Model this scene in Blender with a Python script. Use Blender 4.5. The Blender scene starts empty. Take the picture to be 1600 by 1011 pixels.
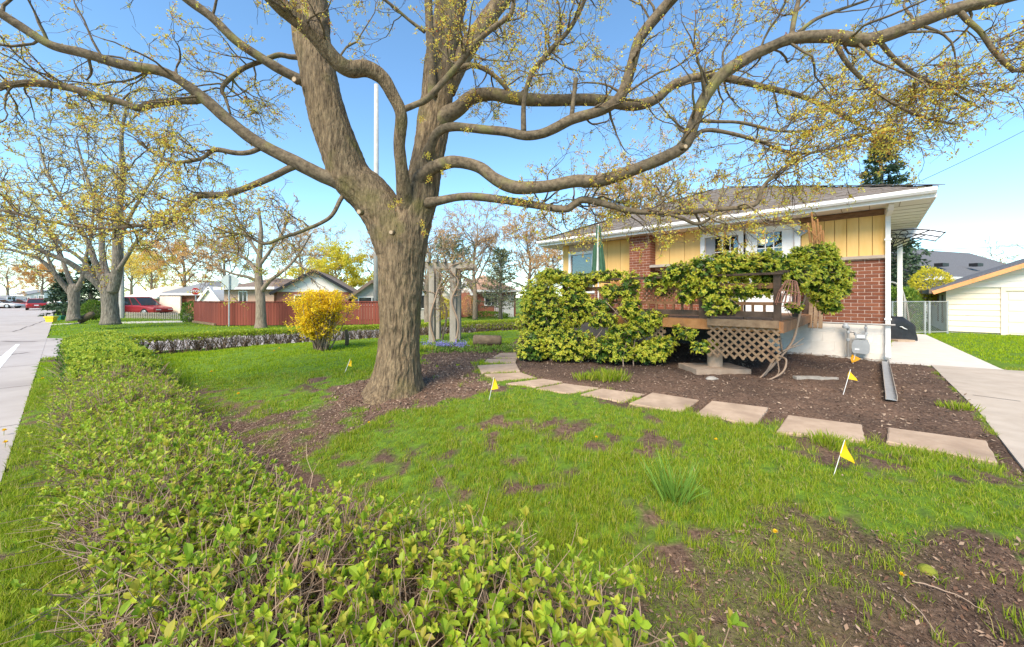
import bpy, math, random
import numpy as np
from mathutils import Vector

random.seed(7)
rng = np.random.default_rng(11)
SC = bpy.context.scene
COL = SC.collection
PI = math.pi

# ------------------------------------------------------------------ camera
F = 579.0            # focal length in pixels of the 1600 px wide photograph
HX, HY = 800.0, 465.0
CAMZ = 1.55
cam = bpy.data.cameras.new('camera')
cam.sensor_width = 36.0
cam.lens = 36.0 * F / 1600.0
cam.shift_y = -40.5 / 1600.0
cam.clip_start = 0.05
cam.clip_end = 2000.0
cam_ob = bpy.data.objects.new('camera', cam)
cam_ob.location = (0, 0, CAMZ)
cam_ob.rotation_euler = (PI / 2, 0, 0)
COL.objects.link(cam_ob)
SC.camera = cam_ob

# ------------------------------------------------------------------ sky, sun, exposure
SUN_EL, SUN_AZ = math.radians(46), math.radians(205)     # azimuth clockwise from +Y
world = bpy.data.worlds.new('World')
SC.world = world
world.use_nodes = True
wn, wl = world.node_tree.nodes, world.node_tree.links
bg = wn['Background']
sky = wn.new('ShaderNodeTexSky')
sky.sky_type = 'NISHITA'
sky.sun_disc = False
sky.sun_elevation = SUN_EL
sky.sun_rotation = SUN_AZ
sky.altitude = 50
sky.air_density = 1.0
sky.dust_density = 0.0
sky.ozone_density = 1.4
tint = wn.new('ShaderNodeMix'); tint.data_type = 'RGBA'; tint.blend_type = 'MULTIPLY'; tint.inputs[0].default_value = 1.0
tint.inputs[7].default_value = (.82, 1.05, 1.12, 1)          # white balance of the photograph's azure sky
wl.new(sky.outputs[0], tint.inputs[6])
wl.new(tint.outputs[2], bg.inputs[0])
bg.inputs[1].default_value = 0.13
sd = bpy.data.lights.new('sun', 'SUN')
sd.energy = 3.5
sd.angle = math.radians(32)
sd.color = (1.0, 0.87, 0.70)
sun = bpy.data.objects.new('sun', sd)
d = Vector((math.sin(SUN_AZ) * math.cos(SUN_EL), math.cos(SUN_AZ) * math.cos(SUN_EL), math.sin(SUN_EL)))
sun.rotation_euler = (-d).to_track_quat('-Z', 'Y').to_euler()
sun.location = d * 60
COL.objects.link(sun)
SC.view_settings.view_transform = 'Standard'
SC.view_settings.look = 'None'
SC.view_settings.gamma = 1.0
SC.view_settings.use_curve_mapping = False
SC.view_settings.exposure = 1.08
SC.render.engine = 'CYCLES'
SC.cycles.max_bounces = 6
SC.cycles.transparent_max_bounces = 12

# ------------------------------------------------------------------ numeric helpers
def sstep(a, b, x):
    t = np.clip((x - a) / (b - a), 0, 1)
    return t * t * (3 - 2 * t)

def _hash(*k):
    h = np.zeros_like(k[0], dtype=np.int64)
    for a, p in zip(k, (374761393, 668265263, 2147483647, 1274126177)):
        h = h + a.astype(np.int64) * p
    h = (h ^ (h >> 13)) * 1274126177
    h = h & 0x7fffffff
    h = (h ^ (h >> 15)) * 2246822519
    return ((h & 0x7fffffff) % 100003) / 100003.0

def vn2(x, y, seed=0):
    x, y = np.asarray(x, float), np.asarray(y, float)
    ix, iy = np.floor(x), np.floor(y)
    fx, fy = x - ix, y - iy
    fx, fy = fx * fx * (3 - 2 * fx), fy * fy * (3 - 2 * fy)
    s = np.full_like(ix, seed)
    a, b = _hash(ix, iy, s), _hash(ix + 1, iy, s)
    c, e = _hash(ix, iy + 1, s), _hash(ix + 1, iy + 1, s)
    return (a * (1 - fx) + b * fx) * (1 - fy) + (c * (1 - fx) + e * fx) * fy

def vn3(x, y, z, seed=0):
    iz = np.floor(z)
    fz = z - iz
    fz = fz * fz * (3 - 2 * fz)
    ix, iy = np.floor(x), np.floor(y)
    fx, fy = x - ix, y - iy
    fx, fy = fx * fx * (3 - 2 * fx), fy * fy * (3 - 2 * fy)
    s = np.full_like(ix, seed)
    r = 0
    for dz, wz in ((0, 1 - fz), (1, fz)):
        a, b = _hash(ix, iy, iz + dz, s), _hash(ix + 1, iy, iz + dz, s)
        c, e = _hash(ix, iy + 1, iz + dz, s), _hash(ix + 1, iy + 1, iz + dz, s)
        r = r + wz * ((a * (1 - fx) + b * fx) * (1 - fy) + (c * (1 - fx) + e * fx) * fy)
    return r

def fbm(x, y, seed=0, o=3):
    r, a, t = 0, 1.0, 0
    for i in range(o):
        r = r + a * vn2(x * 2 ** i, y * 2 ** i, seed + i)
        t += a
        a *= .5
    return r / t

def norm(v):
    return v / np.maximum(np.linalg.norm(v, axis=-1, keepdims=True), 1e-9)

# ------------------------------------------------------------------ the lie of the land
# d1: distance to the hedge line along the street (positive in the yard); d2: same for the side street
def d1f(x, y): return (x + 8.9) * .634 + (y - 8.0) * .773
def d2f(x, y): return (x + 10.21) * .569 - (y - 9.89) * .822
def st_pt(t, d):                     # a point t metres along the street from the corner towards the camera
    return np.array([-8.9 + .773 * t + .634 * d, 8.0 - .634 * t + .773 * d])

def gz(x, y):
    x, y = np.asarray(x, float), np.asarray(y, float)
    return .29 * sstep(-.2, 3.4, d1f(x, y)) * sstep(-.2, 2.6, d2f(x, y))

def at(px, py, Y):                   # a pixel of the photograph at depth Y
    return np.array([(px - HX) / F * Y, Y, CAMZ + (HY - py) / F * Y])

def G(px, py):                       # the ground point under a pixel
    z = .2
    for _ in range(30):
        Y = (CAMZ - z) * F / (py - HY)
        X = (px - HX) / F * Y
        z = z * .5 + .5 * float(gz(X, Y))
    return np.array([X, Y, z])

def gpoly(pts): return np.array([G(*p)[:2] for p in pts])

def inpoly(x, y, poly):
    r = np.zeros(np.shape(x), bool)
    n = len(poly)
    for i in range(n):
        (x0, y0), (x1, y1) = poly[i], poly[(i + 1) % n]
        c = ((y0 > y) != (y1 > y))
        with np.errstate(divide='ignore', invalid='ignore'):
            r ^= c & (x < (x1 - x0) * (y - y0) / (y1 - y0 + 1e-12) + x0)
    return r

# ------------------------------------------------------------------ mesh building
class Geo:
    def __init__(s):
        s.V, s.Q, s.T, s.n = [], [], [], 0
    def add(s, v, q=None, t=None):
        v = np.asarray(v, float).reshape(-1, 3)
        if q is not None and len(q): s.Q.append(np.asarray(q, np.int64).reshape(-1, 4) + s.n)
        if t is not None and len(t): s.T.append(np.asarray(t, np.int64).reshape(-1, 3) + s.n)
        s.V.append(v); s.n += len(v)
        return s
    # an eight-cornered block: a point, three edge vectors
    def block(s, o, a, b, c):
        o, a, b, c = (np.asarray(k, float) for k in (o, a, b, c))
        v = [o, o + a, o + a + b, o + b, o + c, o + a + c, o + a + b + c, o + b + c]
        if np.dot(np.cross(a, b), c) >= 0:
            q = [(3, 2, 1, 0), (4, 5, 6, 7), (0, 1, 5, 4), (1, 2, 6, 5), (2, 3, 7, 6), (3, 0, 4, 7)]
        else:
            q = [(0, 1, 2, 3), (7, 6, 5, 4), (4, 5, 1, 0), (5, 6, 2, 1), (6, 7, 3, 2), (7, 4, 0, 3)]
        return s.add(v, q)
    # a bar from p to q with cross-section w x h (h roughly along up)
    def bar(s, p, q, w, h, up=(0, 0, 1)):
        p, q, up = (np.asarray(k, float) for k in (p, q, up))
        d_ = q - p
        t = d_ / np.linalg.norm(d_)
        if abs(np.dot(t, up)) > .98: up = np.array([1.0, 0, 0])
        a = np.cross(t, up); a /= np.linalg.norm(a)
        b = np.cross(a, t)
        return s.block(p - a * w / 2 - b * h / 2, a * w, d_, b * h)
    def tube(s, P, R, n=8, cap=True):
        P = np.asarray(P, float)
        R = np.broadcast_to(np.asarray(R, float), (len(P),))
        T = norm(np.gradient(P, axis=0))
        ref = np.array([0, 0, 1.0]) if abs(T[0, 2]) < .9 else np.array([1.0, 0, 0])
        A = np.zeros_like(P)
        a = np.cross(T[0], ref)
        for i in range(len(P)):
            a = a - T[i] * np.dot(a, T[i])
            a /= max(np.linalg.norm(a), 1e-9)
            A[i] = a
        B = np.cross(T, A)
        th = np.arange(n) / n * 2 * PI
        v = P[:, None] + R[:, None, None] * (A[:, None] * np.cos(th)[None, :, None] + B[:, None] * np.sin(th)[None, :, None])
        k = len(P)
        i, j = np.meshgrid(np.arange(k - 1), np.arange(n), indexing='ij')
        j2 = (j + 1) % n
        q = np.stack([i * n + j, i * n + j2, (i + 1) * n + j2, (i + 1) * n + j], -1).reshape(-1, 4)
        vv = v.reshape(-1, 3)
        t = []
        if cap:
            c0, c1 = len(vv), len(vv) + 1
            vv = np.vstack([vv, P[0], P[-1]])
            for j in range(n):
                t.append((c0, (j + 1) % n, j))
                t.append((c1, (k - 1) * n + j, (k - 1) * n + (j + 1) % n))
        return s.add(vv, q, t)
    def lathe(s, o, prof, n=16, ax=None):       # profile of (r, z) about the vertical through o
        o = np.asarray(o, float)
        th = np.arange(n) / n * 2 * PI
        v = np.array([[o[0] + r * math.cos(a), o[1] + r * math.sin(a), o[2] + z] for r, z in prof for a in th])
        k = len(prof)
        q = [(i * n + j, i * n + (j + 1) % n, (i + 1) * n + (j + 1) % n, (i + 1) * n + j) for i in range(k - 1) for j in range(n)]
        vv = np.vstack([v, [o[0], o[1], o[2] + prof[0][1]], [o[0], o[1], o[2] + prof[-1][1]]])
        t = []
        for j in range(n):
            t.append((k * n, (j + 1) % n, j)); t.append((k * n + 1, (k - 1) * n + j, (k - 1) * n + (j + 1) % n))
        return s.add(vv, q, t)
    def prism(s, poly, vec):                    # planar polygon of 3-D points pushed along vec (fan caps: convex)
        P = np.asarray(poly, float); n = len(P); vec = np.asarray(vec, float)
        v = np.vstack([P, P + vec])
        q = [(i, (i + 1) % n, n + (i + 1) % n, n + i) for i in range(n)]
        t = [(0, i + 1, i) for i in range(1, n - 1)] + [(n, n + i, n + i + 1) for i in range(1, n - 1)]
        nn = np.cross(P[1] - P[0], P[2] - P[1])
        if np.dot(nn, vec) < 0:
            q = [k[::-1] for k in q]; t = [k[::-1] for k in t]
        return s.add(v, q, t)
    def arrays(s):
        V = np.vstack(s.V)
        Q = np.vstack(s.Q) if s.Q else np.zeros((0, 4), np.int64)
        T = np.vstack(s.T) if s.T else np.zeros((0, 3), np.int64)
        return V, Q, T

ORIGIN = {}
def mesh_of(name, geo, origin=(0, 0, 0), smooth=False):
    V, Q, T = geo.arrays()
    V = V - np.asarray(origin, float)
    me = bpy.data.meshes.new(name)
    me.vertices.add(len(V)); me.vertices.foreach_set('co', V.astype(np.float32).ravel())
    L = np.concatenate([Q.ravel(), T.ravel()]).astype(np.int32)
    me.loops.add(len(L)); me.loops.foreach_set('vertex_index', L)
    st = np.concatenate([np.arange(len(Q)) * 4, len(Q) * 4 + np.arange(len(T)) * 3]).astype(np.int32)
    me.polygons.add(len(st)); me.polygons.foreach_set('loop_start', st)
    me.polygons.foreach_set('use_smooth', np.full(len(st), bool(smooth)))
    me.update(calc_edges=True)
    return me

def obj(name, geo, mat, parent=None, smooth=False, kind=None, label=None, origin=None):
    o_ = ORIGIN[parent.name] if parent is not None else (origin if origin is not None else (0, 0, 0))
    me = mesh_of(name, geo, o_, smooth) if isinstance(geo, Geo) else geo
    if mat is not None and not len(me.materials): me.materials.append(MAT[mat] if isinstance(mat, str) else mat)
    o = bpy.data.objects.new(name, me)
    COL.objects.link(o)
    ORIGIN[o.name] = o_
    if parent is not None: o.parent = parent
    else: o.location = o_
    if kind: o['kind'] = kind
    if label: o['label'] = label
    return o

def thing(name, label, cat, loc, group=None, kind=None):
    o = bpy.data.objects.new(name, None)
    o.empty_display_size = .1
    o.location = [float(k) for k in loc]
    COL.objects.link(o)
    ORIGIN[o.name] = np.asarray(loc, float)
    return tag(o, label, cat, group, kind)

def tag(o, label=None, cat=None, group=None, kind=None):
    if label: o['label'] = label
    if cat: o['category'] = cat
    if group: o['group'] = group
    if kind: o['kind'] = kind
    return o

class Frame:                         # a plan frame: origin, a along ex, b along ey
    def __init__(s, o, ex, ey=None):
        s.o = np.array([o[0], o[1], o[2] if len(o) > 2 else 0.0])
        ex = np.array([ex[0], ex[1], 0.0]); s.x = ex / np.linalg.norm(ex)
        s.y = np.array([-s.x[1], s.x[0], 0.0]) if ey is None else norm(np.array([ey[0], ey[1], 0.0]))
    def p(s, a, b, z): return s.o + s.x * a + s.y * b + np.array([0, 0, z])
    def box(s, g, a0, a1, b0, b1, z0, z1):
        return g.block(s.p(a0, b0, z0), s.x * (a1 - a0), s.y * (b1 - b0), (0, 0, z1 - z0))

# ------------------------------------------------------------------ materials
MAT = {}
def mat(name, c1, c2=None, scale=6.0, rough=.8, bump=0.0, bscale=60.0, stretch=(1, 1, 1), island=None,
        spec=.3, transl=0.0, metal=0.0, detail=5.0, blotch=None, bdist=.01, bstretch=None, emit=None):
    m = bpy.data.materials.new(name)
    m.use_nodes = True
    N, L = m.node_tree.nodes, m.node_tree.links
    b = N['Principled BSDF']
    b.inputs['Roughness'].default_value = rough
    b.inputs['Metallic'].default_value = metal
    b.inputs['Specular IOR Level'].default_value = spec
    tc = N.new('ShaderNodeTexCoord')
    def mapping(st):
        mp = N.new('ShaderNodeMapping'); mp.inputs['Scale'].default_value = st
        L.new(tc.outputs['Object'], mp.inputs['Vector']); return mp.outputs[0]
    out = None
    if island:
        gi = N.new('ShaderNodeNewGeometry')
        rp = N.new('ShaderNodeValToRGB')
        els = rp.color_ramp.elements
        while len(els) < len(island): els.new(.5)
        for i, c in enumerate(island):
            els[i].position = i / max(1, len(island) - 1); els[i].color = (*c, 1)
        L.new(gi.outputs['Random Per Island'], rp.inputs[0])
        out = rp.outputs[0]
    if c2 is not None:
        nz = N.new('ShaderNodeTexNoise'); nz.inputs['Scale'].default_value = scale; nz.inputs['Detail'].default_value = detail
        nz.inputs['Roughness'].default_value = .65
        L.new(mapping(stretch), nz.inputs['Vector'])
        rp = N.new('ShaderNodeValToRGB')
        rp.color_ramp.elements[0].position = .32; rp.color_ramp.elements[0].color = (*c1, 1)
        rp.color_ramp.elements[1].position = .68; rp.color_ramp.elements[1].color = (*c2, 1)
        L.new(nz.outputs[0], rp.inputs[0])
        if out is None: out = rp.outputs[0]
        else:
            mx = N.new('ShaderNodeMix'); mx.data_type = 'RGBA'; mx.blend_type = 'MULTIPLY'; mx.inputs[0].default_value = 1
            L.new(out, mx.inputs[6]); L.new(rp.outputs[0], mx.inputs[7]); out = mx.outputs[2]
    if blotch:                       # (colour, scale, low, high): stains with a shape of their own
        nz = N.new('ShaderNodeTexNoise'); nz.inputs['Scale'].default_value = blotch[1]; nz.inputs['Detail'].default_value = 6
        L.new(mapping(blotch[4] if len(blotch) > 4 else (1, 1, 1)), nz.inputs['Vector'])
        mr = N.new('ShaderNodeMapRange'); mr.inputs[1].default_value = blotch[2]; mr.inputs[2].default_value = blotch[3]
        L.new(nz.outputs[0], mr.inputs[0])
        mx = N.new('ShaderNodeMix'); mx.data_type = 'RGBA'
        L.new(mr.outputs[0], mx.inputs[0])
        if out is None: mx.inputs[6].default_value = (*c1, 1)
        else: L.new(out, mx.inputs[6])
        mx.inputs[7].default_value = (*blotch[0], 1); out = mx.outputs[2]
    if out is None: b.inputs['Base Color'].default_value = (*c1, 1)
    else: L.new(out, b.inputs['Base Color'])
    if bump:
        nz = N.new('ShaderNodeTexNoise'); nz.inputs['Scale'].default_value = bscale; nz.inputs['Detail'].default_value = 6
        L.new(mapping(bstretch or stretch), nz.inputs['Vector'])
        bp = N.new('ShaderNodeBump'); bp.inputs['Strength'].default_value = bump; bp.inputs['Distance'].default_value = bdist
        L.new(nz.outputs[0], bp.inputs['Height']); L.new(bp.outputs[0], b.inputs['Normal'])
    if transl:
        tr = N.new('ShaderNodeBsdfTranslucent')
        if out is None: tr.inputs[0].default_value = (*c1, 1)
        else: L.new(out, tr.inputs[0])
        ms = N.new('ShaderNodeMixShader'); ms.inputs[0].default_value = transl
        L.new(b.outputs[0], ms.inputs[1]); L.new(tr.outputs[0], ms.inputs[2])
        L.new(ms.outputs[0], N['Material Output'].inputs[0])
    if emit:
        b.inputs['Emission Color'].default_value = (*emit[0], 1); b.inputs['Emission Strength'].default_value = emit[1]
    MAT[name] = m
    return m

def glass_mat(name, tint=(.75, .8, .8), mixf=.08):
    m = bpy.data.materials.new(name); m.use_nodes = True
    N, L = m.node_tree.nodes, m.node_tree.links
    N.remove(N['Principled BSDF'])
    t = N.new('ShaderNodeBsdfTransparent'); t.inputs[0].default_value = (*tint, 1)
    g = N.new('ShaderNodeBsdfGlossy'); g.inputs['Roughness'].default_value = .02
    fr = N.new('ShaderNodeFresnel'); fr.inputs[0].default_value = 1.5
    ad = N.new('ShaderNodeMath'); ad.operation = 'ADD'; ad.inputs[1].default_value = mixf; ad.use_clamp = True
    L.new(fr.outputs[0], ad.inputs[0])
    ms = N.new('ShaderNodeMixShader'); L.new(ad.outputs[0], ms.inputs[0])
    L.new(t.outputs[0], ms.inputs[1]); L.new(g.outputs[0], ms.inputs[2])
    L.new(ms.outputs[0], N['Material Output'].inputs[0])
    MAT[name] = m
    return m

W = (1, 1, 1)
mat('bark', (.07, .048, .03), (.31, .225, .13), 30, .97, 1.0, 75, (1, 1, .16), blotch=((.15, .13, .045), 2.2, .55, .75), bdist=.03)
mat('bark_limb', (.07, .052, .034), (.215, .165, .105), 20, .95, .5, 90, blotch=((.19, .18, .06), 3.0, .56, .72), bdist=.008)
mat('twig', (.085, .06, .045), (.15, .11, .08), 20, .9)
mat('cut_wood', (.55, .42, .28), (.40, .30, .2), 30, .8)
mat('bark_grey', (.10, .085, .065), (.29, .25, .195), 16, .95, 1.0, 22, (1, 1, .22), bdist=.05)
mat('bark_small', (.15, .115, .08), (.32, .26, .19), 18, .95, .8, 30, (1, 1, .3), bdist=.02)
mat('blossom', (.5, .45, .05), None, rough=.6, island=[(.34, .10, .05), (.60, .30, .05), (.80, .62, .08), (.72, .68, .12), (.84, .72, .14), (.62, .64, .12)], transl=.5)
mat('blossom_yellow', (.5, .45, .05), None, rough=.6, island=[(.60, .34, .07), (.82, .62, .12), (.86, .70, .16), (.78, .70, .16)], transl=.5)
mat('blossom_orange', (.5, .3, .05), None, rough=.6, island=[(.56, .28, .10), (.76, .44, .15), (.80, .54, .22), (.70, .50, .22)], transl=.5)
mat('leaf_spring', (.3, .4, .05), None, rough=.6, island=[(.62, .56, .05), (.74, .64, .05), (.78, .66, .08), (.55, .56, .05)], transl=.5)
mat('privet_leaf', (.1, .25, .02), None, rough=.45, island=[(.19, .31, .03), (.29, .43, .035), (.38, .51, .04), (.47, .55, .045), (.25, .38, .035), (.53, .53, .06), (.40, .34, .06), (.33, .47, .035)], transl=.45, spec=.3)
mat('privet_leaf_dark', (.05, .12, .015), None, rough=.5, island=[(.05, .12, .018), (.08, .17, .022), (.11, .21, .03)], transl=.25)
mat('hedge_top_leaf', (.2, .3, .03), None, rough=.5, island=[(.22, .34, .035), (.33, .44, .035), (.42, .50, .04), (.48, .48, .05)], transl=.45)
mat('stem_brown', (.15, .1, .07), None, rough=.9, island=[(.13, .085, .06), (.22, .15, .105), (.30, .21, .15), (.24, .15, .10)])
mat('stem_grey', (.2, .15, .1), None, rough=.9, island=[(.15, .10, .068), (.26, .18, .125), (.36, .26, .185), (.22, .14, .095)])
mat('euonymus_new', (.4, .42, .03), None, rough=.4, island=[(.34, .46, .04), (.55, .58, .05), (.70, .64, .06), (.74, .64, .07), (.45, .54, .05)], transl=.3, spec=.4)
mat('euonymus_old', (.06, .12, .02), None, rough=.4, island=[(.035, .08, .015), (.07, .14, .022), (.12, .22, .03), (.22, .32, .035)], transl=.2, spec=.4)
mat('forsythia', (.8, .6, .02), None, rough=.6, island=[(.82, .56, .012), (.90, .66, .02), (.92, .72, .04), (.80, .52, .01)], transl=.4)
mat('spruce', (.04, .08, .04), None, rough=.7, island=[(.025, .05, .03), (.05, .09, .045), (.08, .13, .06)], transl=.1)
mat('pine', (.1, .13, .06), None, rough=.7, island=[(.08, .11, .05), (.14, .17, .08), (.21, .22, .11)], transl=.15)
mat('shrub_green', (.1, .2, .03), None, rough=.6, island=[(.07, .15, .02), (.14, .25, .03), (.24, .32, .04)], transl=.25)
mat('grass', (.1, .2, .02), None, rough=.55, island=[(.15, .24, .016), (.22, .33, .02), (.29, .40, .022), (.36, .44, .026), (.46, .46, .06), (.19, .28, .016), (.32, .41, .022), (.54, .43, .2)], transl=.45, spec=.2)
mat('grass_far', (.1, .2, .02), None, rough=.6, island=[(.22, .35, .016), (.29, .43, .018), (.37, .48, .022), (.31, .44, .018), (.42, .46, .04)], transl=.45, spec=.15)
mat('dandelion', (.85, .55, .01), None, rough=.6, island=[(.85, .55, .01), (.88, .62, .02)], transl=.2)
mat('daffodil_leaf', (.1, .22, .04), None, rough=.5, island=[(.14, .27, .04), (.20, .35, .05), (.26, .38, .06)], transl=.35)
mat('litter', (.3, .2, .1), None, rough=.9, island=[(.07, .04, .025), (.13, .08, .05), (.22, .14, .09), (.36, .26, .18), (.17, .085, .05), (.09, .055, .035)])
mat('chips', (.2, .14, .1), None, rough=.95, island=[(.09, .06, .042), (.17, .115, .08), (.26, .18, .125), (.38, .28, .20), (.14, .09, .062)])
mat('crumbs', (.1, .07, .05), None, rough=.97, island=[(.05, .032, .023), (.09, .06, .042), (.14, .094, .066), (.21, .15, .11), (.075, .05, .035), (.11, .07, .05)])
mat('rock', (.28, .25, .21), (.42, .38, .33), 9, .9, .5, 25)
mat('concrete', (.38, .315, .25), (.47, .40, .325), 3, .85, .25, 80, blotch=((.29, .255, .21), 1.1, .55, .8), bdist=.004)
mat('concrete_new', (.53, .48, .42), (.61, .56, .50), 4, .8, .15, 90, bdist=.003)
mat('road', (.36, .32, .295), (.43, .39, .36), 1.4, .85, .2, 60, blotch=((.29, .255, .235), .5, .55, .8), bdist=.004)
mat('road_paint', (.82, .82, .8), (.7, .7, .68), 12, .7)
mat('road_crack', (.16, .14, .13), None, rough=.95)
mat('slab', (.37, .265, .185), (.47, .35, .25), 7, .9, .5, 140, blotch=((.28, .20, .14), 2.5, .5, .75), bdist=.003)
mat('brick', (.22, .06, .04), None, rough=.85, bump=.35, bscale=120, bdist=.003)
mat('white_paint', (.72, .70, .67), (.80, .78, .75), 3, .5, spec=.35)
mat('white_trim', (.78, .77, .75), (.84, .83, .81), 2, .4, spec=.4)
mat('soffit', (.72, .68, .62), (.78, .74, .68), 2.5, .55)
mat('block_white', (.70, .64, .57), (.79, .73, .66), 4, .8, .35, 70, blotch=((.52, .47, .42), 3, .6, .85), bdist=.004)
mat('block_deck_shade', (.05, .047, .045), (.08, .075, .07), 5, .9, .3, 60)  # foundation block colour with the shade under the deck painted in
mat('mortar', (.55, .41, .34), (.64, .50, .42), 20, .95, .3, 120)
mat('yellow_board', (.70, .43, .14), (.77, .50, .19), 5, .7, .12, 60, (1, 1, .12), blotch=((.62, .36, .09), 4, .58, .8, (1, 1, .2)))
mat('yellow_groove', (.34, .2, .06), None, rough=.9)
mat('brown_board', (.13, .065, .035), (.24, .13, .07), 7, .8, .3, 50, (1, 1, 4))
mat('sill_grey', (.33, .27, .215), (.42, .35, .28), 8, .9, .2, 60)
mat('shingle', (.135, .115, .10), (.235, .205, .18), 22, .95, .5, 200, blotch=((.17, .135, .105), 1.6, .5, .7), bdist=.004)
mat('shingle_grey', (.09, .09, .095), (.16, .16, .17), 20, .95, .3, 120)
mat('roof_brown', (.17, .12, .095), (.25, .19, .15), 12, .95, .3, 60)
mat('roof_salmon', (.40, .25, .17), (.50, .33, .24), 9, .95, .3, 60)
mat('roof_bluegrey', (.17, .18, .19), (.24, .25, .26), 9, .95)
mat('deck_wood', (.20, .095, .045), (.34, .17, .08), 5, .75, .3, 50, (1, 1, 1), blotch=((.13, .07, .04), 3, .5, .75))
mat('deck_wood_orange', (.36, .155, .05), (.50, .24, .09), 6, .7, .3, 50, blotch=((.22, .10, .045), 3, .55, .8))
mat('lattice_wood', (.20, .125, .07), (.32, .215, .13), 8, .85, .3, 60, blotch=((.17, .10, .06), 5, .5, .75))
mat('rail_dark', (.07, .045, .03), (.13, .085, .06), 8, .8, .3, 60)
mat('red_fence', (.20, .05, .032), None, rough=.75, island=[(.21, .052, .034), (.27, .072, .044), (.24, .060, .040)])
mat('grey_wood', (.27, .24, .195), (.38, .34, .285), 9, .95, .4, 40, (1, 1, .2))
mat('storm_grey', (.30, .295, .30), (.33, .325, .33), 3, .45)
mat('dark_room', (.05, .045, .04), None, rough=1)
mat('blind', (.62, .58, .50), (.68, .64, .56), 3, .7)
mat('black_metal', (.02, .02, .022), None, rough=.45)
mat('black_cover', (.016, .016, .018), (.03, .03, .033), 6, .5, .4, 12, bdist=.02)
mat('grey_paint', (.33, .34, .345), (.40, .41, .41), 10, .5)
mat('pipe_grey', (.28, .27, .26), (.38, .36, .34), 12, .5, metal=.3)
mat('galvanised', (.42, .43, .43), (.54, .55, .55), 14, .45, metal=.6)
mat('pole_grey', (.38, .36, .33), (.48, .46, .43), 5, .9)
mat('flag_yellow', (.86, .56, .01), None, rough=.55, transl=.35)
mat('flag_orange', (.85, .40, .01), None, rough=.55, transl=.3)
mat('wire_white', (.75, .73, .7), None, rough=.5)
mat('canopy_green', (.035, .10, .055), (.06, .14, .08), 8, .8)
mat('canopy_white', (.55, .56, .50), (.62, .62, .56), 8, .8)
mat('terracotta', (.45, .22, .17), (.55, .33, .27), 7, .8)
mat('siding_cream', (.76, .66, .51), (.81, .71, .56), 2, .55)
mat('siding_white', (.80, .74, .66), (.85, .79, .71), 2, .55)
mat('siding_old', (.42, .38, .33), (.52, .48, .42), 4, .8)
mat('orange_trim', (.72, .28, .10), (.80, .36, .15), 5, .6)
mat('house_brick', (.30, .10, .06), (.42, .18, .12), 30, .9, .3, 60)
mat('house_brick_tan', (.40, .26, .18), (.52, .37, .28), 30, .9, .3, 60)
mat('house_cream', (.70, .60, .48), (.76, .67, .55), 3, .8)
mat('car_red', (.27, .02, .028), None, rough=.3, spec=.5)
mat('car_maroon', (.28, .02, .025), None, rough=.3, spec=.5)
mat('car_silver', (.5, .5, .5), None, rough=.3, spec=.5)
mat('car_glass', (.03, .035, .04), None, rough=.08, spec=.5)
mat('tyre', (.02, .02, .02), None, rough=.9)
mat('rim', (.45, .45, .46), None, rough=.35, metal=.7)
mat('light_red', (.5, .02, .02), None, rough=.3)
mat('light_white', (.85, .85, .82), None, rough=.2)
mat('stop_red', (.55, .025, .03), None, rough=.5)
mat('sign_white', (.82, .82, .80), None, rough=.5)
mat('sign_back', (.55, .60, .57), (.62, .66, .63), 3, .5)
mat('bin_yellow', (.80, .58, .03), None, rough=.5)
mat('bin_green', (.02, .16, .09), None, rough=.5)
mat('wicker', (.30, .12, .08), (.42, .22, .15), 30, .8)
mat('bulb', (.9, .8, .5), None, rough=.4, emit=((1.0, .72, .32), 2.0))
mat('bluebell', (.2, .2, .6), None, rough=.6, island=[(.22, .2, .55), (.35, .33, .68), (.16, .15, .42)], transl=.2)
mat('moss', (.14, .17, .02), (.24, .24, .03), 30, .95, .6, 80)
mat('wire', (.05, .05, .055), None, rough=.7)
mat('log_brown', (.12, .085, .055), (.21, .155, .10), 8, .95, .4, 30)
mat('boards_green', (.03, .09, .07), (.05, .13, .10), 8, .7)
glass_mat('glass')
m = bpy.data.materials.new('poly_sheet'); m.use_nodes = True
N, L = m.node_tree.nodes, m.node_tree.links
N.remove(N['Principled BSDF'])
t_, d_ = N.new('ShaderNodeBsdfTransparent'), N.new('ShaderNodeBsdfTranslucent')
d_.inputs[0].default_value = (.85, .85, .85, 1)
ms = N.new('ShaderNodeMixShader'); ms.inputs[0].default_value = .72
L.new(t_.outputs[0], ms.inputs[1]); L.new(d_.outputs[0], ms.inputs[2]); L.new(ms.outputs[0], N['Material Output'].inputs[0])
MAT['poly_sheet'] = m

def brick_colours(name, cols, rough=.85):
    m = MAT[name]; N, L = m.node_tree.nodes, m.node_tree.links
    oi = N.new('ShaderNodeObjectInfo'); gi = N.new('ShaderNodeNewGeometry')
    ad = N.new('ShaderNodeMath'); ad.operation = 'ADD'
    L.new(oi.outputs['Random'], ad.inputs[0]); L.new(gi.outputs['Random Per Island'], ad.inputs[1])
    fr = N.new('ShaderNodeMath'); fr.operation = 'FRACT'; L.new(ad.outputs[0], fr.inputs[0])
    rp = N.new('ShaderNodeValToRGB'); e = rp.color_ramp.elements
    while len(e) < len(cols): e.new(.5)
    for i, c in enumerate(cols): e[i].position = i / (len(cols) - 1); e[i].color = (*c, 1)
    L.new(fr.outputs[0], rp.inputs[0])
    L.new(rp.outputs[0], N['Principled BSDF'].inputs['Base Color'])
brick_colours('brick', [(.165, .055, .029), (.21, .073, .038), (.25, .092, .048), (.185, .06, .032), (.225, .082, .045)])
brick_colours('red_fence', [(.19, .045, .03), (.25, .064, .04), (.22, .054, .035)])
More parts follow.
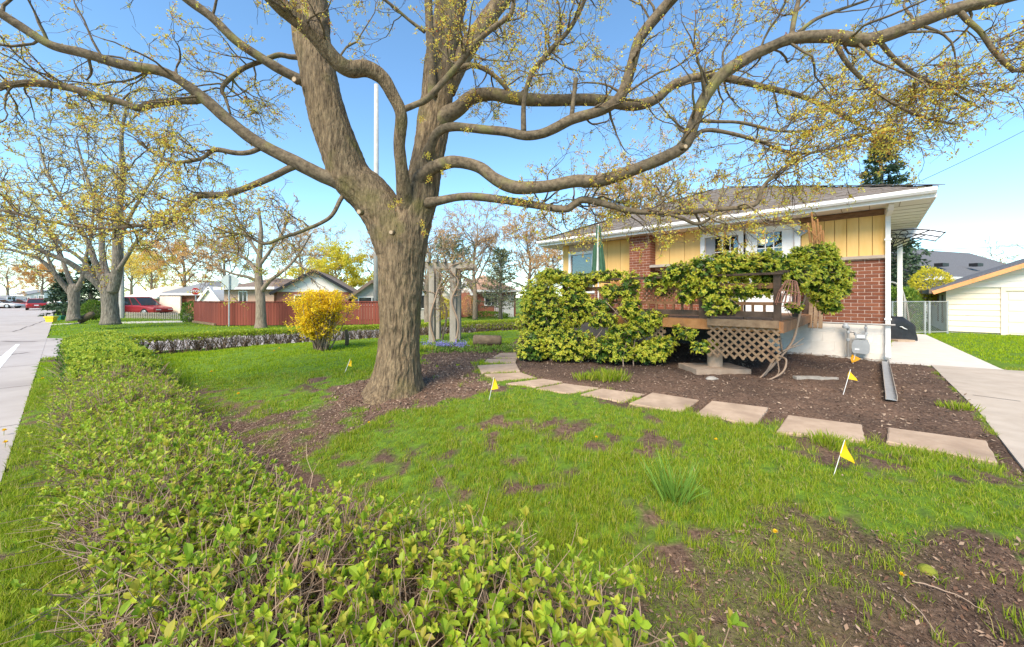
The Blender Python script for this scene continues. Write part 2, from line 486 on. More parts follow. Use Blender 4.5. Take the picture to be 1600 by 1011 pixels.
# ================================================================== GROUND
BED = gpoly([(796, 560), (806, 580), (850, 596), (950, 610), (1060, 634), (1150, 652), (1240, 664), (1390, 684), (1545, 708), (1590, 755),
             (1640, 780), (1600, 735), (1530, 645), (1455, 571), (1386, 566), (1300, 545), (1225, 535), (1000, 512), (850, 512), (806, 530)])
BED2 = gpoly([(655, 560), (680, 537), (730, 540), (800, 536), (804, 556), (765, 562), (744, 572), (750, 590), (790, 606), (740, 612), (700, 632), (640, 644),
              (560, 652), (505, 628), (530, 606), (578, 592), (640, 585)])
DIRT3 = gpoly([(310, 630), (380, 640), (470, 640), (545, 628), (590, 655), (500, 700), (455, 735), (480, 790), (380, 760), (320, 690)])
DIRT4 = gpoly([(1090, 850), (1200, 790), (1380, 835), (1500, 838), (1640, 850), (1700, 1100), (800, 1100), (860, 960), (980, 890)])
DRIVE_L = gpoly([(1530, 645), (1600, 735)]); _d = (DRIVE_L[1] - DRIVE_L[0]) / np.linalg.norm(DRIVE_L[1] - DRIVE_L[0])
DRIVE_E = [DRIVE_L[1] + _d * 9, DRIVE_L[1] + _d * 9 + np.array([-_d[1], _d[0]]) * 4.2]
def with_end(px, k):                 # run the driveway on past the frame towards the street
    P = gpoly(px); return np.array(list(P[:k]) + DRIVE_E + list(P[k:]))
DRIVE = with_end([(1386, 566.5), (1455, 571), (1530, 645), (1600, 735), (2100, 640), (1660, 584), (1571, 579), (1560, 575), (1446, 523), (1400, 521)], 4)
HOUSE_C = np.array([7.58, 7.5]); UU = np.array([-.717, .697]); VV = np.array([.697, .717])
HOUSE_POLY = np.array([HOUSE_C + .03 * VV, HOUSE_C + 8 * UU, HOUSE_C + 8 * UU + 7.4 * VV, HOUSE_C + 7.4 * VV])

STONES = [[(785, 542), (785, 540), (803, 538.5), (805, 543)],
          [(770, 559.5), (782, 552), (806, 551), (808, 560)],
          [(756, 567), (761, 561.5), (808, 561), (806, 566.5)],
          [(746, 571), (806, 567.8), (813, 581.5), (752, 583.5)],
          [(757, 585.5), (815, 583), (838, 591), (777, 595.5)],
          [(790, 599.5), (848, 592.3), (879, 598), (837, 606)],
          [(838, 608), (881, 599.5), (936, 607.5), (888, 616.5)],
          [(908, 618), (940, 608.8), (1007, 616), (972, 629)],
          [(984, 632), (1020, 614.5), (1092, 626), (1065, 645)],
          [(1086, 648), (1112, 628), (1201, 639), (1181, 664.5)],
          [(1213, 675), (1231, 650.5), (1346, 666), (1352, 690)],
          [(1385, 691), (1387, 668), (1543, 691), (1560, 727)]]

def soft(poly, x, y, w, seed):
    """polygon test with a wobbly edge"""
    ox = (fbm(x * 3.1, y * 3.1, seed) - .5) * w * 2 + (fbm(x * 11, y * 11, seed + 5) - .5) * w
    oy = (fbm(x * 3.1, y * 3.1, seed + 40) - .5) * w * 2 + (fbm(x * 11, y * 11, seed + 45) - .5) * w
    return inpoly(x + ox, y + oy, poly)

def cs(s, d): return np.array([-10.21 + .822 * s + .569 * d, 9.89 + .569 * s - .822 * d])     # along / beside the side street
SIDE = np.array([cs(-9.5, -.75), cs(120, -.75), cs(120, -5.2), cs(0, -5.2), (-16.9, 14.0), (-18.2, 14.35), (-24, 10)])
def paved(x, y):
    a, b = d1f(x, y), d2f(x, y)
    street = (a < -.86) & (a > -11.5)
    side = inpoly(x, y, SIDE) & (a > -2)
    return street | side | inpoly(x, y, DRIVE)

def bare(x, y):
    """0 = lawn, 1 = bare soil"""
    x, y = np.asarray(x, float), np.asarray(y, float)
    a = d1f(x, y)
    n1, n2 = fbm(x * 1.6, y * 1.6, 3), fbm(x * 5.5, y * 5.5, 9)
    r = np.zeros_like(x)
    near = (y < 6.2) & (a > .3)
    r = np.where(near, np.clip((n1 * .45 + n2 * .55 - .50) * 6, 0, .88), r)
    r = np.where((y >= 6.2), np.clip((n1 - .80) * 6, 0, .5), r)
    r = np.where((a < -.2) & (y < 9), np.clip((n1 * .5 + n2 * .5 - .50) * 8, 0, .9), r)     # verge
    hw = .62 + .25 * sstep(5, 10, (x + 8.9) * .773 - (y - 8) * .634)
    r = np.maximum(r, np.where((a > -.42) & (a < hw) & (d2f(x, y) > -.3), .96, 0))          # under the hedge
    r = np.maximum(r, np.where(np.abs(d2f(x, y)) < .25, .9, 0))
    r = np.maximum(r, np.where(soft(BED, x, y, .12, 20), 1, 0))
    r = np.maximum(r, np.where(soft(BED2, x, y, .35, 23), .97, 0))
    r = np.maximum(r, np.where(soft(DIRT3, x, y, .45, 26), np.clip(.62 + (n2 - .4) * 1.6, .45, .97), 0))
    k = sstep(.1, .9, np.clip((1.9 - y) / 1.0, 0, 1) * .5 + np.clip((x - .2) / 2.2, 0, 1) * .6)
    r = np.maximum(r, np.where(soft(DIRT4, x, y, .25, 29), .55 + .38 * k, 0))
    r = np.maximum(r, np.where(inpoly(x, y, HOUSE_POLY), 1, 0))
    return r

def axis(segs):
    out = []
    for a, b, s in segs: out.append(np.arange(a, b, s))
    return np.concatenate(out)
def geom(a, b, s, k=1.25):
    v = [a]
    while v[-1] < b:
        v.append(v[-1] + s); s *= k
    return np.array(v)
gx = np.concatenate([-geom(9, 900, .2)[::-1], axis([(-8.93, -4, .11), (-4, 4.6, .05), (4.6, 9, .09)]), geom(9.05, 900, .2)])
gy = np.concatenate([-geom(2, 300, .3)[::-1], axis([(-1.8, .9, .2), (.9, 5.6, .05), (5.6, 9, .08), (9, 16, .14)]), geom(16, 1200, .25)])
XX, YY = np.meshgrid(gx, gy, indexing='xy')
pv = paved(XX, YY)
BARE = bare(XX, YY)
dense = (np.abs(XX) < 12) & (YY < 17) & (YY > -1)
ZZ = gz(XX, YY)
rough_ = ((fbm(XX * 7, YY * 7, 60) - .5) * .05 + (fbm(XX * 23, YY * 23, 61) - .5) * .022) * (.45 + .55 * BARE) + (fbm(XX * .9, YY * .9, 62) - .5) * .05
ZZ = np.where(pv, ZZ - np.where(inpoly(XX, YY, DRIVE), .012, .05), np.where(dense, ZZ + rough_, ZZ))
for s_ in STONES:
    P = gpoly(s_); c_ = P.mean(0)
    ZZ = np.where(inpoly(XX, YY, c_ + (P - c_) * 1.1) & ~pv, gz(XX, YY) - .02, ZZ)
g = Geo()
nx, ny = len(gx), len(gy)
i, j = np.meshgrid(np.arange(ny - 1), np.arange(nx - 1), indexing='ij')
g.add(np.stack([XX, YY, ZZ], -1), np.stack([i * nx + j, i * nx + j + 1, (i + 1) * nx + j + 1, (i + 1) * nx + j], -1))

m = bpy.data.materials.new('ground'); m.use_nodes = True
N, L = m.node_tree.nodes, m.node_tree.links
b = N['Principled BSDF']; b.inputs['Roughness'].default_value = .97; b.inputs['Specular IOR Level'].default_value = .15
tc = N.new('ShaderNodeTexCoord')
def noise(scale, det=6, rgh=.65):
    n = N.new('ShaderNodeTexNoise'); n.inputs['Scale'].default_value = scale; n.inputs['Detail'].default_value = det; n.inputs['Roughness'].default_value = rgh
    L.new(tc.outputs['Object'], n.inputs['Vector']); return n.outputs[0]
def ramp(src, cols, p0=.3, p1=.7):
    r = N.new('ShaderNodeValToRGB'); e = r.color_ramp.elements
    while len(e) < len(cols): e.new(.5)
    for k, c in enumerate(cols): e[k].position = p0 + (p1 - p0) * k / (len(cols) - 1); e[k].color = (*c, 1)
    L.new(src, r.inputs[0]); return r.outputs[0]
soil = ramp(noise(38), [(.045, .029, .021), (.10, .066, .047), (.165, .112, .08), (.24, .17, .125)], .28, .75)
patch = ramp(noise(1.3), [(.72, .70, .70), (1.25, 1.15, 1.1)], .35, .65)
mu = N.new('ShaderNodeMix'); mu.data_type = 'RGBA'; mu.blend_type = 'MULTIPLY'; mu.inputs[0].default_value = 1
L.new(soil, mu.inputs[6]); L.new(patch, mu.inputs[7])
turf = ramp(noise(14), [(.065, .105, .02), (.11, .19, .02), (.17, .28, .022)], .3, .7)
atn = N.new('ShaderNodeAttribute'); atn.attribute_name = 'bare'
mx = N.new('ShaderNodeMix'); mx.data_type = 'RGBA'
L.new(atn.outputs['Fac'], mx.inputs[0]); L.new(turf, mx.inputs[6]); L.new(mu.outputs[2], mx.inputs[7])
L.new(mx.outputs[2], b.inputs['Base Color'])
bp = N.new('ShaderNodeBump'); bp.inputs['Strength'].default_value = .8; bp.inputs['Distance'].default_value = .02
L.new(noise(55, 8, .7), bp.inputs['Height']); L.new(bp.outputs[0], b.inputs['Normal'])
MAT['ground'] = m
go = obj('ground', g, 'ground', smooth=True, kind='structure', label='dark soil and turf of the front yard and the lawns around')
att = go.data.attributes.new('bare', 'FLOAT', 'POINT')
att.data.foreach_set('value', np.where(YY > 16.5, BARE * .3, sstep(.30, .85, BARE)).astype(np.float32).ravel())

# ------------------------------------------------------------------ street, side street, walk
def sheet(name, poly, z, mt, label=None, thick=.06, parent=None):
    g = Geo(); g.prism([(p[0], p[1], z - thick) for p in poly], (0, 0, thick))
    return obj(name, g, mt, parent, kind=None if parent else 'structure', label=label)
def sline(t0, t1, d0, d1_):
    return [st_pt(t0, d0), st_pt(t1, d0), st_pt(t1, d1_), st_pt(t0, d1_)]
street = sheet('road', sline(-330, 40, -.86, -11.5), 0.0, 'road', 'pale concrete street running away along the clipped hedge')
def ngon(name, poly, z, mt, label, th=.1):
    n = len(poly)
    me = bpy.data.meshes.new(name)
    vs = [(p[0], p[1], z) for p in poly] + [(p[0], p[1], z - th) for p in poly]
    fs = [tuple(range(n))] + [(i, i + n, (i + 1) % n + n, (i + 1) % n) for i in range(n)]
    me.from_pydata(vs, [], fs); me.materials.append(MAT[mt])
    o = bpy.data.objects.new(name, me); COL.objects.link(o); ORIGIN[o.name] = (0, 0, 0)
    o['kind'] = 'structure'; o['label'] = label
    return o
side = ngon('side_road', SIDE, -.004, 'road', 'pale side street behind the low hedge', .06)
# joints, a crack and the painted line across the street mouth
for t in (-2.0, 1.2, 4.4, 7.6, 10.8):
    sheet('pavement_joint', sline(t, t + .018, -.86, -2.6), .002, 'road_crack', parent=street, thick=.004)
g = Geo()
P = [(0, 533.5), (25, 534.6), (52, 534.2), (78, 531.5), (100, 531)]
P = [G(*p) for p in P]
for a_, b_ in zip(P[:-1], P[1:]):
    w_ = np.array([0, .14, 0]); g.add([[a_[0], a_[1], .003], [b_[0], b_[1], .003], [b_[0], b_[1] + .16, .003], [a_[0], a_[1] + .16, .003]], [(0, 1, 2, 3)])
obj('gutter_seam', g, 'road_crack', street)
g = Geo()
rr = random.Random(4)
for (x0, y0, x1, y1) in ((20, 519, 72, 500), (2, 556, 45, 551)):
    prev = None
    for k in range(15):
        f_ = k / 14
        p_ = G(x0 + (x1 - x0) * f_ + rr.uniform(-1, 1), y0 + (y1 - y0) * f_ + rr.uniform(-.6, .6))
        if prev is not None:
            g.add([[prev[0] - .05, prev[1], .003], [prev[0] + .05, prev[1], .003], [p_[0] + .05, p_[1], .003], [p_[0] - .05, p_[1], .003]], [(0, 1, 2, 3)])
        prev = p_
obj('crack', g, 'road_crack', street)
a_, b_, c_, e_ = G(-30, 583), G(-6, 583), G(31, 538), G(25, 538)
g = Geo(); g.add([[k[0], k[1], .004] for k in (a_, b_, c_, e_)], [(0, 1, 2, 3)])
obj('painted_line', g, 'road_paint', street)
# footpath over the far lawn
pp = [G(*k)[:2] for k in ((184, 503.0), (300, 500.8), (300, 503.4), (184, 505.8))]
sheet('footpath', pp, .012, 'concrete_new', 'narrow pale footpath crossing the far lawn')
pp = [G(*k)[:2] for k in ((78, 507), (126, 504.3), (126, 505.4), (77, 508.6))]
sheet('lawn_walk', pp, .012, 'concrete_new', 'short pale walk from the street to the big trees')

# ------------------------------------------------------------------ driveway
dz = .29
near_part = with_end([(1455, 571.05), (1530, 645), (1600, 735), (2100, 640), (1660, 584), (1571, 579)], 3)
new_part = gpoly([(1386, 566.5), (1455, 571), (1571, 578.95), (1560, 575), (1446, 523), (1420, 521), (1396, 521)])
drive = ngon('driveway', near_part[::-1] if False else near_part, dz + .012, 'concrete', 'weathered concrete driveway at the right edge')
walk = ngon('side_walk', new_part, dz + .008, 'concrete_new', 'newer pale concrete walk leading past the house corner')
g = Geo()
p0, p1 = G(1595, 629), G(1520, 619)
g.add([[p0[0], p0[1], dz + .015], [p1[0], p1[1], dz + .015], [p1[0] + .012, p1[1] + .012, dz + .015], [p0[0] + .012, p0[1] + .012, dz + .015]], [(0, 1, 2, 3)])
p0, p1 = G(1572, 579.6), G(1660, 603)
g.add([[p0[0], p0[1], dz + .015], [p1[0], p1[1], dz + .015], [p1[0] + .012, p1[1] + .02, dz + .015], [p0[0] + .012, p0[1] + .02, dz + .015]], [(0, 1, 2, 3)])
obj('expansion_joint', g, 'road_crack', drive)

# ------------------------------------------------------------------ stepping stones
path = thing('stepping_stone_path', 'curving path of flat sandy stepping stones from the driveway past the shrub', 'path', (1.5, 4.5, .25), kind='structure')
for k, s_ in enumerate(STONES):
    P = np.array([G(*p) for p in s_]); c_ = P.mean(0)
    P = P + (rng.random(P.shape) - .5) * [.012, .012, 0]
    z = float(gz(c_[0], c_[1])) + .013
    # densify the outline so the edge wanders, then a small chamfer
    out = []
    for a_, b_ in zip(P, np.roll(P, -1, 0)):
        for f_ in np.linspace(0, 1, 9)[:-1]:
            q_ = a_ + (b_ - a_) * f_; out.append(q_[:2])
    out = np.array(out); out += (fbm(out[:, 0] * 9 + k, out[:, 1] * 9, 77)[:, None] - .5) * .010 * np.sign(out - c_[:2])
    n = len(out); tilt = rng.normal(0, .012, 2)
    zz_ = z + (out - c_[:2]) @ tilt
    inner = c_[:2] + (out - c_[:2]) * (1 - .012 / np.maximum(.05, np.linalg.norm(out - c_[:2], axis=1)))[:, None]
    g = Geo()
    v = np.vstack([np.c_[out, zz_ - .07], np.c_[out, zz_ - .009], np.c_[inner, zz_], [[c_[0], c_[1], z]]])
    q = [(r * n + i_, r * n + (i_ + 1) % n, (r + 1) * n + (i_ + 1) % n, (r + 1) * n + i_) for r in range(2) for i_ in range(n)]
    t = [(2 * n + i_, 2 * n + (i_ + 1) % n, 3 * n) for i_ in range(n)]
    g.add(v, q, t)
    obj('stone', g, 'slab', path)

# ================================================================== THE BUNGALOW
HF = Frame((7.58, 7.5, 0), UU, -VV)          # a along the front to the left, b out of the front wall, z up
def wu(px, b=0.0):                             # where the ray through px meets the plane b metres out of the front
    r = (px - HX) / F
    o = HF.p(0, b, 0)
    return (o[0] - o[1] * r) / (.717 + .697 * r)
def wz(px, py, b=0.0):
    return CAMZ + (HY - py) / F * HF.p(wu(px, b), b, 0)[1]
HB = .29
house = thing('bungalow', 'brick and yellow board bungalow with low hip roof behind the deck', 'house', HF.p(4, -3.5, HB))
Lh, Dh = 8.05, 7.5
ZF, ZS, ZT = .99, 2.42, 3.36                   # top of foundation, sill line, soffit
# walls with openings are set out as butted pieces: a core wall behind everything
u_w0, u_w1 = wu(928), wu(893)                  # the blind window
u_d0, u_d1 = wu(1162), wu(1103)                # grey storm door
u_e0, u_e1 = wu(1240), wu(1166)                # white door
core = Geo()
for (a0, a1, z0, z1) in ((0, u_e0, -.3, ZT), (u_e0, u_d1, -.3, 1.19), (u_e0, u_d1, 3.14, ZT), (u_d1, u_w0, -.3, ZT),
                         (u_w0, u_w1, -.3, 1.75), (u_w0, u_w1, 3.05, ZT), (u_w1, Lh, -.3, ZT)):
    HF.box(core, a0, a1, -.18, .004, z0, z1)
HF.box(core, 0, .15, -Dh, -.18, -.3, ZT); HF.box(core, Lh - .15, Lh, -Dh, -.18, -.3, ZT); HF.box(core, .15, Lh - .15, -Dh, -Dh + .15, -.3, ZT)
wall = obj('wall', core, 'mortar', house)
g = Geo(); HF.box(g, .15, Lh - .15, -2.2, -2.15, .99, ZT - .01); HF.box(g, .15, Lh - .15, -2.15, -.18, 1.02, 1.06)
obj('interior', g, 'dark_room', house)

# foundation blocks, white near the corner, under-deck shade coloured into the rest: shared meshes
def unit_block(name, sx, sy, sz, mt, bev=.004):
    g = Geo()
    x, y, z = sx / 2, sy / 2, sz / 2
    v = []
    for yy, k in ((-y, 0), (y - bev, 0), (y, bev)):
        v += [(-x + k, yy, -z + k), (x - k, yy, -z + k), (x - k, yy, z - k), (-x + k, yy, z - k)]
    q = [(r * 4 + i_, r * 4 + (i_ + 1) % 4, (r + 1) * 4 + (i_ + 1) % 4, (r + 1) * 4 + i_) for r in range(2) for i_ in range(4)]
    q = [k[::-1] for k in q] + [(8, 9, 10, 11)[::-1]]
    g.add(v, q)
    me = mesh_of(name, g); me.materials.append(MAT[mt]); return me
def place(name, me, pos, rz, parent, sx=1.0, rx=0):
    o = bpy.data.objects.new(name, me); COL.objects.link(o); o.parent = parent
    o.location = [float(k) for k in (np.asarray(pos) - ORIGIN[parent.name])]; o.rotation_euler = (rx, 0, rz); o.scale = (sx, 1, 1)
    ORIGIN[o.name] = ORIGIN[parent.name]
    return o
RZ = math.atan2(UU[1], UU[0])                  # local x runs along the front
OUT = RZ + PI                                  # local +y must point out of the wall: (-V); with x=U, y=-V is right-handed? checked below
ydir = np.array([-math.sin(RZ), math.cos(RZ)])
if np.dot(ydir, -VV) < 0: RZ = RZ + PI
blk = unit_block('block', .396, .10, .196, 'block_white'); blk_shade = unit_block('shade_block', .396, .10, .196, 'block_deck_shade')
for r in range(5):
    zc = ZF - .1 - r * .2
    off = .2 * (r % 2)
    a = .2 - off
    while a < Lh:
        if a > -.1:
            a0, a1 = max(a - .2, 0), min(a + .2, Lh)
            if a1 - a0 > .05:
                pos = HF.p((a0 + a1) / 2, -.035 + rng.normal(0, .0012), zc)
                place('block', blk if a0 < 1.7 else blk_shade, pos, RZ, wall, (a1 - a0 - .004) / .396)
        a += .4
g = Geo(); HF.box(g, 0.001, 1.7, -.03, .011, -.3, ZF - .002); obj('foundation_joint', g, 'block_white', wall)
g = Geo(); HF.box(g, 1.7, Lh, -.03, .011, -.3, ZF - .002); obj('foundation_joint', g, 'block_deck_shade', wall)  # joint behind the deck, in the same painted shade

# bricks
pa1, pa0 = wu(983, .35), wu(1016, .35)
brk = unit_block('brick', .2025, .09, .0645, 'brick', .003)
CH, BL = .0747, .2125
def brick_field(a0, a1, b, z0, z1, parent, joined=None, rz=RZ, pt=None, run=None):
    n = int(round((z1 - z0) / CH))
    for r in range(n):
        zc = z0 + (r + .5) * CH
        a = a0 - (BL / 2 if r % 2 else 0)
        while a < a1 - .02:
            s0, s1 = max(a, a0), min(a + BL, a1)
            if s1 - s0 > .03:
                if joined is None:
                    place('brick', brk, HF.p((s0 + s1) / 2, b - .045 + .012 + rng.normal(0, .001), zc), rz, parent, (s1 - s0 - .01) / .2025)
                else:
                    HF.box(joined, s0 + .005, s1 - .005, b - .05, b + .012, zc - .032, zc + .032)
            a += BL
brick_field(0.0, u_e0 - .132, 0, ZF, ZS - .07, wall)
gj = Geo()
brick_field(u_d1 + .13, pa0, 0, ZF, ZS - .07, wall, gj)
brick_field(pa1, u_w0 - .05, 0, ZF, 1.89, wall, gj); brick_field(u_w0 - .04, Lh, 0, ZF, 1.69, wall, gj)
obj('brickwork', gj, 'brick', wall, kind='stuff')
# brick pier between the yellow panels
pa1, pa0 = wu(983, .35), wu(1016, .35)
pier = Geo(); HF.box(pier, pa0 + .008, pa1 - .008, -.03, .342, -.2, ZT + .01)
pier_o = obj('brick_pier', pier, 'mortar', house)
n = int((ZT - 1.1) / CH)
sidebrk = unit_block('pier_brick', .2025, .09, .0645, 'brick', .003)
for r in range(n + 1):
    zc = 1.1 + (r + .5) * CH
    if zc > ZT - .02: break
    a = pa0 - (BL / 2 if r % 2 else 0)
    while a < pa1 - .03:
        s0, s1 = max(a, pa0), min(a + BL, pa1)
        if s1 - s0 > .03: place('brick', brk, HF.p((s0 + s1) / 2, .35 - .045 + rng.normal(0, .001), zc), RZ, pier_o, (s1 - s0 - .01) / .2025)
        a += BL
    bq = 0.0 if r % 2 else -.1
    while bq < .34:
        s0, s1 = max(bq, .0), min(bq + BL, .345)
        if s1 - s0 > .04:
            # the right-hand cheek faces -a
            place('brick', sidebrk, HF.p(pa0 + .045 + rng.normal(0, .001), (s0 + s1) / 2, zc), RZ - PI / 2 if np.dot([-math.sin(RZ - PI / 2), math.cos(RZ - PI / 2)], -UU) > 0 else RZ + PI / 2, pier_o, (s1 - s0 - .01) / .2025)
        bq += BL
# ledge of pale stone on the pier side
g = Geo(); HF.box(g, pa0 - .62, pa0 - .01, .0, .42, 2.40, 2.47)
obj('stone_ledge', g, 'rock', house)

# yellow board-and-batten panels, each board its own piece
def boards(a_edges, z0, z1, b=.0):
    for a0, a1 in zip(a_edges[:-1], a_edges[1:]):
        lo, hi = min(a0, a1), max(a0, a1)
        g = Geo(); HF.box(g, lo + .006, hi - .006, -.03, b + .022 + rng.uniform(-.002, .002), z0, z1)
        obj('board', g, 'yellow_board', wall)
    g = Geo(); HF.box(g, min(a_edges), max(a_edges), -.03, b + .008, z0 + .004, z1 - .004)
    obj('board_backing', g, 'yellow_groove', wall)
boards([0.012] + [wu(p) for p in (1363, 1342, 1323, 1304, 1288, 1268, 1252.5)] + [u_e0 - .14], ZS + .0, ZT - .13)
boards(list(np.linspace(u_d1 + .13, pa0 - .005, 4)), ZS + .06, ZT - .005)
boards(list(np.linspace(pa1 + .005, u_w0 - .05, 4)), 1.9, ZT - .005)
boards([u_w1 + .1, Lh - .01], 1.7, ZT - .005)
g = Geo(); HF.box(g, .03, u_e0 - .13, -.03, .05, ZT - .128, ZT - .012); obj('header_board', g, 'brown_board', wall)
g = Geo(); HF.box(g, -.01, u_e0 - .06, -.03, .07, ZS - .068, ZS - .004); obj('sill', g, 'sill_grey', wall)
g = Geo(); HF.box(g, u_d1 + .12, pa0 - .63, -.03, .06, ZS - .06, ZS + .055); obj('sill', g, 'sill_grey', wall)

# doors
def frame_of(g, a0, a1, z0, z1, w, b0, b1):
    HF.box(g, a0, a0 + w, b0, b1, z0, z1); HF.box(g, a1 - w, a1, b0, b1, z0, z1)
    HF.box(g, a0 + w, a1 - w, b0, b1, z1 - w, z1); HF.box(g, a0 + w, a1 - w, b0, b1, z0, z0 + w * .6)
def door(name, a0, a1, z0, z1, mt, ga0, ga1, gz0, gz1, cols, rows, b, label):
    g = Geo()
    HF.box(g, a0, ga0, b - .05, b, z0, z1); HF.box(g, ga1, a1, b - .05, b, z0, z1)
    HF.box(g, ga0, ga1, b - .05, b, gz1, z1); HF.box(g, ga0, ga1, b - .05, b, z0, gz0)
    d_ = obj(name, g, mt, house, label=label)
    pw, ph = (ga1 - ga0) / cols, (gz1 - gz0) / rows
    for r in range(rows):
        for c in range(cols):
            g = Geo(); HF.box(g, ga0 + c * pw + .008, ga0 + (c + 1) * pw - .008, b - .03, b - .022, gz0 + r * ph + .008, gz0 + (r + 1) * ph - .008)
            obj('pane', g, 'glass', d_)
    g = Geo()
    for c in range(1, cols): HF.box(g, ga0 + c * pw - .011, ga0 + c * pw + .011, b - .038, b - .006, gz0, gz1)
    for r in range(1, rows): HF.box(g, ga0, ga1, b - .037, b - .008, gz0 + r * ph - .011, gz0 + r * ph + .011)
    obj('muntin', g, 'white_trim', d_)
    g = Geo(); frame_of(g, ga0 - .03, ga1 + .03, gz0 - .03, gz1 + .03, .03, b + .001, b + .014); obj('glazing_bead', g, mt, d_)
    g = Geo(); g.tube([HF.p(a1 - .05, b, z0 + .95), HF.p(a1 - .05, b + .05, z0 + .95), HF.p(a1 - .14, b + .055, z0 + .95)], .011, 8)
    obj('handle', g, 'galvanised', d_)
    return d_
g = Geo(); frame_of(g, u_d0 - .0, u_d1 + .125, 1.19, 3.235, .105, -.03, .05); obj('door_frame', g, 'white_trim', house)
door('door', u_d0 + .108, u_d1 + .018, 1.26, 3.125, 'storm_grey', wu(1153), wu(1117), 2.0, wz(1135, 371), 3, 3, .0, 'grey storm door with gridded window')
g = Geo(); frame_of(g, u_e0 - .13, u_e1 - .0, 1.19, 3.25, .11, -.03, .055); obj('door_frame', g, 'white_trim', house)
door('door', u_e0 - .018, u_e1 - .112, 1.26, 3.138, 'white_trim', wu(1222), wu(1183), 2.0, wz(1203, 363), 3, 3, .0, 'white door with gridded window')
# light seen through the white door
g = Geo(); g.lathe(HF.p(wu(1194, -.6), -.6, wz(1194, 377, -.6) - .07), [(.01, 0), (.05, .015), (.075, .05), (.075, .09), (.05, .125), (.01, .14)], 14)
obj('ceiling_light', g, 'bulb', house)
# window with blinds
g = Geo(); frame_of(g, u_w0 - .04, u_w1 + .1, 1.70, 3.10, .09, -.03, .045)
wf = obj('window', g, 'white_trim', house)
g = Geo(); HF.box(g, u_w0 + .05, u_w1 + .01, -.02, -.012, 1.755, 3.01); obj('pane', g, 'glass', wf)
for k in range(24):
    z = 1.79 + k * .05
    g = Geo(); g.block(HF.p(u_w0 + .05, -.075, z), HF.x * (u_w1 - u_w0 - .04), HF.y * .022 + np.array([0, 0, .034]), np.array([0, 0, .003]))
    obj('blind_slat', g, 'blind', wf)

# eaves: soffit, fascia, gutter
OV = .6
g = Geo()
HF.box(g, -OV, Lh + OV, 0.03, OV, ZT, ZT + .02); HF.box(g, -OV, 0.0, -Dh - OV, .03, ZT, ZT + .02); HF.box(g, Lh, Lh + OV, -Dh - OV, .03, ZT, ZT + .02)
roof_g = Geo()
sof = obj('soffit', g, 'soffit', house)
for k in range(1, 22):
    a = -OV + k * .42
    if a < Lh + OV:
        g = Geo(); HF.box(g, a, a + .012, .035, OV - .01, ZT - .006, ZT - .0005); obj('soffit_seam', g, 'sill_grey', sof)
for k in range(0, 18):
    bq = .0 - k * .42
    g = Geo(); HF.box(g, -OV + .01, -.005, bq, bq + .012, ZT - .006, ZT - .0005); obj('soffit_seam', g, 'sill_grey', sof)
g = Geo()
HF.box(g, -OV - .02, Lh + OV + .02, OV, OV + .022, ZT - .01, ZT + .17)
HF.box(g, -OV - .022, -OV, -Dh - OV, OV, ZT - .01, ZT + .17); HF.box(g, Lh + OV, Lh + OV + .022, -Dh - OV, OV, ZT - .01, ZT + .17)
obj('fascia', g, 'white_trim', house)
g = Geo()                                       # K-profile gutter along the front
prof = [(0.0, .06), (.0, .155), (.012, .155), (.012, .072), (.07, .072), (.095, .11), (.095, .165), (.107, .165), (.107, .10), (.078, .06)]
rows = [[HF.p(a, OV + .024 + px_, ZT + pz_) for px_, pz_ in prof] for a in (-OV - .02, Lh + OV + .02)]
npf = len(prof)
g.add(np.array(rows[0] + rows[1]), [(i_, (i_ + 1) % npf, npf + (i_ + 1) % npf, npf + i_) for i_ in range(npf)])
obj('gutter', g, 'white_trim', house)

# roof: stepped shingle courses on the four hips
ZE, PITCH = ZT + .17, .417
W2 = (Dh + 2 * OV) / 2 + .03
a0, a1, b0, b1 = -OV - .04, Lh + OV + .04, OV + .06, -Dh - OV - .04
def roof_pt(a, b, t): return HF.p(a, b, ZE + t * PITCH)
g = Geo()
NC = 30
half = (b0 - b1) / 2
for k in range(NC):
    t0, t1 = half * k / NC, half * (k + 1) / NC
    th = .016
    for face in range(4):
        if face == 0: c = [(a0 + t0, b0 - t0), (a1 - t0, b0 - t0), (a1 - t1, b0 - t1), (a0 + t1, b0 - t1)]
        elif face == 1: c = [(a0 + t0, b1 + t0), (a0 + t0, b0 - t0), (a0 + t1, b0 - t1), (a0 + t1, b1 + t1)]
        elif face == 2: c = [(a1 - t0, b0 - t0), (a1 - t0, b1 + t0), (a1 - t1, b1 + t1), (a1 - t1, b0 - t1)]
        else: c = [(a1 - t0, b1 + t0), (a0 + t0, b1 + t0), (a0 + t1, b1 + t1), (a1 - t1, b1 + t1)]
        lo = [roof_pt(*c[0], t0) + [0, 0, th], roof_pt(*c[1], t0) + [0, 0, th], roof_pt(*c[2], t1) + [0, 0, .002], roof_pt(*c[3], t1) + [0, 0, .002]]
        if np.cross(lo[1] - lo[0], lo[2] - lo[1])[2] < 0: lo = lo[::-1]; e0, e1 = lo[3], lo[2]
        else: e0, e1 = lo[0], lo[1]
        dn = np.array([0, 0, -th])
        g.add(lo + [e0, e1, e1 + dn, e0 + dn], [(0, 1, 2, 3), (7, 6, 5, 4)])
roof = obj('roof', g, 'shingle', house)
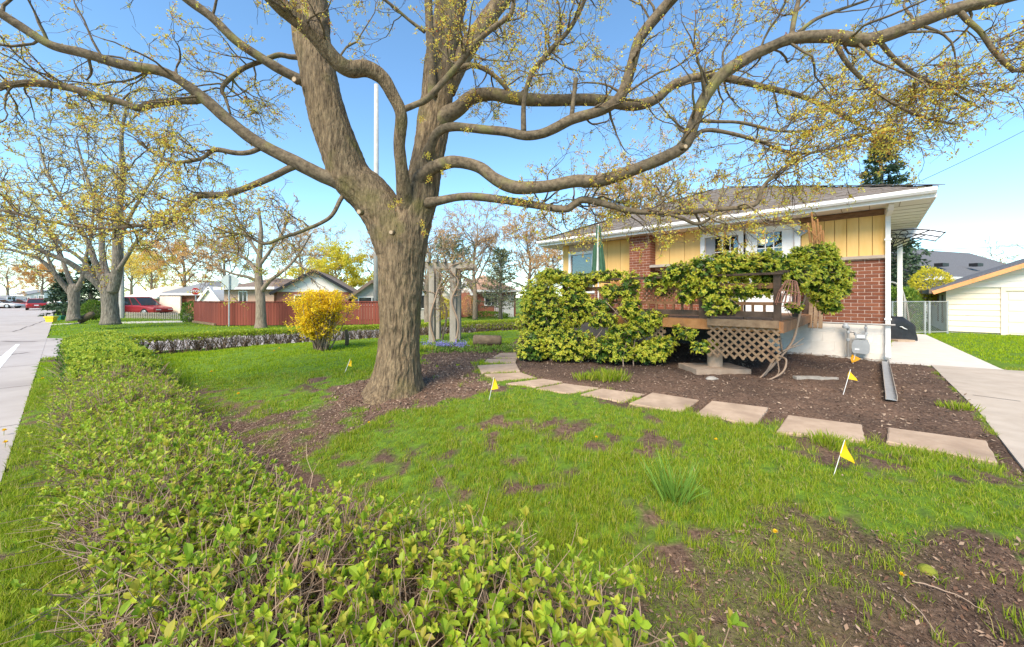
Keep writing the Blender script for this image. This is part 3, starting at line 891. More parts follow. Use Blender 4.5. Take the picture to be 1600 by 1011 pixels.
# individual front shingles near the gutter read as tabs: raised ones scattered over the front and right hips
tab = Geo()
rr = random.Random(3)
for k in range(NC):
    t0, t1 = half * k / NC, half * (k + 1) / NC
    a = a0 + t0 + rr.uniform(0, .3)
    while a < a1 - t0 - .35:
        w_ = rr.uniform(.14, .34)
        if rr.random() < .55:
            p_ = roof_pt(a, b0 - t0 + .004, t0) + [0, 0, .0165]; q_ = roof_pt(a, b0 - t1, t1) + [0, 0, .006]
            tab.block(p_, HF.x * w_, q_ - p_, np.array([0, 0, .008]))
        a += w_ + rr.uniform(.01, .2)
obj('shingle_tabs', tab, 'shingle', roof, kind='stuff')
for (s_, e_) in (((a0, b0), (a0 + half, b0 - half)), ((a1, b0), (a1 - half, b0 - half))):
    g = Geo()
    for k in range(26):
        f0, f1 = k / 26, (k + 1.25) / 26
        p_ = roof_pt(s_[0] + (e_[0] - s_[0]) * f0, s_[1] + (e_[1] - s_[1]) * f0, half * f0); q_ = roof_pt(s_[0] + (e_[0] - s_[0]) * f1, s_[1] + (e_[1] - s_[1]) * f1, half * f1)
        g.bar(p_ + [0, 0, .03], q_ + [0, 0, .022], .24, .012)
    obj('hip_cap', g, 'shingle', roof)

# downspout at the corner with its elbow, straps; the loose extension on the soil is a thing of its own
g = Geo()
e_top = HF.p(-.06, .10, ZT - .02)
P = [HF.p(-.06, .50, ZT - .005), HF.p(-.05, .40, ZT - .09), HF.p(-.02, .12, ZT - .16), HF.p(-.02, .065, ZT - .26), HF.p(-.02, .065, .62), HF.p(-.02, .085, .50), HF.p(-.02, .26, .36)]
for p_, q_ in zip(P[:-1], P[1:]):
    d_ = (q_ - p_) / np.linalg.norm(q_ - p_)
    g.bar(p_ - d_ * .012, q_ + d_ * .012, .075, .062, up=-HF.y if abs(d_[2]) > .6 else (0, 0, 1))
ds = obj('downspout', g, 'white_paint', house)
for z in (2.7, 1.1): 
    g = Geo(); HF.box(g, -.072, .032, .0, .106, z, z + .035); obj('strap', g, 'white_trim', ds)
# small dark soffit camera above the doors
g = Geo(); g.lathe(HF.p(wu(1197, .3), .3, ZT - .075), [(.015, 0), (.05, .015), (.055, .05), (.06, .072)], 14); obj('porch_lamp', g, 'black_metal', house)
# bracketed door canopy on the right-hand side wall
can = Geo()
ca0, ca1 = -2.3, -4.2                         # b along the side wall (behind the front)
arc = [(-.02, 3.20), (-.25, 3.215), (-.5, 3.20), (-.75, 3.15), (-1.0, 3.06)]
rows = []
for b_ in (ca0, ca1): rows += [HF.p(x_, b_, z_) for x_, z_ in arc]
na = len(arc)
can.add(np.array(rows + [r_ + [0, 0, .008] for r_ in rows]), [(i_, i_ + 1, na + i_ + 1, na + i_) for i_ in range(na - 1)] + [(2 * na + na + i_, 2 * na + na + i_ + 1, 2 * na + i_ + 1, 2 * na + i_) for i_ in range(na - 1)])
awn = obj('canopy_sheet', can, 'poly_sheet', house, smooth=True)
for b_ in (ca0 - .05, (ca0 + ca1) / 2, ca1 + .05):
    g = Geo()
    g.tube([HF.p(x_, b_, z_ - .02) for x_, z_ in arc], .014, 6)
    g.tube([HF.p(-.02, b_, 3.2), HF.p(-.02, b_, 2.78)], .014, 6)
    g.tube([HF.p(-.02, b_, 2.8), HF.p(-.18, b_, 2.86), HF.p(-.4, b_, 2.98), HF.p(-.75, b_, 3.12)], .014, 6)
    for (cx, cz, r_) in ((-.14, 3.06, .085), (-.34, 3.1, .07), (-.12, 2.92, .06)):
        g.tube([HF.p(cx + r_ * math.cos(t_), b_, cz + r_ * math.sin(t_)) for t_ in np.linspace(0, 5.2, 12)], .009, 5)
    obj('canopy_bracket', g, 'black_metal', house)
g = Geo(); g.tube([HF.p(-1.0, ca0, 3.06), HF.p(-1.0, ca1, 3.06)], .012, 6); obj('canopy_rail', g, 'galvanised', house)
g = Geo(); HF.box(g, -.5, -.38, -6.9, -6.78, .3, ZT - .01); obj('porch_post', g, 'white_paint', house)

# gas meter on the front wall with its pipe run
gm = thing('gas_meter', 'grey gas meter with pipes fixed to the white block foundation', 'gas meter', HF.p(.4, .2, HB))
ax = wu(1345, .18); am = ax
zt = wz(1345, 522, .18); zb = wz(1345, 552, .18)
g = Geo()
prof2 = [(-.10, .00), (-.125, .02), (-.135, .06), (-.135, .12), (-.10, .19), (.10, .19), (.135, .12), (.135, .06), (.125, .02), (.10, .00)]
g.prism([HF.p(am + x_, .10, zb + z_ * (zt - zb) / .19 * .72) for x_, z_ in prof2], HF.y * .15)
body = obj('meter_body', g, 'grey_paint', gm)
g = Geo(); HF.box(g, am - .085, am + .085, .11, .262, zb + .145 * (zt - zb) / .19 * 1.0, zt); obj('index_box', g, 'grey_paint', gm)
g = Geo(); HF.box(g, am - .06, am + .06, .2625, .266, zb + .155 * (zt - zb) / .19, zt - .015); obj('dial', g, 'sign_white', gm)
g = Geo(); HF.box(g, am + .02, am + .09, .2505, .253, zb + .07, zb + .10); obj('plate', g, 'sign_white', gm)
zp = wz(1345, 506, .12)
def pipe(pts, r, nm='pipe', mt='pipe_grey'):
    g = Geo(); g.tube(pts, r, 8); return obj(nm, g, mt, gm, smooth=False)
aR, aL = wu(1353, .14), wu(1325, .14)
pipe([HF.p(wu(1400, .14) if False else -.12, .14, zp), HF.p(.6, .14, zp), HF.p(1.9, .14, zp + .01)], .019)
pipe([HF.p(aR, .14, zp), HF.p(aR, .14, zt + .01), HF.p(aR, .17, zt - .02)], .02)
pipe([HF.p(aL, .16, .2), HF.p(aL, .16, wz(1325, 512, .16))], .022)
pipe([HF.p(aL, .16, wz(1325, 519, .16)), HF.p(aL - .05, .16, wz(1325, 518, .16)), HF.p(am + .1, .16, wz(1337, 519, .16)), HF.p(am + .085, .16, wz(1337, 523, .16)), HF.p(am + .085, .17, zt - .02)], .019)
for zq, r_ in ((512, .034), (531, .034), (519, .03)):
    g = Geo(); g.lathe(HF.p(aL, .16, wz(1325, zq, .16) - .03), [(.02, 0), (r_, .008), (r_, .05), (.02, .06)], 10); obj('fitting', g, 'grey_paint', gm)
g = Geo(); g.lathe(HF.p(aL + .035, .18, wz(1325, 509, .16) - .06), [(.02, 0), (.055, .01), (.06, .05), (.045, .075), (.025, .11)], 12); obj('regulator', g, 'grey_paint', gm)
for zq in (512, 521):
    g = Geo(); g.lathe(HF.p(aR, .14, wz(1353, zq, .14) - .02), [(.02, 0), (.03, .005), (.03, .035), (.02, .04)], 10); obj('fitting', g, 'grey_paint', gm)

# loose downspout extension lying on the soil
P0, P1 = G(1383, 569), G(1393, 629)
ex = thing('downspout_extension', 'loose open metal gutter trough lying on the soil below the downspout', 'gutter', P0)
g = Geo()
P0 = P0 + [0, 0, .045]; P1 = P1 + [0, 0, .03]
d_ = P1 - P0; sd_ = norm(np.cross(d_, [0, 0, 1.0]))
g.block(P0 - sd_ * .045, sd_ * .09, d_, (0, 0, .006)); obj('trough_base', g, 'galvanised', ex)
g = Geo(); g.block(P0 - sd_ * .051, sd_ * .006, d_, (0, 0, .06)); g.block(P0 + sd_ * .045, sd_ * .006, d_, (0, 0, .06))
obj('trough_sides', g, 'sill_grey', ex)
# ================================================================== DECK
A0, A1, BD = 1.2, 5.3, 3.8
DZ = 1.19
deck = thing('deck', 'raised brown timber deck with railing in front of the doors', 'deck', HF.p(3.2, 2, HB))
bw = (BD - .06) / 27
for k in range(27):
    g = Geo(); HF.box(g, A0, A1, .06 + k * bw + .003, .06 + (k + 1) * bw - .003, DZ - .035, DZ + rng.uniform(-.002, .002))
    obj('deck_board', g, 'deck_wood', deck)
g = Geo(); HF.box(g, A0, A1, BD, BD + .04, 1.015, DZ - .012); obj('fascia_board', g, 'deck_wood_orange', deck)
g = Geo(); HF.box(g, A0 - .04, A0, .06, BD + .04, 1.015, DZ - .012); obj('fascia_board', g, 'deck_wood', deck)
g = Geo(); HF.box(g, A1, A1 + .04, .06, BD + .04, 1.015, DZ - .012); obj('fascia_board', g, 'deck_wood', deck)
for k in range(8):
    a = A0 + .05 + k * (A1 - A0 - .15) / 7
    g = Geo(); HF.box(g, a, a + .045, .06, BD - .01, 1.02, DZ - .037); obj('joist', g, 'deck_wood', deck)
RT = 1.925
posts = [(A0 + .05, BD - .05), (2.25, BD - .05), (wu(1096, BD), BD - .05), (3.75, BD - .05), (A1 - .06, BD - .05), (A0 + .05, 1.9), (A0 + .05, .2), (A1 - .06, 1.9)]
for a, b_ in posts:
    g = Geo(); HF.box(g, a - .045, a + .045, b_ - .045, b_ + .045, 1.02 if b_ > 3 else DZ, RT - .02); obj('post', g, 'rail_dark', deck)
def rail(p, q, w, h, mt='rail_dark', nm='rail'):
    g = Geo(); g.bar(p, q, w, h); return obj(nm, g, mt, deck)
rail(HF.p(2.7, BD - .03, RT), HF.p(A1 + .02, BD - .03, RT), .15, .036, 'rail_dark', 'top_rail')
rail(HF.p(A0 - .02, BD - .03, RT - .005), HF.p(2.69, BD - .03, RT - .005), .15, .036, 'rail_dark', 'top_rail')
rail(HF.p(A0 + .03, .08, RT + .03), HF.p(A0 + .03, BD - .12, RT + .03), .13, .036, 'rail_dark', 'top_rail')
rail(HF.p(A1 - .06, .08, RT + .03), HF.p(A1 - .06, BD - .12, RT + .03), .13, .036, 'rail_dark', 'top_rail')
rail(HF.p(A0 + .1, BD - .05, 1.735), HF.p(A1 - .1, BD - .05, 1.735), .04, .085, 'deck_wood')
rail(HF.p(A0 + .1, BD - .05, 1.455), HF.p(A1 - .1, BD - .05, 1.455), .04, .05, 'deck_wood')
rail(HF.p(A0 + .1, BD - .05, 1.285), HF.p(A1 - .1, BD - .05, 1.285), .04, .09, 'rail_dark')
for k in range(26):
    a = A0 + .2 + k * .155
    g = Geo(); HF.box(g, a, a + .035, BD - .068, BD - .034, 1.30, 1.44); obj('baluster', g, 'deck_wood', deck)
# crossed slats of the railing infill
def lattice(parent, a0, a1, z0, z1, b, pitch, w, mt, th=.008):
    h = z1 - z0
    for s_ in (1, -1):
        c = -h
        while c < (a1 - a0):
            # line a = a0 + c + k (s=1) or a0 + c + (h-k)
            k0, k1 = max(0, -c), min(h, (a1 - a0) - c)
            if k1 - k0 > .04:
                if s_ > 0: p_, q_ = (a0 + c + k0, z0 + k0), (a0 + c + k1, z0 + k1)
                else: p_, q_ = (a0 + c + k0, z1 - k0), (a0 + c + k1, z1 - k1)
                g = Geo(); bb = b + (th if s_ > 0 else 0) * 1.02
                g.bar(HF.p(p_[0], bb, p_[1]), HF.p(q_[0], bb, q_[1]), w, th, up=HF.y)
                obj('slat', g, mt, parent)
            c += pitch
lattice(deck, 2.32, wu(1002, BD), 1.475, 1.70, BD - .06, .085, .022, 'deck_wood')
# lattice skirt panels
sk = thing('lattice_panel', 'weathered crossed-slat lattice panel under the right end of the deck', 'lattice', HF.p(1.8, 3.86, HB))
la0, la1 = wu(1218, 3.86), wu(1106, 3.86)
lattice(sk, la0, la1, .565, 1.10, 3.86, .124, .034, 'lattice_wood', .01)
g = Geo(); HF.box(g, la0, la1, 3.885, 3.905, 1.085, 1.20); obj('top_board', g, 'lattice_wood', sk)
sk2 = thing('lattice_panel', 'small tilted lattice panel half hidden by the shrub under the deck', 'lattice', HF.p(3.6, 3.8, HB))
l20, l21 = wu(1040, 3.82), wu(958, 3.82)
lattice(sk2, l20, l21, .62, 1.01, 3.82, .11, .036, 'lattice_wood', .009)
# footing
ft = G(1128, 582)
fo = thing('deck_footing', 'round concrete pier on a flat slab under the lattice', 'footing', ft)
g = Geo(); FT = Frame((ft[0], ft[1], ft[2]), (1, .03)); FT.box(g, -.50, .42, -.12, .50, -.05, .075); obj('slab', g, 'slab', fo)
g = Geo(); g.lathe(FT.p(-.02, .17, .076), [(.118, 0), (.118, .3), (.112, .31)], 24); obj('pier', g, 'slab', fo, smooth=False)

# folded parasol
ub = 1.5; ua = wu(935, ub)
um = thing('patio_umbrella', 'folded green and white striped patio umbrella standing on the deck', 'umbrella', HF.p(ua, ub, DZ))
ztop, zbot = wz(935, 352, ub), wz(935, 428, ub)
g = Geo(); g.tube([HF.p(ua, ub, DZ), HF.p(ua, ub, ztop + .03)], .02, 10); obj('pole', g, 'white_paint', um)
g = Geo(); g.lathe(HF.p(ua, ub, DZ), [(.24, 0), (.24, .04), (.10, .07), (.04, .1), (.035, .3)], 20); obj('base', g, 'rock', um)
nf = 8
for k in range(nf):
    g = Geo(); c = HF.p(ua, ub, 0)
    rows = []
    for f_ in np.linspace(0, 1, 9):
        z = ztop - (ztop - zbot) * f_
        r_ = .035 + .145 * f_ ** .7 - .03 * math.exp(-((f_ - .22) / .05) ** 2)
        for t_ in np.linspace(0, 1, 7):
            th = 2 * PI * (k + t_) / nf
            rad = r_ * (.60 + .55 * math.sin(PI * t_) ** 1.3) + .01 * math.sin(9 * f_ + k)
            rows.append([c[0] + rad * math.cos(th), c[1] + rad * math.sin(th), z - .03 * math.sin(PI * t_) * f_])
    q = [(i_ * 7 + j_, i_ * 7 + j_ + 1, (i_ + 1) * 7 + j_ + 1, (i_ + 1) * 7 + j_) for i_ in range(8) for j_ in range(6)]
    g.add(rows, q); obj('canopy_fold', g, 'canopy_white' if k in (1, 5) else 'canopy_green', um, smooth=True)
g = Geo(); zc = ztop - (ztop - zbot) * .23; g.lathe(HF.p(ua, ub, zc), [(.062, 0), (.067, .01), (.067, .03), (.062, .04)], 14); obj('tie', g, 'canopy_green', um)

# wooden chair behind the railing
cb = 2.9; ca = wu(962, cb)
ch = thing('deck_chair', 'orange-stained wooden chair glimpsed behind the deck railing', 'chair', HF.p(ca, cb, DZ))
for (x_, y_) in ((-.22, -.2), (.22, -.2), (-.22, .2), (.22, .2)):
    g = Geo(); HF.box(g, ca + x_ - .025, ca + x_ + .025, cb + y_ - .025, cb + y_ + .025, DZ + .001, DZ + (.68 if y_ < 0 else .42)); obj('leg', g, 'deck_wood_orange', ch)
for k in range(5):
    g = Geo(); HF.box(g, ca - .25, ca + .25, cb - .24 + k * .1, cb - .155 + k * .1, DZ + .421, DZ + .445); obj('seat_slat', g, 'deck_wood_orange', ch)
for k in range(4):
    g = Geo(); HF.box(g, ca - .18 + k * .1, ca - .12 + k * .1, cb - .225, cb - .2, DZ + .45, DZ + .70); obj('back_slat', g, 'deck_wood_orange', ch)
g = Geo(); HF.box(g, ca - .24, ca + .24, cb - .235, cb - .19, DZ + .681, DZ + .74); obj('back_rail', g, 'deck_wood_orange', ch)

# faded cushion rolled along the rail
g = Geo(); c0, c1 = HF.p(wu(1092, 3.62), 3.62, 1.85), HF.p(wu(1024, 3.62), 3.62, 1.83)
nn_ = 16
g.tube([c0 + (c1 - c0) * f_ + np.array([0, 0, .012 * math.sin(9 * f_)]) for f_ in np.linspace(0, 1, nn_)], [.03 + .045 * math.sin(PI * min(1, max(0, .08 + .84 * f_))) ** .4 + .008 * math.sin(17 * f_) for f_ in np.linspace(0, 1, nn_)], 12)
tag(obj('cushion', g, 'terracotta', smooth=True), 'faded pink cushion rolled up along the deck railing', 'cushion')

# striped rattan basket hanging in the shrub
bb_ = at(1236, 440, 5.55)
bk = thing('rattan_basket', 'reddish slatted rattan basket tipped over in the right-hand shrub', 'basket', bb_ - [0, 0, .35])
axd = norm(np.array([-.25, -.1, -1.0])); sx_ = norm(np.cross(axd, [0, 1, 0])); sy_ = np.cross(axd, sx_)
for k in range(16):
    th = 2 * PI * k / 16
    d_ = sx_ * math.cos(th) + sy_ * math.sin(th)
    g = Geo(); g.tube([bb_ + d_ * .07, bb_ + axd * .18 + d_ * .13, bb_ + axd * .36 + d_ * .15], .006, 5); obj('rib', g, 'wicker', bk)
for f_, r_ in ((0, .07), (.18, .13), (.36, .15)):
    g = Geo(); g.tube([bb_ + axd * f_ + (sx_ * math.cos(t_) + sy_ * math.sin(t_)) * r_ for t_ in np.linspace(0, 2 * PI, 21)], .007, 5); obj('hoop', g, 'wicker', bk)

# fan trellis sticking out above the right-hand shrub
tb = at(1281, 440, 6.35)
tr = thing('fan_trellis', 'broken orange wooden fan trellis poking up above the right-hand shrub', 'trellis', tb)
for k, (px_, py_) in enumerate(((1262, 348), (1268, 331), (1272, 345), (1277, 342), (1282, 352), (1286, 360))):
    e_ = at(px_, py_, 6.35 + .02 * k); b0_ = at(1274 + k * 3.2, 440, 6.35 + .02 * k)
    g = Geo(); g.bar(b0_, e_, .028, .012, up=(0, 1, 0)); obj('stick', g, 'deck_wood_orange', tr)
for k, (p_, q_) in enumerate((((1266, 360), (1288, 384)), ((1265, 386), (1284, 360)), ((1264, 398), (1290, 396)))):
    g = Geo(); g.bar(at(*p_, 6.30 - .015 * k), at(*q_, 6.30 - .015 * k), .022, .01, up=(0, 1, 0)); obj('cross_stick', g, 'deck_wood_orange', tr)

# grey wall ornament and leaning planks
o_ = HF.p(wu(1252, .05), .05, wz(1252, 364, .05))
g = Geo()
k_ = np.array([(-.14, .06), (-.10, .075), (-.02, .045), (.05, .05), (.12, .055), (.13, .03), (.07, -.02), (.02, -.045), (-.01, -.075), (-.04, -.05), (-.09, .0)])
g.prism([o_ + HF.x * -a_ + np.array([0, 0, z_]) for a_, z_ in k_], HF.y * .03)
tag(obj('wall_ornament', g, 'grey_paint'), 'small grey wall ornament beside the white door', 'ornament')
pk = thing('leaning_planks', 'three pale planks leaning on the brick wall behind the shrub', 'planks', HF.p(1.35, .3, HB))
for k in range(3):
    a = wu(1285, .25) + .02 + k * .085
    g = Geo(); g.bar(HF.p(a, .45, .9), HF.p(a, .12, 1.62 + .05 * k), .07, .02, up=HF.y); obj('plank', g, 'lattice_wood', pk)

# ================================================================== LEAF TOOLS
def leaves(P, D, Nn, ln, wd, fold=.25, droop=.15, mid_=.48):
    """P base, D direction, Nn approximate upper normal; five-point folded leaves. Returns verts, tris"""
    n = len(P)
    D = norm(D); S = norm(np.cross(D, Nn)); U = np.cross(S, D)
    ln = np.broadcast_to(ln, (n,))[:, None]; wd = np.broadcast_to(wd, (n,))[:, None]
    base = P
    mid = P + D * ln * .5 + U * ln * .06
    Lf = P + D * ln * mid_ + S * wd * .5 + U * wd * fold
    Rt = P + D * ln * mid_ - S * wd * .5 + U * wd * fold
    tip = P + D * ln - U * ln * droop
    v = np.stack([base, Lf, mid, Rt, tip], 1)
    i0 = np.arange(n)[:, None] * 5
    t = np.concatenate([i0 + [0, 2, 1], i0 + [0, 3, 2], i0 + [1, 2, 4], i0 + [2, 3, 4]], 0)
    return v.reshape(-1, 3), t
def broad_leaves(P, D, Nn, ln, wd, fold=.2):
    """rounded leaves with a folded midrib: eleven points, for plants close to the camera"""
    n = len(P); D = norm(D); S = norm(np.cross(D, Nn)); U = np.cross(S, D)
    ln = np.broadcast_to(ln, (n,))[:, None]; wd = np.broadcast_to(wd, (n,))[:, None]
    curl = rng.normal(.10, .10, (n, 1)); v = [P]
    for f_, k_ in ((.22, .55), (.5, .98), (.76, .86)):
        c = P + D * ln * f_ - U * ln * curl * f_ * f_
        v += [c + S * wd * .5 * k_ + U * wd * fold * k_, c, c - S * wd * .5 * k_ + U * wd * fold * k_]
    v.append(P + D * ln - U * ln * curl)
    v = np.stack(v, 1); i0 = np.arange(n)[:, None] * 11
    t = np.concatenate([i0 + k for k in ([0, 2, 1], [0, 3, 2], [7, 8, 10], [8, 9, 10])], 0)
    q_ = np.concatenate([i0 + k for k in ([1, 2, 5, 4], [2, 3, 6, 5], [4, 5, 8, 7], [5, 6, 9, 8])], 0)
    return v.reshape(-1, 3), q_, t
def quads(P, D, S, ln, wd):
    """tiny kite-shaped petals, two triangles each"""
    n = len(P)
    D = norm(D); S = norm(S - D * np.sum(S * D, -1, keepdims=True))
    ln = np.broadcast_to(ln, (n,))[:, None]; wd = np.broadcast_to(wd, (n,))[:, None]
    v = np.stack([P, P + D * ln * .55 + S * wd * .5, P + D * ln, P + D * ln * .55 - S * wd * .5], 1)
    i0 = np.arange(n)[:, None] * 4
    return v.reshape(-1, 3), i0 + [0, 1, 2, 3]
def rvec(n): return norm(rng.normal(0, 1, (n, 3)))
def rosettes(g, P, A, k, ln, wd, el=(.15, .9), jit=.25, fold=.25, mid_=.48, droop=.15, broad=False, flat=False):
    """k leaves round axis A at every point P"""
    n = len(P)
    A = norm(A); X = norm(np.cross(A, rvec(n))); Y = np.cross(A, X)
    ph = rng.random((n, 1)) * 2 * PI + np.arange(k) * 2.399 + rng.normal(0, .25, (n, k))
    e = el[0] + (el[1] - el[0]) * (np.arange(k) / max(1, k - 1)) + rng.normal(0, jit, (n, k))
    R_ = X[:, None] * np.cos(ph)[..., None] + Y[:, None] * np.sin(ph)[..., None]
    D = R_ * np.cos(e)[..., None] + A[:, None] * np.sin(e)[..., None]
    sc = rng.uniform(.55, 1.2, (n, k)) * rng.uniform(.65, 1.2, (n, 1))
    Pk = P[:, None] + A[:, None] * (rng.random((n, k, 1)) * ln * .5 - ln * .2)
    Nn = np.broadcast_to(A[:, None], D.shape) - D * .3 + rng.normal(0, .15, D.shape)
    if flat:
        Sx = np.cross(D, Nn).reshape(-1, 3); g.add(*quads(Pk.reshape(-1, 3), D.reshape(-1, 3), Sx, ln * sc.ravel(), wd * 1.1 * sc.ravel())); return
    if broad:
        g.add(*broad_leaves(Pk.reshape(-1, 3), D.reshape(-1, 3), Nn.reshape(-1, 3), ln * sc.ravel(), wd * sc.ravel(), fold)); return
    v, t = leaves(Pk.reshape(-1, 3), D.reshape(-1, 3), Nn.reshape(-1, 3), ln * sc.ravel(), wd * sc.ravel(), fold, droop, mid_)
    g.add(v, None, t)
def tubes(g, P, R, n=3):
    """many thin tubes at once: P (N,K,3), R (N,K)"""
    N_, K = P.shape[:2]
    T = norm(np.gradient(P, axis=1))
    av = norm(P[:, -1] - P[:, 0])
    ref = np.where(np.abs(av[:, 2:3]) < .8, np.array([[0, 0, 1.0]]), np.array([[1.0, 0, 0]]))[:, None]
    A = norm(np.cross(T, ref)); B = np.cross(T, A)
    th = np.arange(n) / n * 2 * PI
    v = P[:, :, None] + R[:, :, None, None] * (A[:, :, None] * np.cos(th)[:, None] + B[:, :, None] * np.sin(th)[:, None])
    i0 = np.arange(N_)[:, None, None] * (K * n)
    i, j = np.meshgrid(np.arange(K - 1), np.arange(n), indexing='ij'); j2 = (j + 1) % n
    q = np.stack([i * n + j, i * n + j2, (i + 1) * n + j2, (i + 1) * n + j], -1).reshape(1, -1, 4)
    g.add(v.reshape(-1, 3), (q + i0).reshape(-1, 4))
def wander(P0, D0, ln, K, wob, bias=(0, 0, 0), rg=None):
    """N wandering paths of K+1 points"""
    n = len(P0); D = norm(D0); P = [P0]
    st = np.broadcast_to(np.asarray(ln, float), (n,))[:, None] / K
    for _ in range(K):
        D = norm(D + rng.normal(0, wob, (n, 3)) + np.asarray(bias))
        P.append(P[-1] + D * st)
    return np.stack(P, 1)

# ================================================================== EUONYMUS SHRUBS
def shrub(name, label, base, blobs, dens, stems, ln=.062, wd=.034, deep=1.0):
    root = thing(name, label, 'shrub', base)
    gn, gold, gs = Geo(), Geo(), Geo()
    tips = []
    for (px, py, Y, rx, ry, rz) in blobs:
        c = at(px, py, Y); R_ = np.array([rx, ry, rz])
        area = 4 * PI * ((rx * ry) ** 1.6 / 3 + (rx * rz) ** 1.6 / 3 + (ry * rz) ** 1.6 / 3) ** (1 / 1.6)
        n = int(area * dens)
        d_ = rvec(n)
        k_ = .70 + .42 * fbm((d_[:, 0] + c[0]) * 4.5, (d_[:, 2] + d_[:, 1] * .7 + c[2]) * 4.5, 90) + rng.normal(0, .07, n)
        keep = fbm((d_[:, 0] * rx + c[0]) * 5, (d_[:, 2] * rz + d_[:, 1] * ry + c[2]) * 5, 95) > .30
        d_, k_ = d_[keep], k_[keep]
        P = c + d_ * R_ * k_[:, None]
        z0 = gz(P[:, 0], P[:, 1])
        ok = P[:, 2] > z0 + .08
        P, d_ = P[ok], d_[ok]
        A = norm(norm(d_ / R_) * .8 + np.array([0, -.25, .75]) + rng.normal(0, .25, P.shape))
        rosettes(gn, P, A, 8, ln, wd)
        tips.append(np.hstack([P, np.broadcast_to(c, P.shape)]))
        n2 = int(n * deep)
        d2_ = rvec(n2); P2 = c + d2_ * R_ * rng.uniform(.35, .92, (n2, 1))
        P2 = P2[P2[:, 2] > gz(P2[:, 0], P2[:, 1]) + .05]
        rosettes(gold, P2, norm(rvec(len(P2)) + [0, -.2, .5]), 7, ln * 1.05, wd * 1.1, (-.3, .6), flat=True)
    tips = np.vstack(tips)
    sel = tips[rng.random(len(tips)) < .55]
    s0 = sel[:, :3] * .35 + sel[:, 3:] * .65 + rng.normal(0, .05, (len(sel), 3)); m0 = (s0 + sel[:, :3]) / 2 + rng.normal(0, .03, s0.shape)
    tubes(gs, np.stack([s0, m0, sel[:, :3]], 1), np.tile([.006, .005, .0025], (len(sel), 1)), 4)
    obj('new_leaves', gn, 'euonymus_new', root, kind='stuff'); obj('old_leaves', gold, 'euonymus_old', root, kind='stuff')
    obj('twigs', gs, 'stem_brown', root, kind='stuff')
    for pl, r0, r1 in stems:
        P = np.array([at(*p) for p in pl]); P = smooth_path(P, 5)
        g = Geo(); g.tube(P, np.linspace(r0, r1, len(P)) * (1 + .12 * np.sin(np.arange(len(P)) * 1.7)), 8); obj('stem', g, 'stem_grey', root, smooth=True)
    return root
def smooth_path(P, k):
    P = np.asarray(P, float); n = len(P)
    Q = np.vstack([2 * P[0] - P[1], P, 2 * P[-1] - P[-2]])
    out = []
    for i in range(n - 1):
        p0, p1, p2, p3 = Q[i:i + 4]
        for t in np.linspace(0, 1, k, endpoint=False):
            out.append(.5 * (2 * p1 + (p2 - p0) * t + (2 * p0 - 5 * p1 + 4 * p2 - p3) * t * t + (3 * p1 - p0 - 3 * p2 + p3) * t ** 3))
    out.append(P[-1])
    return np.array(out)

shrub('euonymus_shrub', 'large yellow-green evergreen shrub climbing the left end of the deck', G(850, 572),
      [(852, 500, 7.95, .56, .5, .86), (838, 470, 8.1, .36, .4, .46), (832, 545, 7.4, .32, .3, .40), (888, 540, 7.35, .55, .45, .36), (955, 548, 7.05, .48, .33, .27),
       (1008, 552, 6.95, .38, .28, .2), (896, 478, 7.9, .38, .3, .48), (905, 438, 8.0, .5, .2, .14), (950, 431, 7.7, .34, .18, .11), (862, 432, 8.3, .36, .3, .16),
       (985, 448, 7.25, .2, .12, .30), (1000, 512, 7.0, .26, .16, .16), (1040, 535, 6.85, .2, .16, .12), (975, 520, 7.0, .30, .2, .16), (940, 500, 7.3, .3, .2, .14), (1040, 455, 6.95, .18, .12, .12), (1015, 500, 6.95, .36, .18, .18), (985, 482, 7.1, .22, .14, .2), (1025, 545, 6.85, .28, .18, .18), (1052, 441, 6.85, .24, .12, .12), (1020, 440, 7.0, .18, .12, .14), (960, 457, 7.5, .28, .14, .16), (935, 478, 7.5, .28, .14, .13), (1066, 515, 6.65, .16, .12, .13)],
      180, [([(860, 574, 7.3), (862, 540, 7.4), (850, 480, 7.7)], .018, .01), ([(975, 578, 6.75), (974, 555, 6.85), (985, 500, 7.1), (975, 450, 7.3)], .014, .008),
           ([(990, 575, 6.85), (990, 545, 6.9), (1000, 490, 7.1)], .012, .007), ([(905, 570, 7.1), (930, 530, 7.2), (960, 490, 7.35), (985, 455, 7.3)], .014, .007),
           ([(945, 470, 7.4), (965, 490, 7.25), (990, 515, 7.05)], .01, .006)], deep=1.25)
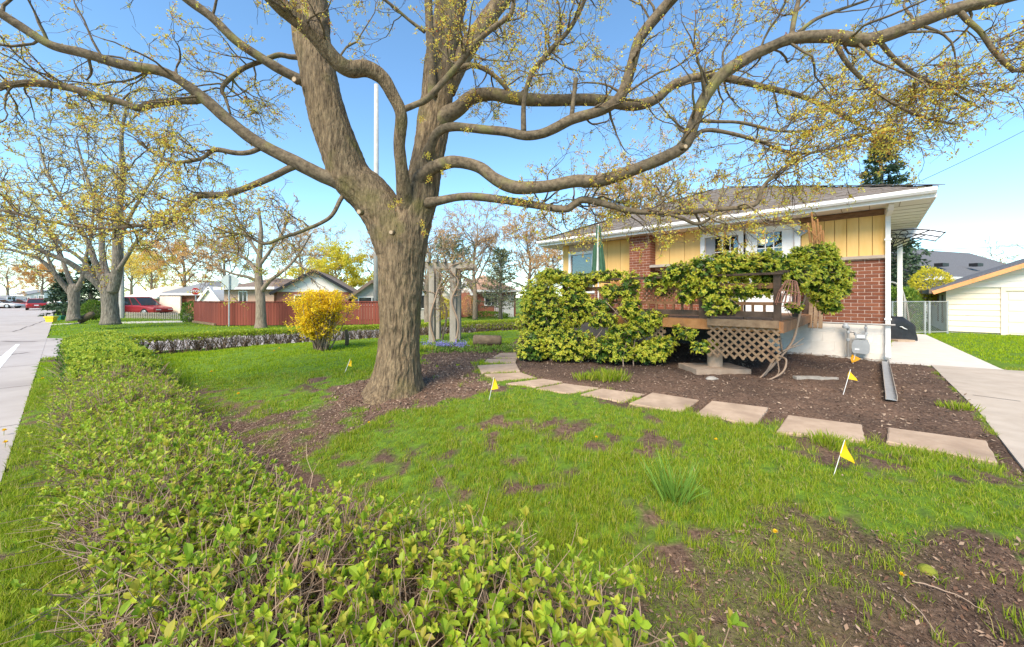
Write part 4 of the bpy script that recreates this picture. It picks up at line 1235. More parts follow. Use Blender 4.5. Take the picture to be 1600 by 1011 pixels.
shrub('euonymus_shrub', 'yellow-green evergreen shrub with twisted stems trained along the right rail', G(1212, 578),
      [(1064, 430, 6.7, .34, .18, .22), (1105, 422, 6.4, .38, .22, .27), (1152, 418, 6.2, .40, .24, .28), (1200, 418, 6.0, .38, .26, .28), (1118, 455, 6.25, .28, .16, .18), (1085, 448, 6.5, .26, .14, .18), (1190, 450, 5.95, .26, .16, .16), (1140, 478, 6.1, .16, .1, .12),
       (1270, 425, 6.15, .42, .34, .38), (1300, 432, 6.2, .30, .28, .26), (1290, 458, 6.2, .24, .24, .24), (1312, 452, 6.2, .14, .14, .14), (1262, 405, 6.1, .26, .25, .24), (1282, 402, 6.15, .26, .25, .2), (1236, 430, 6.0, .30, .28, .26), (1296, 480, 6.25, .17, .16, .10), (1070, 462, 6.5, .15, .1, .14),
       (1075, 522, 6.5, .16, .12, .10), (1100, 542, 6.35, .22, .12, .10), (1112, 480, 6.2, .12, .1, .14), (1160, 455, 6.05, .22, .14, .12), (1240, 480, 5.95, .12, .1, .08)],
      190, [([(1188, 592, 6.1), (1208, 570, 6.15), (1222, 555, 6.2), (1240, 530, 6.2), (1250, 490, 6.2), (1262, 450, 6.15)], .026, .014),
           ([(1165, 602, 6.0), (1195, 585, 5.95), (1206, 566, 6.05), (1218, 552, 6.15), (1238, 542, 6.2)], .02, .012),
           ([(1215, 556, 6.15), (1228, 562, 6.0), (1224, 580, 5.8), (1205, 592, 5.7), (1180, 599, 5.7)], .018, .01),
           ([(1222, 550, 6.15), (1216, 500, 6.1), (1222, 470, 6.05), (1235, 440, 6.0)], .015, .009),
           ([(1206, 566, 6.05), (1196, 582, 5.9), (1186, 592, 5.85)], .012, .008), ([(1214, 560, 6.1), (1217, 580, 5.9), (1210, 590, 5.8)], .010, .006),
           ([(1238, 541, 6.2), (1256, 528, 6.25)], .01, .004), ([(1232, 545, 6.2), (1256, 537, 6.25)], .011, .005),
           ([(1165, 500, 6.3), (1150, 470, 6.3), (1140, 440, 6.3), (1165, 420, 6.2)], .014, .008), ([(1090, 440, 6.5), (1130, 425, 6.35), (1190, 420, 6.1), (1240, 430, 6.0)], .012, .009)], deep=1.3)
# ================================================================== TREES
def limb_mesh(P, R, amp, sides, seed, lon=9.0, flare=None):
    """a barked limb: P dense path, R radii; ridges run along it"""
    T = norm(np.gradient(P, axis=0))
    A = np.zeros_like(P); a = np.cross(T[0], [0, 1, 0] if abs(T[0, 1]) < .9 else [1, 0, 0])
    for i in range(len(P)):
        a = a - T[i] * np.dot(a, T[i]); a /= max(np.linalg.norm(a), 1e-9); A[i] = a
    B = np.cross(T, A)
    s = np.concatenate([[0], np.cumsum(np.linalg.norm(np.diff(P, axis=0), axis=1))])
    th = np.arange(sides) / sides * 2 * PI
    C_, S_ = np.cos(th)[None], np.sin(th)[None]
    Rr = R[:, None] * np.ones_like(C_)
    sv = s[:, None] * np.ones_like(C_)
    if flare is not None: Rr = flare(Rr, th[None], sv)
    x, y = C_ * R[:, None], S_ * R[:, None]
    wv = (vn3(x * 9, y * 9, sv * 5, seed) - .5) * .05
    n1 = 1 - np.abs(2 * vn3((x + wv) * 30, (y + wv) * 30, sv * lon * .55, seed + 1) - 1)
    n2 = vn3(x * 62, y * 62, sv * lon * 2.2, seed + 2)
    n3 = vn3(x * 5, y * 5, sv * 2.6, seed + 3) - .5
    Rr = Rr + amp * (n1 * 1.1 + n2 * .5 - .8) + R[:, None] * .16 * n3
    v = P[:, None] + Rr[..., None] * (A[:, None] * C_[..., None] + B[:, None] * S_[..., None])
    k = len(P); n = sides
    i, j = np.meshgrid(np.arange(k - 1), np.arange(n), indexing='ij'); j2 = (j + 1) % n
    q = np.stack([i * n + j, i * n + j2, (i + 1) * n + j2, (i + 1) * n + j], -1).reshape(-1, 4)
    vv = np.vstack([v.reshape(-1, 3), P[0], P[-1] + T[-1] * R[-1] * .4])
    t = [(k * n, (j + 1) % n, j) for j in range(n)] + [(k * n + 1, (k - 1) * n + j, (k - 1) * n + (j + 1) % n) for j in range(n)]
    g = Geo(); g.add(vv, q, t); return g

def px_path(pl, step):
    """(px, py, depth, width px) -> dense path and radii"""
    P = np.array([at(p[0], p[1], p[2]) for p in pl]); R = np.array([p[3] / F * p[2] / 2 for p in pl])
    return resample(P, R, step)
def resample(P, R, step):
    D = smooth_path(np.hstack([P, R[:, None]]), 8)
    s = np.concatenate([[0], np.cumsum(np.linalg.norm(np.diff(D[:, :3], axis=0), axis=1))])
    n = max(4, int(s[-1] / step))
    ss = np.linspace(0, s[-1], n)
    out = np.stack([np.interp(ss, s, D[:, c]) for c in range(4)], 1)
    return out[:, :3], np.maximum(out[:, 3], .002)

def twig_levels(limbs, root, L, spacing, ratio, bloom, mt_bloom, mt_twig='twig', bias=((0, 0, .02), (0, 0, .0), (0, 0, -.03)), min_r=.0022, ymin=1.9, counts=(5, 4), start=.25, bsize=.02, bcount=16, twig_first='bark_limb', wob=.22, names=('branchlets', 'twigs', 'blossoms'), spread=1.0):
    """three orders of shoots off the limbs, blossom clusters at the ends"""
    P0, D0, R0 = [], [], []
    for P, R in limbs:
        s = np.concatenate([[0], np.cumsum(np.linalg.norm(np.diff(P, axis=0), axis=1))])
        n = max(1, int(s[-1] * (1 - start) / spacing))
        si = np.sort(rng.uniform(start * s[-1], s[-1], n)); si[-1] = s[-1] * .999
        k = np.clip(np.searchsorted(s, si), 1, len(P) - 1)
        T = norm(P[k] - P[k - 1])
        sidev = norm(np.cross(T, rvec(n)))
        P0.append(P[k]); D0.append(norm(T * rng.uniform(.2, .9, (n, 1)) + sidev * spread + [0, 0, .12])); R0.append(np.minimum(R[k] * .5, .02 * L[0]))
    P0, D0, R0 = np.vstack(P0), np.vstack(D0), np.concatenate(R0)
    n = len(P0)
    ln = L[0] * rng.uniform(.45, 1.25, n)
    W1 = wander(P0, D0, ln, 9, wob, bias[0])
    g1 = Geo(); tp = np.linspace(1, .28, 10)[None]
    r1 = np.maximum(R0, min_r * 1.6)
    ok = W1[:, -1, 1] > ymin
    W1, r1, ln = W1[ok], r1[ok], ln[ok]
    tubes(g1, W1, np.maximum(r1[:, None] * tp, min_r * 1.2), 4)
    def children(W_, r_, k, length, wob_, bs, lo=.2):
        n = len(W_); K = W_.shape[1]
        f = rng.uniform(lo, 1, (n, k)) * (K - 1); f[:, -1] = K - 1.001
        i = np.floor(f).astype(int); fr = (f - i)[..., None]
        idx = np.arange(n)[:, None]
        p = W_[idx, i] * (1 - fr) + W_[idx, i + 1] * fr
        T = norm(W_[idx, i + 1] - W_[idx, i])
        sd_ = norm(np.cross(T, rng.normal(0, 1, T.shape)))
        D = norm(T * rng.uniform(.3, 1.0, f.shape)[..., None] + sd_ * rng.uniform(.3, 1.0, f.shape)[..., None])
        ll = (length * rng.uniform(.4, 1.2, f.shape)).ravel()
        p, D = p.reshape(-1, 3), D.reshape(-1, 3)
        return wander(p, D, ll, 4, wob_, bs)
    W2 = children(W1, r1, counts[0], L[1], wob * 1.15, bias[1]); W2 = W2[W2[:, -1, 1] > ymin]
    g2 = Geo(); tubes(g2, W2, np.broadcast_to(np.linspace(min_r * 1.7, min_r, 5), W2.shape[:2]), 3)
    W3 = children(W2, None, counts[1], L[2], wob * 1.2, bias[2], .15); W3 = W3[W3[:, -1, 1] > ymin]
    tubes(g2, W3, np.broadcast_to(np.linspace(min_r * 1.15, min_r * .75, 5), W3.shape[:2]), 3)
    obj(names[0], g1, twig_first, root, smooth=True, kind='stuff'); obj(names[1], g2, mt_twig, root, kind='stuff')
    tips = np.vstack([W3[:, -1], W3[:, 2], W2[:, -1]])
    tips = tips[rng.random(len(tips)) < bloom]
    if len(tips):
        n = len(tips); g3 = Geo()
        P = np.repeat(tips, bcount, 0) + rng.normal(0, bsize * .55, (n * bcount, 3))
        cs_ = np.repeat(rng.uniform(.5, 1.25, n), bcount)
        P = np.repeat(tips, bcount, 0) + (P - np.repeat(tips, bcount, 0)) * cs_[:, None]
        v, q = quads(P, rvec(len(P)) + [0, 0, .2], rvec(len(P)), bsize * rng.uniform(.6, 1.2, len(P)) * cs_, bsize * .55 * cs_)
        g3.add(v, q); obj(names[2], g3, mt_bloom, root, kind='stuff')

# ------------------------------------------------------------------ the big maple
tb_ = G(612, 622); TY = tb_[1] + .30
maple = thing('maple_tree', 'huge spreading maple with furrowed trunk and budding branches in the front lawn', 'tree', (tb_[0], TY, tb_[2]))
def flare(Rr, th, s):
    k = np.exp(-s / .20)
    lob = 1 + .42 * np.cos(5 * th + .6) + .25 * np.cos(3 * th + 2.0)
    return Rr * (1 + .42 * np.exp(-s / .30) + .42 * k * lob + .42 * np.exp(-s / .07) * lob)
tr = [(617, 632, TY, 78), (618, 610, TY, 80), (622, 570, TY, 78), (625, 520, TY, 76), (626, 470, TY, 80), (627, 420, TY, 84), (627, 388, TY, 88), (626, 366, TY, 86), (625, 350, TY + .02, 70), (623, 338, TY + .03, 46), (622, 330, TY + .03, 16)]
P, R = px_path(tr, .018); R = R * np.interp(np.arange(len(R)) / len(R), [0, .12, .3, .8, 1], [.88, .80, .76, .78, .84])
obj('trunk', limb_mesh(P, R, .027, 180, 5, flare=flare), 'bark', maple, smooth=True)
Y = TY
LIMBS = {
 'left_leader': ([(624, 425, Y, 50), (620, 396, Y, 68), (611, 362, Y, 74), (600, 336, Y, 74), (578, 305, Y, 71), (549, 277, Y - .03, 67), (524, 215, Y - .08, 64), (507, 158, Y - .1, 62), (494, 95, Y - .08, 60), (485, 40, Y, 60), (480, -20, Y + .1, 58), (470, -110, Y + .3, 46), (466, -220, Y + .6, 34)], .022, 100),
 'right_leader': ([(632, 425, Y + .03, 54), (633, 396, Y + .03, 74), (638, 362, Y + .03, 75), (647, 330, Y + .05, 70), (657, 300, Y + .08, 62), (668, 250, Y + .12, 57), (682, 165, Y + .2, 56), (690, 90, Y + .28, 55), (704, 10, Y + .38, 52), (716, -80, Y + .5, 46), (735, -220, Y + .8, 34)], .022, 100),
 'mossy': ([(638, 350, Y - .02, 34), (633, 312, Y - .18, 28), (629, 275, Y - .34, 23), (624, 225, Y - .48, 20), (627, 180, Y - .58, 21), (612, 145, Y - .66, 22), (596, 120, Y - .72, 24), (572, 107, Y - .78, 27), (545, 108, Y - .84, 27), (520, 90, Y - .92, 27), (492, 55, Y - 1.05, 28), (462, 28, Y - 1.16, 28), (428, -2, Y - 1.3, 28), (370, -70, Y - 1.5, 26)], .006, 34),
 'mossy_side': ([(628, 172, Y - .57, 13), (648, 164, Y - .6, 12), (668, 154, Y - .62, 12), (696, 124, Y - .68, 12), (720, 96, Y - .7, 12), (742, 68, Y - .74, 11), (770, 44, Y - .78, 10), (798, 22, Y - .82, 9), (804, -8, Y - .85, 8), (815, -40, Y - .9, 6)], .003, 18),
 'low_left': ([(556, 300, Y - .06, 44), (528, 284, Y - .14, 32), (500, 273, Y - .2, 27), (455, 250, Y - .3, 25), (400, 221, Y - .4, 23), (356, 187, Y - .5, 21), (320, 155, Y - .58, 20), (277, 123, Y - .68, 18), (245, 110, Y - .75, 18), (190, 101, Y - .85, 17), (130, 83, Y - .98, 17), (79, 70, Y - 1.08, 16), (24, 36, Y - 1.2, 17), (-40, -5, Y - 1.35, 16)], .006, 36),
 'left_b': ([(318, 155, Y - .58, 14), (300, 157, Y - .56, 14), (277, 158, Y - .54, 13), (237, 163, Y - .5, 14), (216, 169, Y - .48, 13), (190, 160, Y - .5, 12), (150, 150, Y - .55, 13), (103, 136, Y - .62, 13), (51, 130, Y - .7, 13), (0, 134, Y - .78, 12), (-60, 140, Y - .9, 10)], .003, 20),
 'left_c': ([(468, 257, Y - .28, 14), (450, 264, Y - .3, 12), (415, 281, Y - .36, 12), (356, 303, Y - .4, 12), (308, 307, Y - .42, 11), (285, 328, Y - .45, 10), (253, 350, Y - .5, 8), (206, 353, Y - .55, 7), (166, 358, Y - .6, 6), (99, 350, Y - .7, 5), (0, 328, Y - .85, 4)], .003, 16),
 'left_d': ([(412, 229, Y - .38, 10), (390, 238, Y - .42, 9), (368, 239, Y - .45, 9), (336, 234, Y - .5, 9), (318, 246, Y - .5, 7), (300, 251, Y - .52, 7), (269, 253, Y - .55, 6), (237, 237, Y - .6, 5), (215, 220, Y - .65, 4)], .002, 12),
 'upper_left': ([(480, 130, Y - .12, 24), (462, 121, Y - .2, 19), (435, 107, Y - .28, 18), (403, 87, Y - .36, 17), (368, 63, Y - .44, 17), (332, 28, Y - .54, 16), (293, -1, Y - .64, 16), (240, -45, Y - .8, 14), (180, -100, Y - 1.0, 11)], .005, 26),
 'upper_left_b': ([(478, 90, Y - .1, 12), (455, 89, Y - .14, 10), (435, 86, Y - .18, 10), (411, 95, Y - .22, 9), (380, 107, Y - .28, 9), (352, 130, Y - .35, 8), (347, 142, Y - .36, 7), (352, 152, Y - .36, 6), (360, 178, Y - .38, 4)], .002, 12),
 'left_low_thin': ([(540, 300, Y - .1, 10), (532, 312, Y - .16, 9), (515, 340, Y - .25, 8), (475, 360, Y - .35, 7), (439, 372, Y - .42, 6), (412, 381, Y - .48, 5), (380, 366, Y - .55, 4), (340, 372, Y - .6, 3)], .002, 10),
 'right_1': ([(676, 205, Y + .12, 42), (692, 184, Y + .1, 36), (716, 170, Y + .1, 29), (736, 153, Y + .08, 26), (768, 147, Y + .05, 24), (800, 153, Y, 24), (855, 157, Y - .05, 23), (925, 156, Y - .1, 22), (990, 164, Y - .12, 22), (1025, 155, Y - .12, 18), (1050, 134, Y - .1, 17), (1090, 121, Y - .05, 16), (1125, 120, Y, 14), (1190, 135, Y, 11), (1250, 150, Y, 9), (1300, 172, Y, 7), (1350, 198, Y, 5), (1410, 226, Y + .05, 4)], .005, 30),
 'right_2': ([(660, 272, Y + .06, 30), (667, 246, Y - .06, 25), (674, 226, Y - .19, 19), (684, 207, Y - .28, 17), (708, 198, Y - .35, 17), (752, 202, Y - .45, 17), (791, 206, Y - .52, 18), (823, 212, Y - .58, 18), (855, 206, Y - .64, 18), (893, 187, Y - .7, 19), (940, 172, Y - .78, 20), (970, 150, Y - .84, 20), (987, 102, Y - .92, 20), (1000, 60, Y - .98, 20), (1038, 12, Y - 1.08, 20), (1075, -30, Y - 1.2, 18), (1130, -110, Y - 1.4, 15)], .005, 28),
 'right_2_up': ([(818, 206, Y - .57, 11), (819, 158, Y - .6, 9), (831, 115, Y - .64, 9), (863, 75, Y - .7, 9), (888, 48, Y - .74, 9), (908, 12, Y - .8, 8), (925, -30, Y - .9, 7)], .002, 12),
 'right_3': ([(642, 318, Y + .06, 40), (652, 288, Y - .04, 34), (668, 268, Y - .17, 27), (690, 257, Y - .28, 24), (712, 253, Y - .34, 24), (748, 261, Y - .42, 24), (776, 281, Y - .5, 25), (807, 293, Y - .56, 25), (855, 291, Y - .62, 24), (898, 283, Y - .68, 24), (940, 282, Y - .74, 24), (990, 265, Y - .8, 23), (1040, 245, Y - .86, 23), (1070, 226, Y - .9, 23), (1085, 190, Y - .94, 22), (1100, 155, Y - .98, 22), (1125, 120, Y - 1.02, 22), (1160, 95, Y - 1.06, 22), (1200, 75, Y - 1.1, 21), (1240, 60, Y - 1.15, 20), (1300, 57, Y - 1.22, 22), (1350, 63, Y - 1.28, 23), (1400, 50, Y - 1.34, 22), (1450, 30, Y - 1.4, 21), (1500, 12, Y - 1.46, 20), (1560, 0, Y - 1.54, 18), (1640, -20, Y - 1.65, 15)], .006, 34),
 'right_3_tip': ([(1496, 14, Y - 1.46, 10), (1512, 32, Y - 1.48, 9), (1532, 50, Y - 1.5, 8), (1552, 78, Y - 1.52, 8), (1570, 98, Y - 1.54, 8), (1586, 112, Y - 1.56, 7)], .003, 12),
 'right_3_up': ([(1236, 62, Y - 1.14, 10), (1240, 35, Y - 1.12, 9), (1248, 0, Y - 1.1, 8), (1262, -40, Y - 1.1, 7)], .002, 10),
 'right_3_up2': ([(1248, 50, Y - 1.16, 8), (1275, 30, Y - 1.12, 7), (1310, 16, Y - 1.1, 6), (1355, 0, Y - 1.1, 5), (1400, -20, Y - 1.1, 4)], .002, 8),
 'right_3_low': ([(1076, 222, Y - .9, 9), (1100, 204, Y - .88, 8), (1140, 208, Y - .85, 7), (1190, 222, Y - .8, 6), (1240, 240, Y - .75, 5), (1300, 232, Y - .7, 4), (1360, 205, Y - .7, 3)], .002, 10),
 'right_3_mid': ([(1088, 188, Y - .94, 8), (1120, 190, Y - .9, 7), (1160, 192, Y - .86, 6), (1220, 205, Y - .8, 5), (1280, 200, Y - .75, 4), (1350, 170, Y - .7, 3)], .002, 10),
 'right_far': ([(1302, 60, Y - 1.22, 9), (1322, 96, Y - 1.2, 8), (1352, 128, Y - 1.15, 7), (1390, 158, Y - 1.1, 6), (1440, 182, Y - 1.05, 5), (1500, 196, Y - 1.0, 3)], .002, 8),
 'right_far_b': ([(1370, 60, Y - 1.3, 8), (1398, 92, Y - 1.26, 7), (1432, 118, Y - 1.22, 6), (1480, 140, Y - 1.18, 4), (1530, 168, Y - 1.15, 3)], .002, 8),
 'right_4': ([(640, 334, Y + .06, 34), (662, 320, Y - .04, 25), (685, 314, Y - .17, 18), (728, 307, Y - .3, 15), (776, 311, Y - .38, 15), (827, 319, Y - .46, 15), (880, 327, Y - .54, 15), (896, 320, Y - .56, 15), (912, 312, Y - .58, 14), (950, 320, Y - .64, 12), (990, 330, Y - .7, 11), (1050, 332, Y - .78, 11), (1120, 327, Y - .86, 10), (1178, 320, Y - .92, 9), (1190, 296, Y - .94, 7), (1205, 278, Y - .95, 6), (1235, 256, Y - .95, 5), (1270, 238, Y - .95, 4)], .003, 22),
 'right_4_fork': ([(1040, 333, Y - .77, 8), (1065, 341, Y - .8, 7), (1090, 350, Y - .83, 7), (1112, 340, Y - .85, 5), (1135, 330, Y - .88, 4)], .002, 10),
 'right_top': ([(696, 140, Y + .25, 36), (714, 104, Y + .3, 33), (736, 67, Y + .36, 30), (760, 32, Y + .44, 29), (786, -2, Y + .52, 28), (830, -60, Y + .7, 24)], .006, 36),
 'right_hook': ([(704, 118, Y + .1, 12), (724, 104, Y - .02, 10), (748, 104, Y - .06, 10), (772, 118, Y - .06, 9), (790, 136, Y - .04, 9), (800, 150, Y, 8)], .002, 12),
 'vertical': ([(676, 150, Y - .02, 19), (675, 115, Y - .08, 16), (673, 79, Y - .12, 16), (671, 40, Y - .14, 15), (669, -5, Y - .16, 15), (664, -80, Y - .2, 13)], .004, 20),
 'vertical_side': ([(664, 50, Y - .14, 8), (640, 32, Y - .2, 6), (617, 12, Y - .26, 6), (598, -3, Y - .3, 6), (570, -30, Y - .4, 5)], .002, 8),
}
SMALL = {'stub': ([(892, 190, Y - .7, 11), (895, 165, Y - .74, 9), (900, 122, Y - .78, 9)], .002, 10)}
paths = []
for nm, (pl, amp, sides) in list(LIMBS.items()) + list(SMALL.items()):
    w_ = max(p[3] for p in pl)
    P, R = px_path(pl, .022 if w_ > 50 else .035)
    thick = R.mean() > .09; R = R * (.86 if thick else .78)
    g_ = limb_mesh(P, R, amp, sides, len(paths) * 7 + 20, lon=9 if thick else 7)
    if nm.startswith('mossy') and nm == 'mossy': pass
    obj('limb', g_, 'bark' if thick else 'bark_limb', maple, smooth=True)
    if nm not in SMALL and not nm.endswith('leader'): paths.append((P, R))
    elif nm.endswith('leader'): paths.append((P[len(P) // 2:], R[len(P) // 2:]))
# pruning scars
for (px, py, dy, r) in ((460, 124, -.42, .032), (561, 331, -.45, .030), (611, 363, -.47, .026), (1071, 229, -1.12, .024)):
    c_ = at(px, py, Y + dy); d_ = norm(np.array([-.15 if px < 1000 else .2, -1, -.1])); u_ = norm(np.cross(d_, [0, 0, 1.0])); w_ = np.cross(u_, d_)
    g = Geo(); g.tube([c_ - d_ * .06, c_, c_ + d_ * .004], [r * 1.35, r * 1.25, r], 14); obj('pruned_knot', g, 'bark', maple, smooth=True)
    g = Geo(); g.tube([c_ + d_ * .003, c_ + d_ * .007], [r * .9, r * .85], 14); obj('cut_face', g, 'cut_wood', maple)
thin = [(P, R) for P, R in paths if R.mean() < .045]
thick_ = [(P, R) for P, R in paths if R.mean() >= .045]
twig_levels(thin, maple, (.66, .34, .18), .075, .5, .75, 'blossom', counts=(5, 4), start=.32, bsize=.028, bcount=10)
twig_levels(thick_, maple, (.85, .4, .2), .16, .5, .55, 'blossom', counts=(5, 4), start=.5, bsize=.025, bcount=10, names=('crown_branchlets', 'crown_twigs', 'crown_blossoms'))
# blossom tufts sitting straight on the limbs
tuft = np.array([at(*k) for k in ((697, 12, Y - .05), (690, 18, Y - .06), (694, 30, Y - .06), (706, 138, Y - .12), (659, 188, Y - .2), (668, 244, Y - .35), (672, 280, Y - .35), (700, 262, Y - .45), (693, 272, Y - .42), (612, 322, Y - .5), (622, 316, Y - .5), (799, 150, Y - .16), (806, 156, Y - .15), (661, 350, Y - .5), (663, 364, Y - .5), (730, 205, Y - .5))])
n = len(tuft); k = 60
P = np.repeat(tuft, k, 0) + rng.normal(0, .022, (n * k, 3)) - [0, .02, 0]
v, q = quads(P, rvec(len(P)), rvec(len(P)), .022, .012); g = Geo(); g.add(v, q); obj('limb_blossoms', g, 'blossom', maple, kind='stuff')
# ================================================================== OTHER TREES
def base_z(x, y): return float(gz(x, y))
def traced_tree(name, label, pls, L, spacing, bloom, mt_bloom, bsize, bcount, counts=(5, 4), min_r=.008, mt='bark_grey', amp=.01, start=.3, bias=((0, 0, .05), (0, 0, .02), (0, 0, 0)), group=None, wob=.22):
    root = thing(name, label, 'tree', [*at(*pls[0][0][:3])[:2], 0], group)
    limbs = []
    for k, pl in enumerate(pls):
        P, R = px_path(pl, .10); R = R / math.sqrt(1 + ((pl[0][0] - HX) / F) ** 2 * .9)
        obj('trunk' if k == 0 else 'limb', limb_mesh(P, R, amp, 22 if k == 0 else 12, 300 + k, lon=2), mt, root, smooth=True)
        if k: limbs.append((P, R))
    twig_levels(limbs, root, L, spacing, .5, bloom, mt_bloom, counts=counts, min_r=min_r, bsize=bsize, bcount=bcount, start=start, twig_first=mt, bias=bias, ymin=4, wob=wob)
    return root
def grown_tree(name, label, px, Yd, h, r, nl, L, spacing, bloom, mt_bloom, bsize, bcount, trunk_f=.35, spread=.8, counts=(4, 3), min_r=.008, mt='bark_small', group=None, up=.04, zb=0.0):
    x = (px - HX) / F * Yd
    root = thing(name, label, 'tree', (x, Yd, zb), group)
    z0 = zb - .05
    K = 9
    tr_ = np.array([[x + .04 * h * math.sin(k * .9 + px) * k / K * .6, Yd + .03 * h * math.cos(k * 1.3 + px) * k / K * .6, z0 + h * .8 * k / K] for k in range(K + 1)])
    P, R = resample(tr_, r * np.linspace(1.12, .22, K + 1), .2)
    obj('trunk', limb_mesh(P, R, r * .05, 12, int(px), lon=2), mt, root, smooth=True)
    limbs = [(P[int(len(P) * .6):], R[int(len(P) * .6):])]
    for k in range(nl):
        f_ = trunk_f + (1 - trunk_f) * (k + .3) / nl * .85
        i_ = int(f_ * (len(P) - 1)); th = k * 2.4 + px
        d_ = np.array([[math.cos(th) * spread, math.sin(th) * spread, .75]])
        ln_ = h * (.46 - .22 * f_) * rng.uniform(.8, 1.15)
        Wd = wander(P[i_][None], d_, np.array([ln_]), 8, .12, (0, 0, up))[0]
        Pl, Rl = resample(Wd, R[i_] * .6 * np.linspace(1, .25, 9), .25)
        obj('limb', limb_mesh(Pl, Rl, .004, 7, k + 40, lon=2), mt, root, smooth=True); limbs.append((Pl, Rl))
    twig_levels(limbs, root, L, spacing, .5, bloom, mt_bloom, counts=counts, min_r=min_r, bsize=bsize, bcount=bcount, start=.2, twig_first=mt, mt_twig='stem_grey', bias=((0, 0, up), (0, 0, .02), (0, 0, 0)), ymin=4)
    return root
def conifer(name, label, px, Yd, h, rad, z0, nb=140, mt='spruce', droop=-.25, q=26, s=.22, group=None, taper=.9, bare_=.1):
    x = (px - HX) / F * Yd
    root = thing(name, label, 'tree', (x, Yd, z0), group)
    g = Geo(); g.tube([[x, Yd, z0 - .05], [x, Yd, z0 + h * .5], [x, Yd, z0 + h]], [rad * .09, rad * .05, .01], 8); obj('trunk', g, 'bark_grey', root, smooth=True)
    f = np.sort(rng.uniform(bare_, .99, nb)); th = np.arange(nb) * 2.4 + rng.normal(0, .3, nb)
    ln = rad * (1 - f) ** taper * rng.uniform(.65, 1.15, nb) + .12
    D = np.stack([np.cos(th), np.sin(th), np.full(nb, droop) + .5 * f], 1)
    W_ = wander(np.stack([np.full(nb, x), np.full(nb, Yd), z0 + h * f], 1), D, ln, 6, .08, (0, 0, .02))
    gb = Geo(); tubes(gb, W_, np.broadcast_to(np.linspace(.02, .006, 7), (nb, 7)), 3); obj('branches', gb, 'bark_grey', root, kind='stuff')
    t = rng.random((nb, q)) ** .7 * 5.99; i_ = t.astype(int); fr = (t - i_)[..., None]; idx = np.arange(nb)[:, None]
    P = W_[idx, i_] * (1 - fr) + W_[idx, i_ + 1] * fr
    T = norm(W_[idx, i_ + 1] - W_[idx, i_])
    D2 = norm(T * .8 + rng.normal(0, .6, T.shape) + [0, 0, -.25])
    P, D2 = P.reshape(-1, 3), D2.reshape(-1, 3)
    v, q_ = quads(P, D2, rvec(len(P)), s * rng.uniform(.6, 1.2, len(P)), s * .3)
    gn = Geo(); gn.add(v, q_); obj('needles', gn, mt, root, kind='stuff')
    return root
def bush(name, label, c, R_, n, mt, ln=.1, group=None, cat='shrub', base=None, flat=1.0):
    c, R_ = np.asarray(c, float), np.asarray(R_, float)
    root = thing(name, label, cat, (c[0], c[1], c[2] - R_[2]), group)
    d_ = rvec(n); k_ = .72 + .4 * fbm(d_[:, 0] * 3 + c[0], d_[:, 2] * 3 + d_[:, 1], 70) + rng.normal(0, .05, n)
    P = c + d_ * R_ * k_[:, None]
    v, q_ = quads(P, norm(d_ + rng.normal(0, .7, d_.shape) + [0, 0, .4]), rvec(n), ln * rng.uniform(.6, 1.3, n), ln * .5)
    g = Geo(); g.add(v, q_); obj('foliage', g, mt, root, kind='stuff')
    m_ = 40; b0 = np.tile([c[0], c[1], c[2] - R_[2]], (m_, 1)) + rng.normal(0, .05, (m_, 3)) * [1, 1, 0]
    e = c + rvec(m_) * R_ * .75
    gs = Geo(); tubes(gs, np.stack([b0, (b0 + e) / 2 + rng.normal(0, .06, e.shape), e], 1), np.tile([.014, .01, .005], (m_, 1)), 4); obj('stems', gs, 'stem_grey', root, kind='stuff')
    return root

# the two big bare trees on the far corner
traced_tree('boulevard_tree', 'thick forked grey tree nearer on the far corner lawn', [
    [(173, 507, 18.5, 36), (173, 496, 18.5, 29), (172, 480, 18.5, 27), (171, 462, 18.5, 29), (170, 448, 18.5, 31), (172, 430, 18.5, 26)],
    [(176, 456, 18.4, 20), (182, 430, 18.3, 19), (184, 400, 18.2, 18), (183, 360, 18.1, 15), (187, 320, 18, 13), (192, 270, 17.8, 10), (190, 215, 17.6, 7), (200, 150, 17.5, 4)],
    [(166, 458, 18.5, 17), (150, 441, 18.2, 14), (128, 424, 17.9, 13), (104, 408, 17.5, 11), (78, 398, 17.2, 10), (45, 380, 16.8, 8), (10, 362, 16.4, 6), (-40, 340, 16, 4)],
    [(168, 450, 18.6, 15), (152, 420, 18.9, 12), (140, 385, 19.2, 10), (118, 345, 19.5, 8), (92, 305, 19.8, 6), (70, 260, 20, 4), (60, 215, 20.2, 3)],
    [(170, 440, 18.7, 13), (160, 400, 19, 11), (158, 355, 19.3, 9), (146, 310, 19.6, 7), (130, 260, 20, 5), (120, 220, 20.2, 3)],
    [(180, 430, 18.3, 10), (196, 405, 18, 8), (212, 380, 17.7, 7), (238, 355, 17.4, 5), (262, 330, 17.2, 4), (300, 300, 17, 3)],
    [(183, 385, 18.2, 9), (200, 345, 18, 7), (222, 305, 17.8, 6), (248, 262, 17.6, 4), (262, 220, 17.5, 3)],
    [(150, 441, 18.2, 8), (132, 410, 18, 7), (100, 385, 17.6, 6), (62, 352, 17.2, 5), (20, 322, 17, 3)]],
    (2.3, 1.1, .55), .42, .7, 'blossom_yellow', .062, 9, counts=(6, 4), min_r=.010)
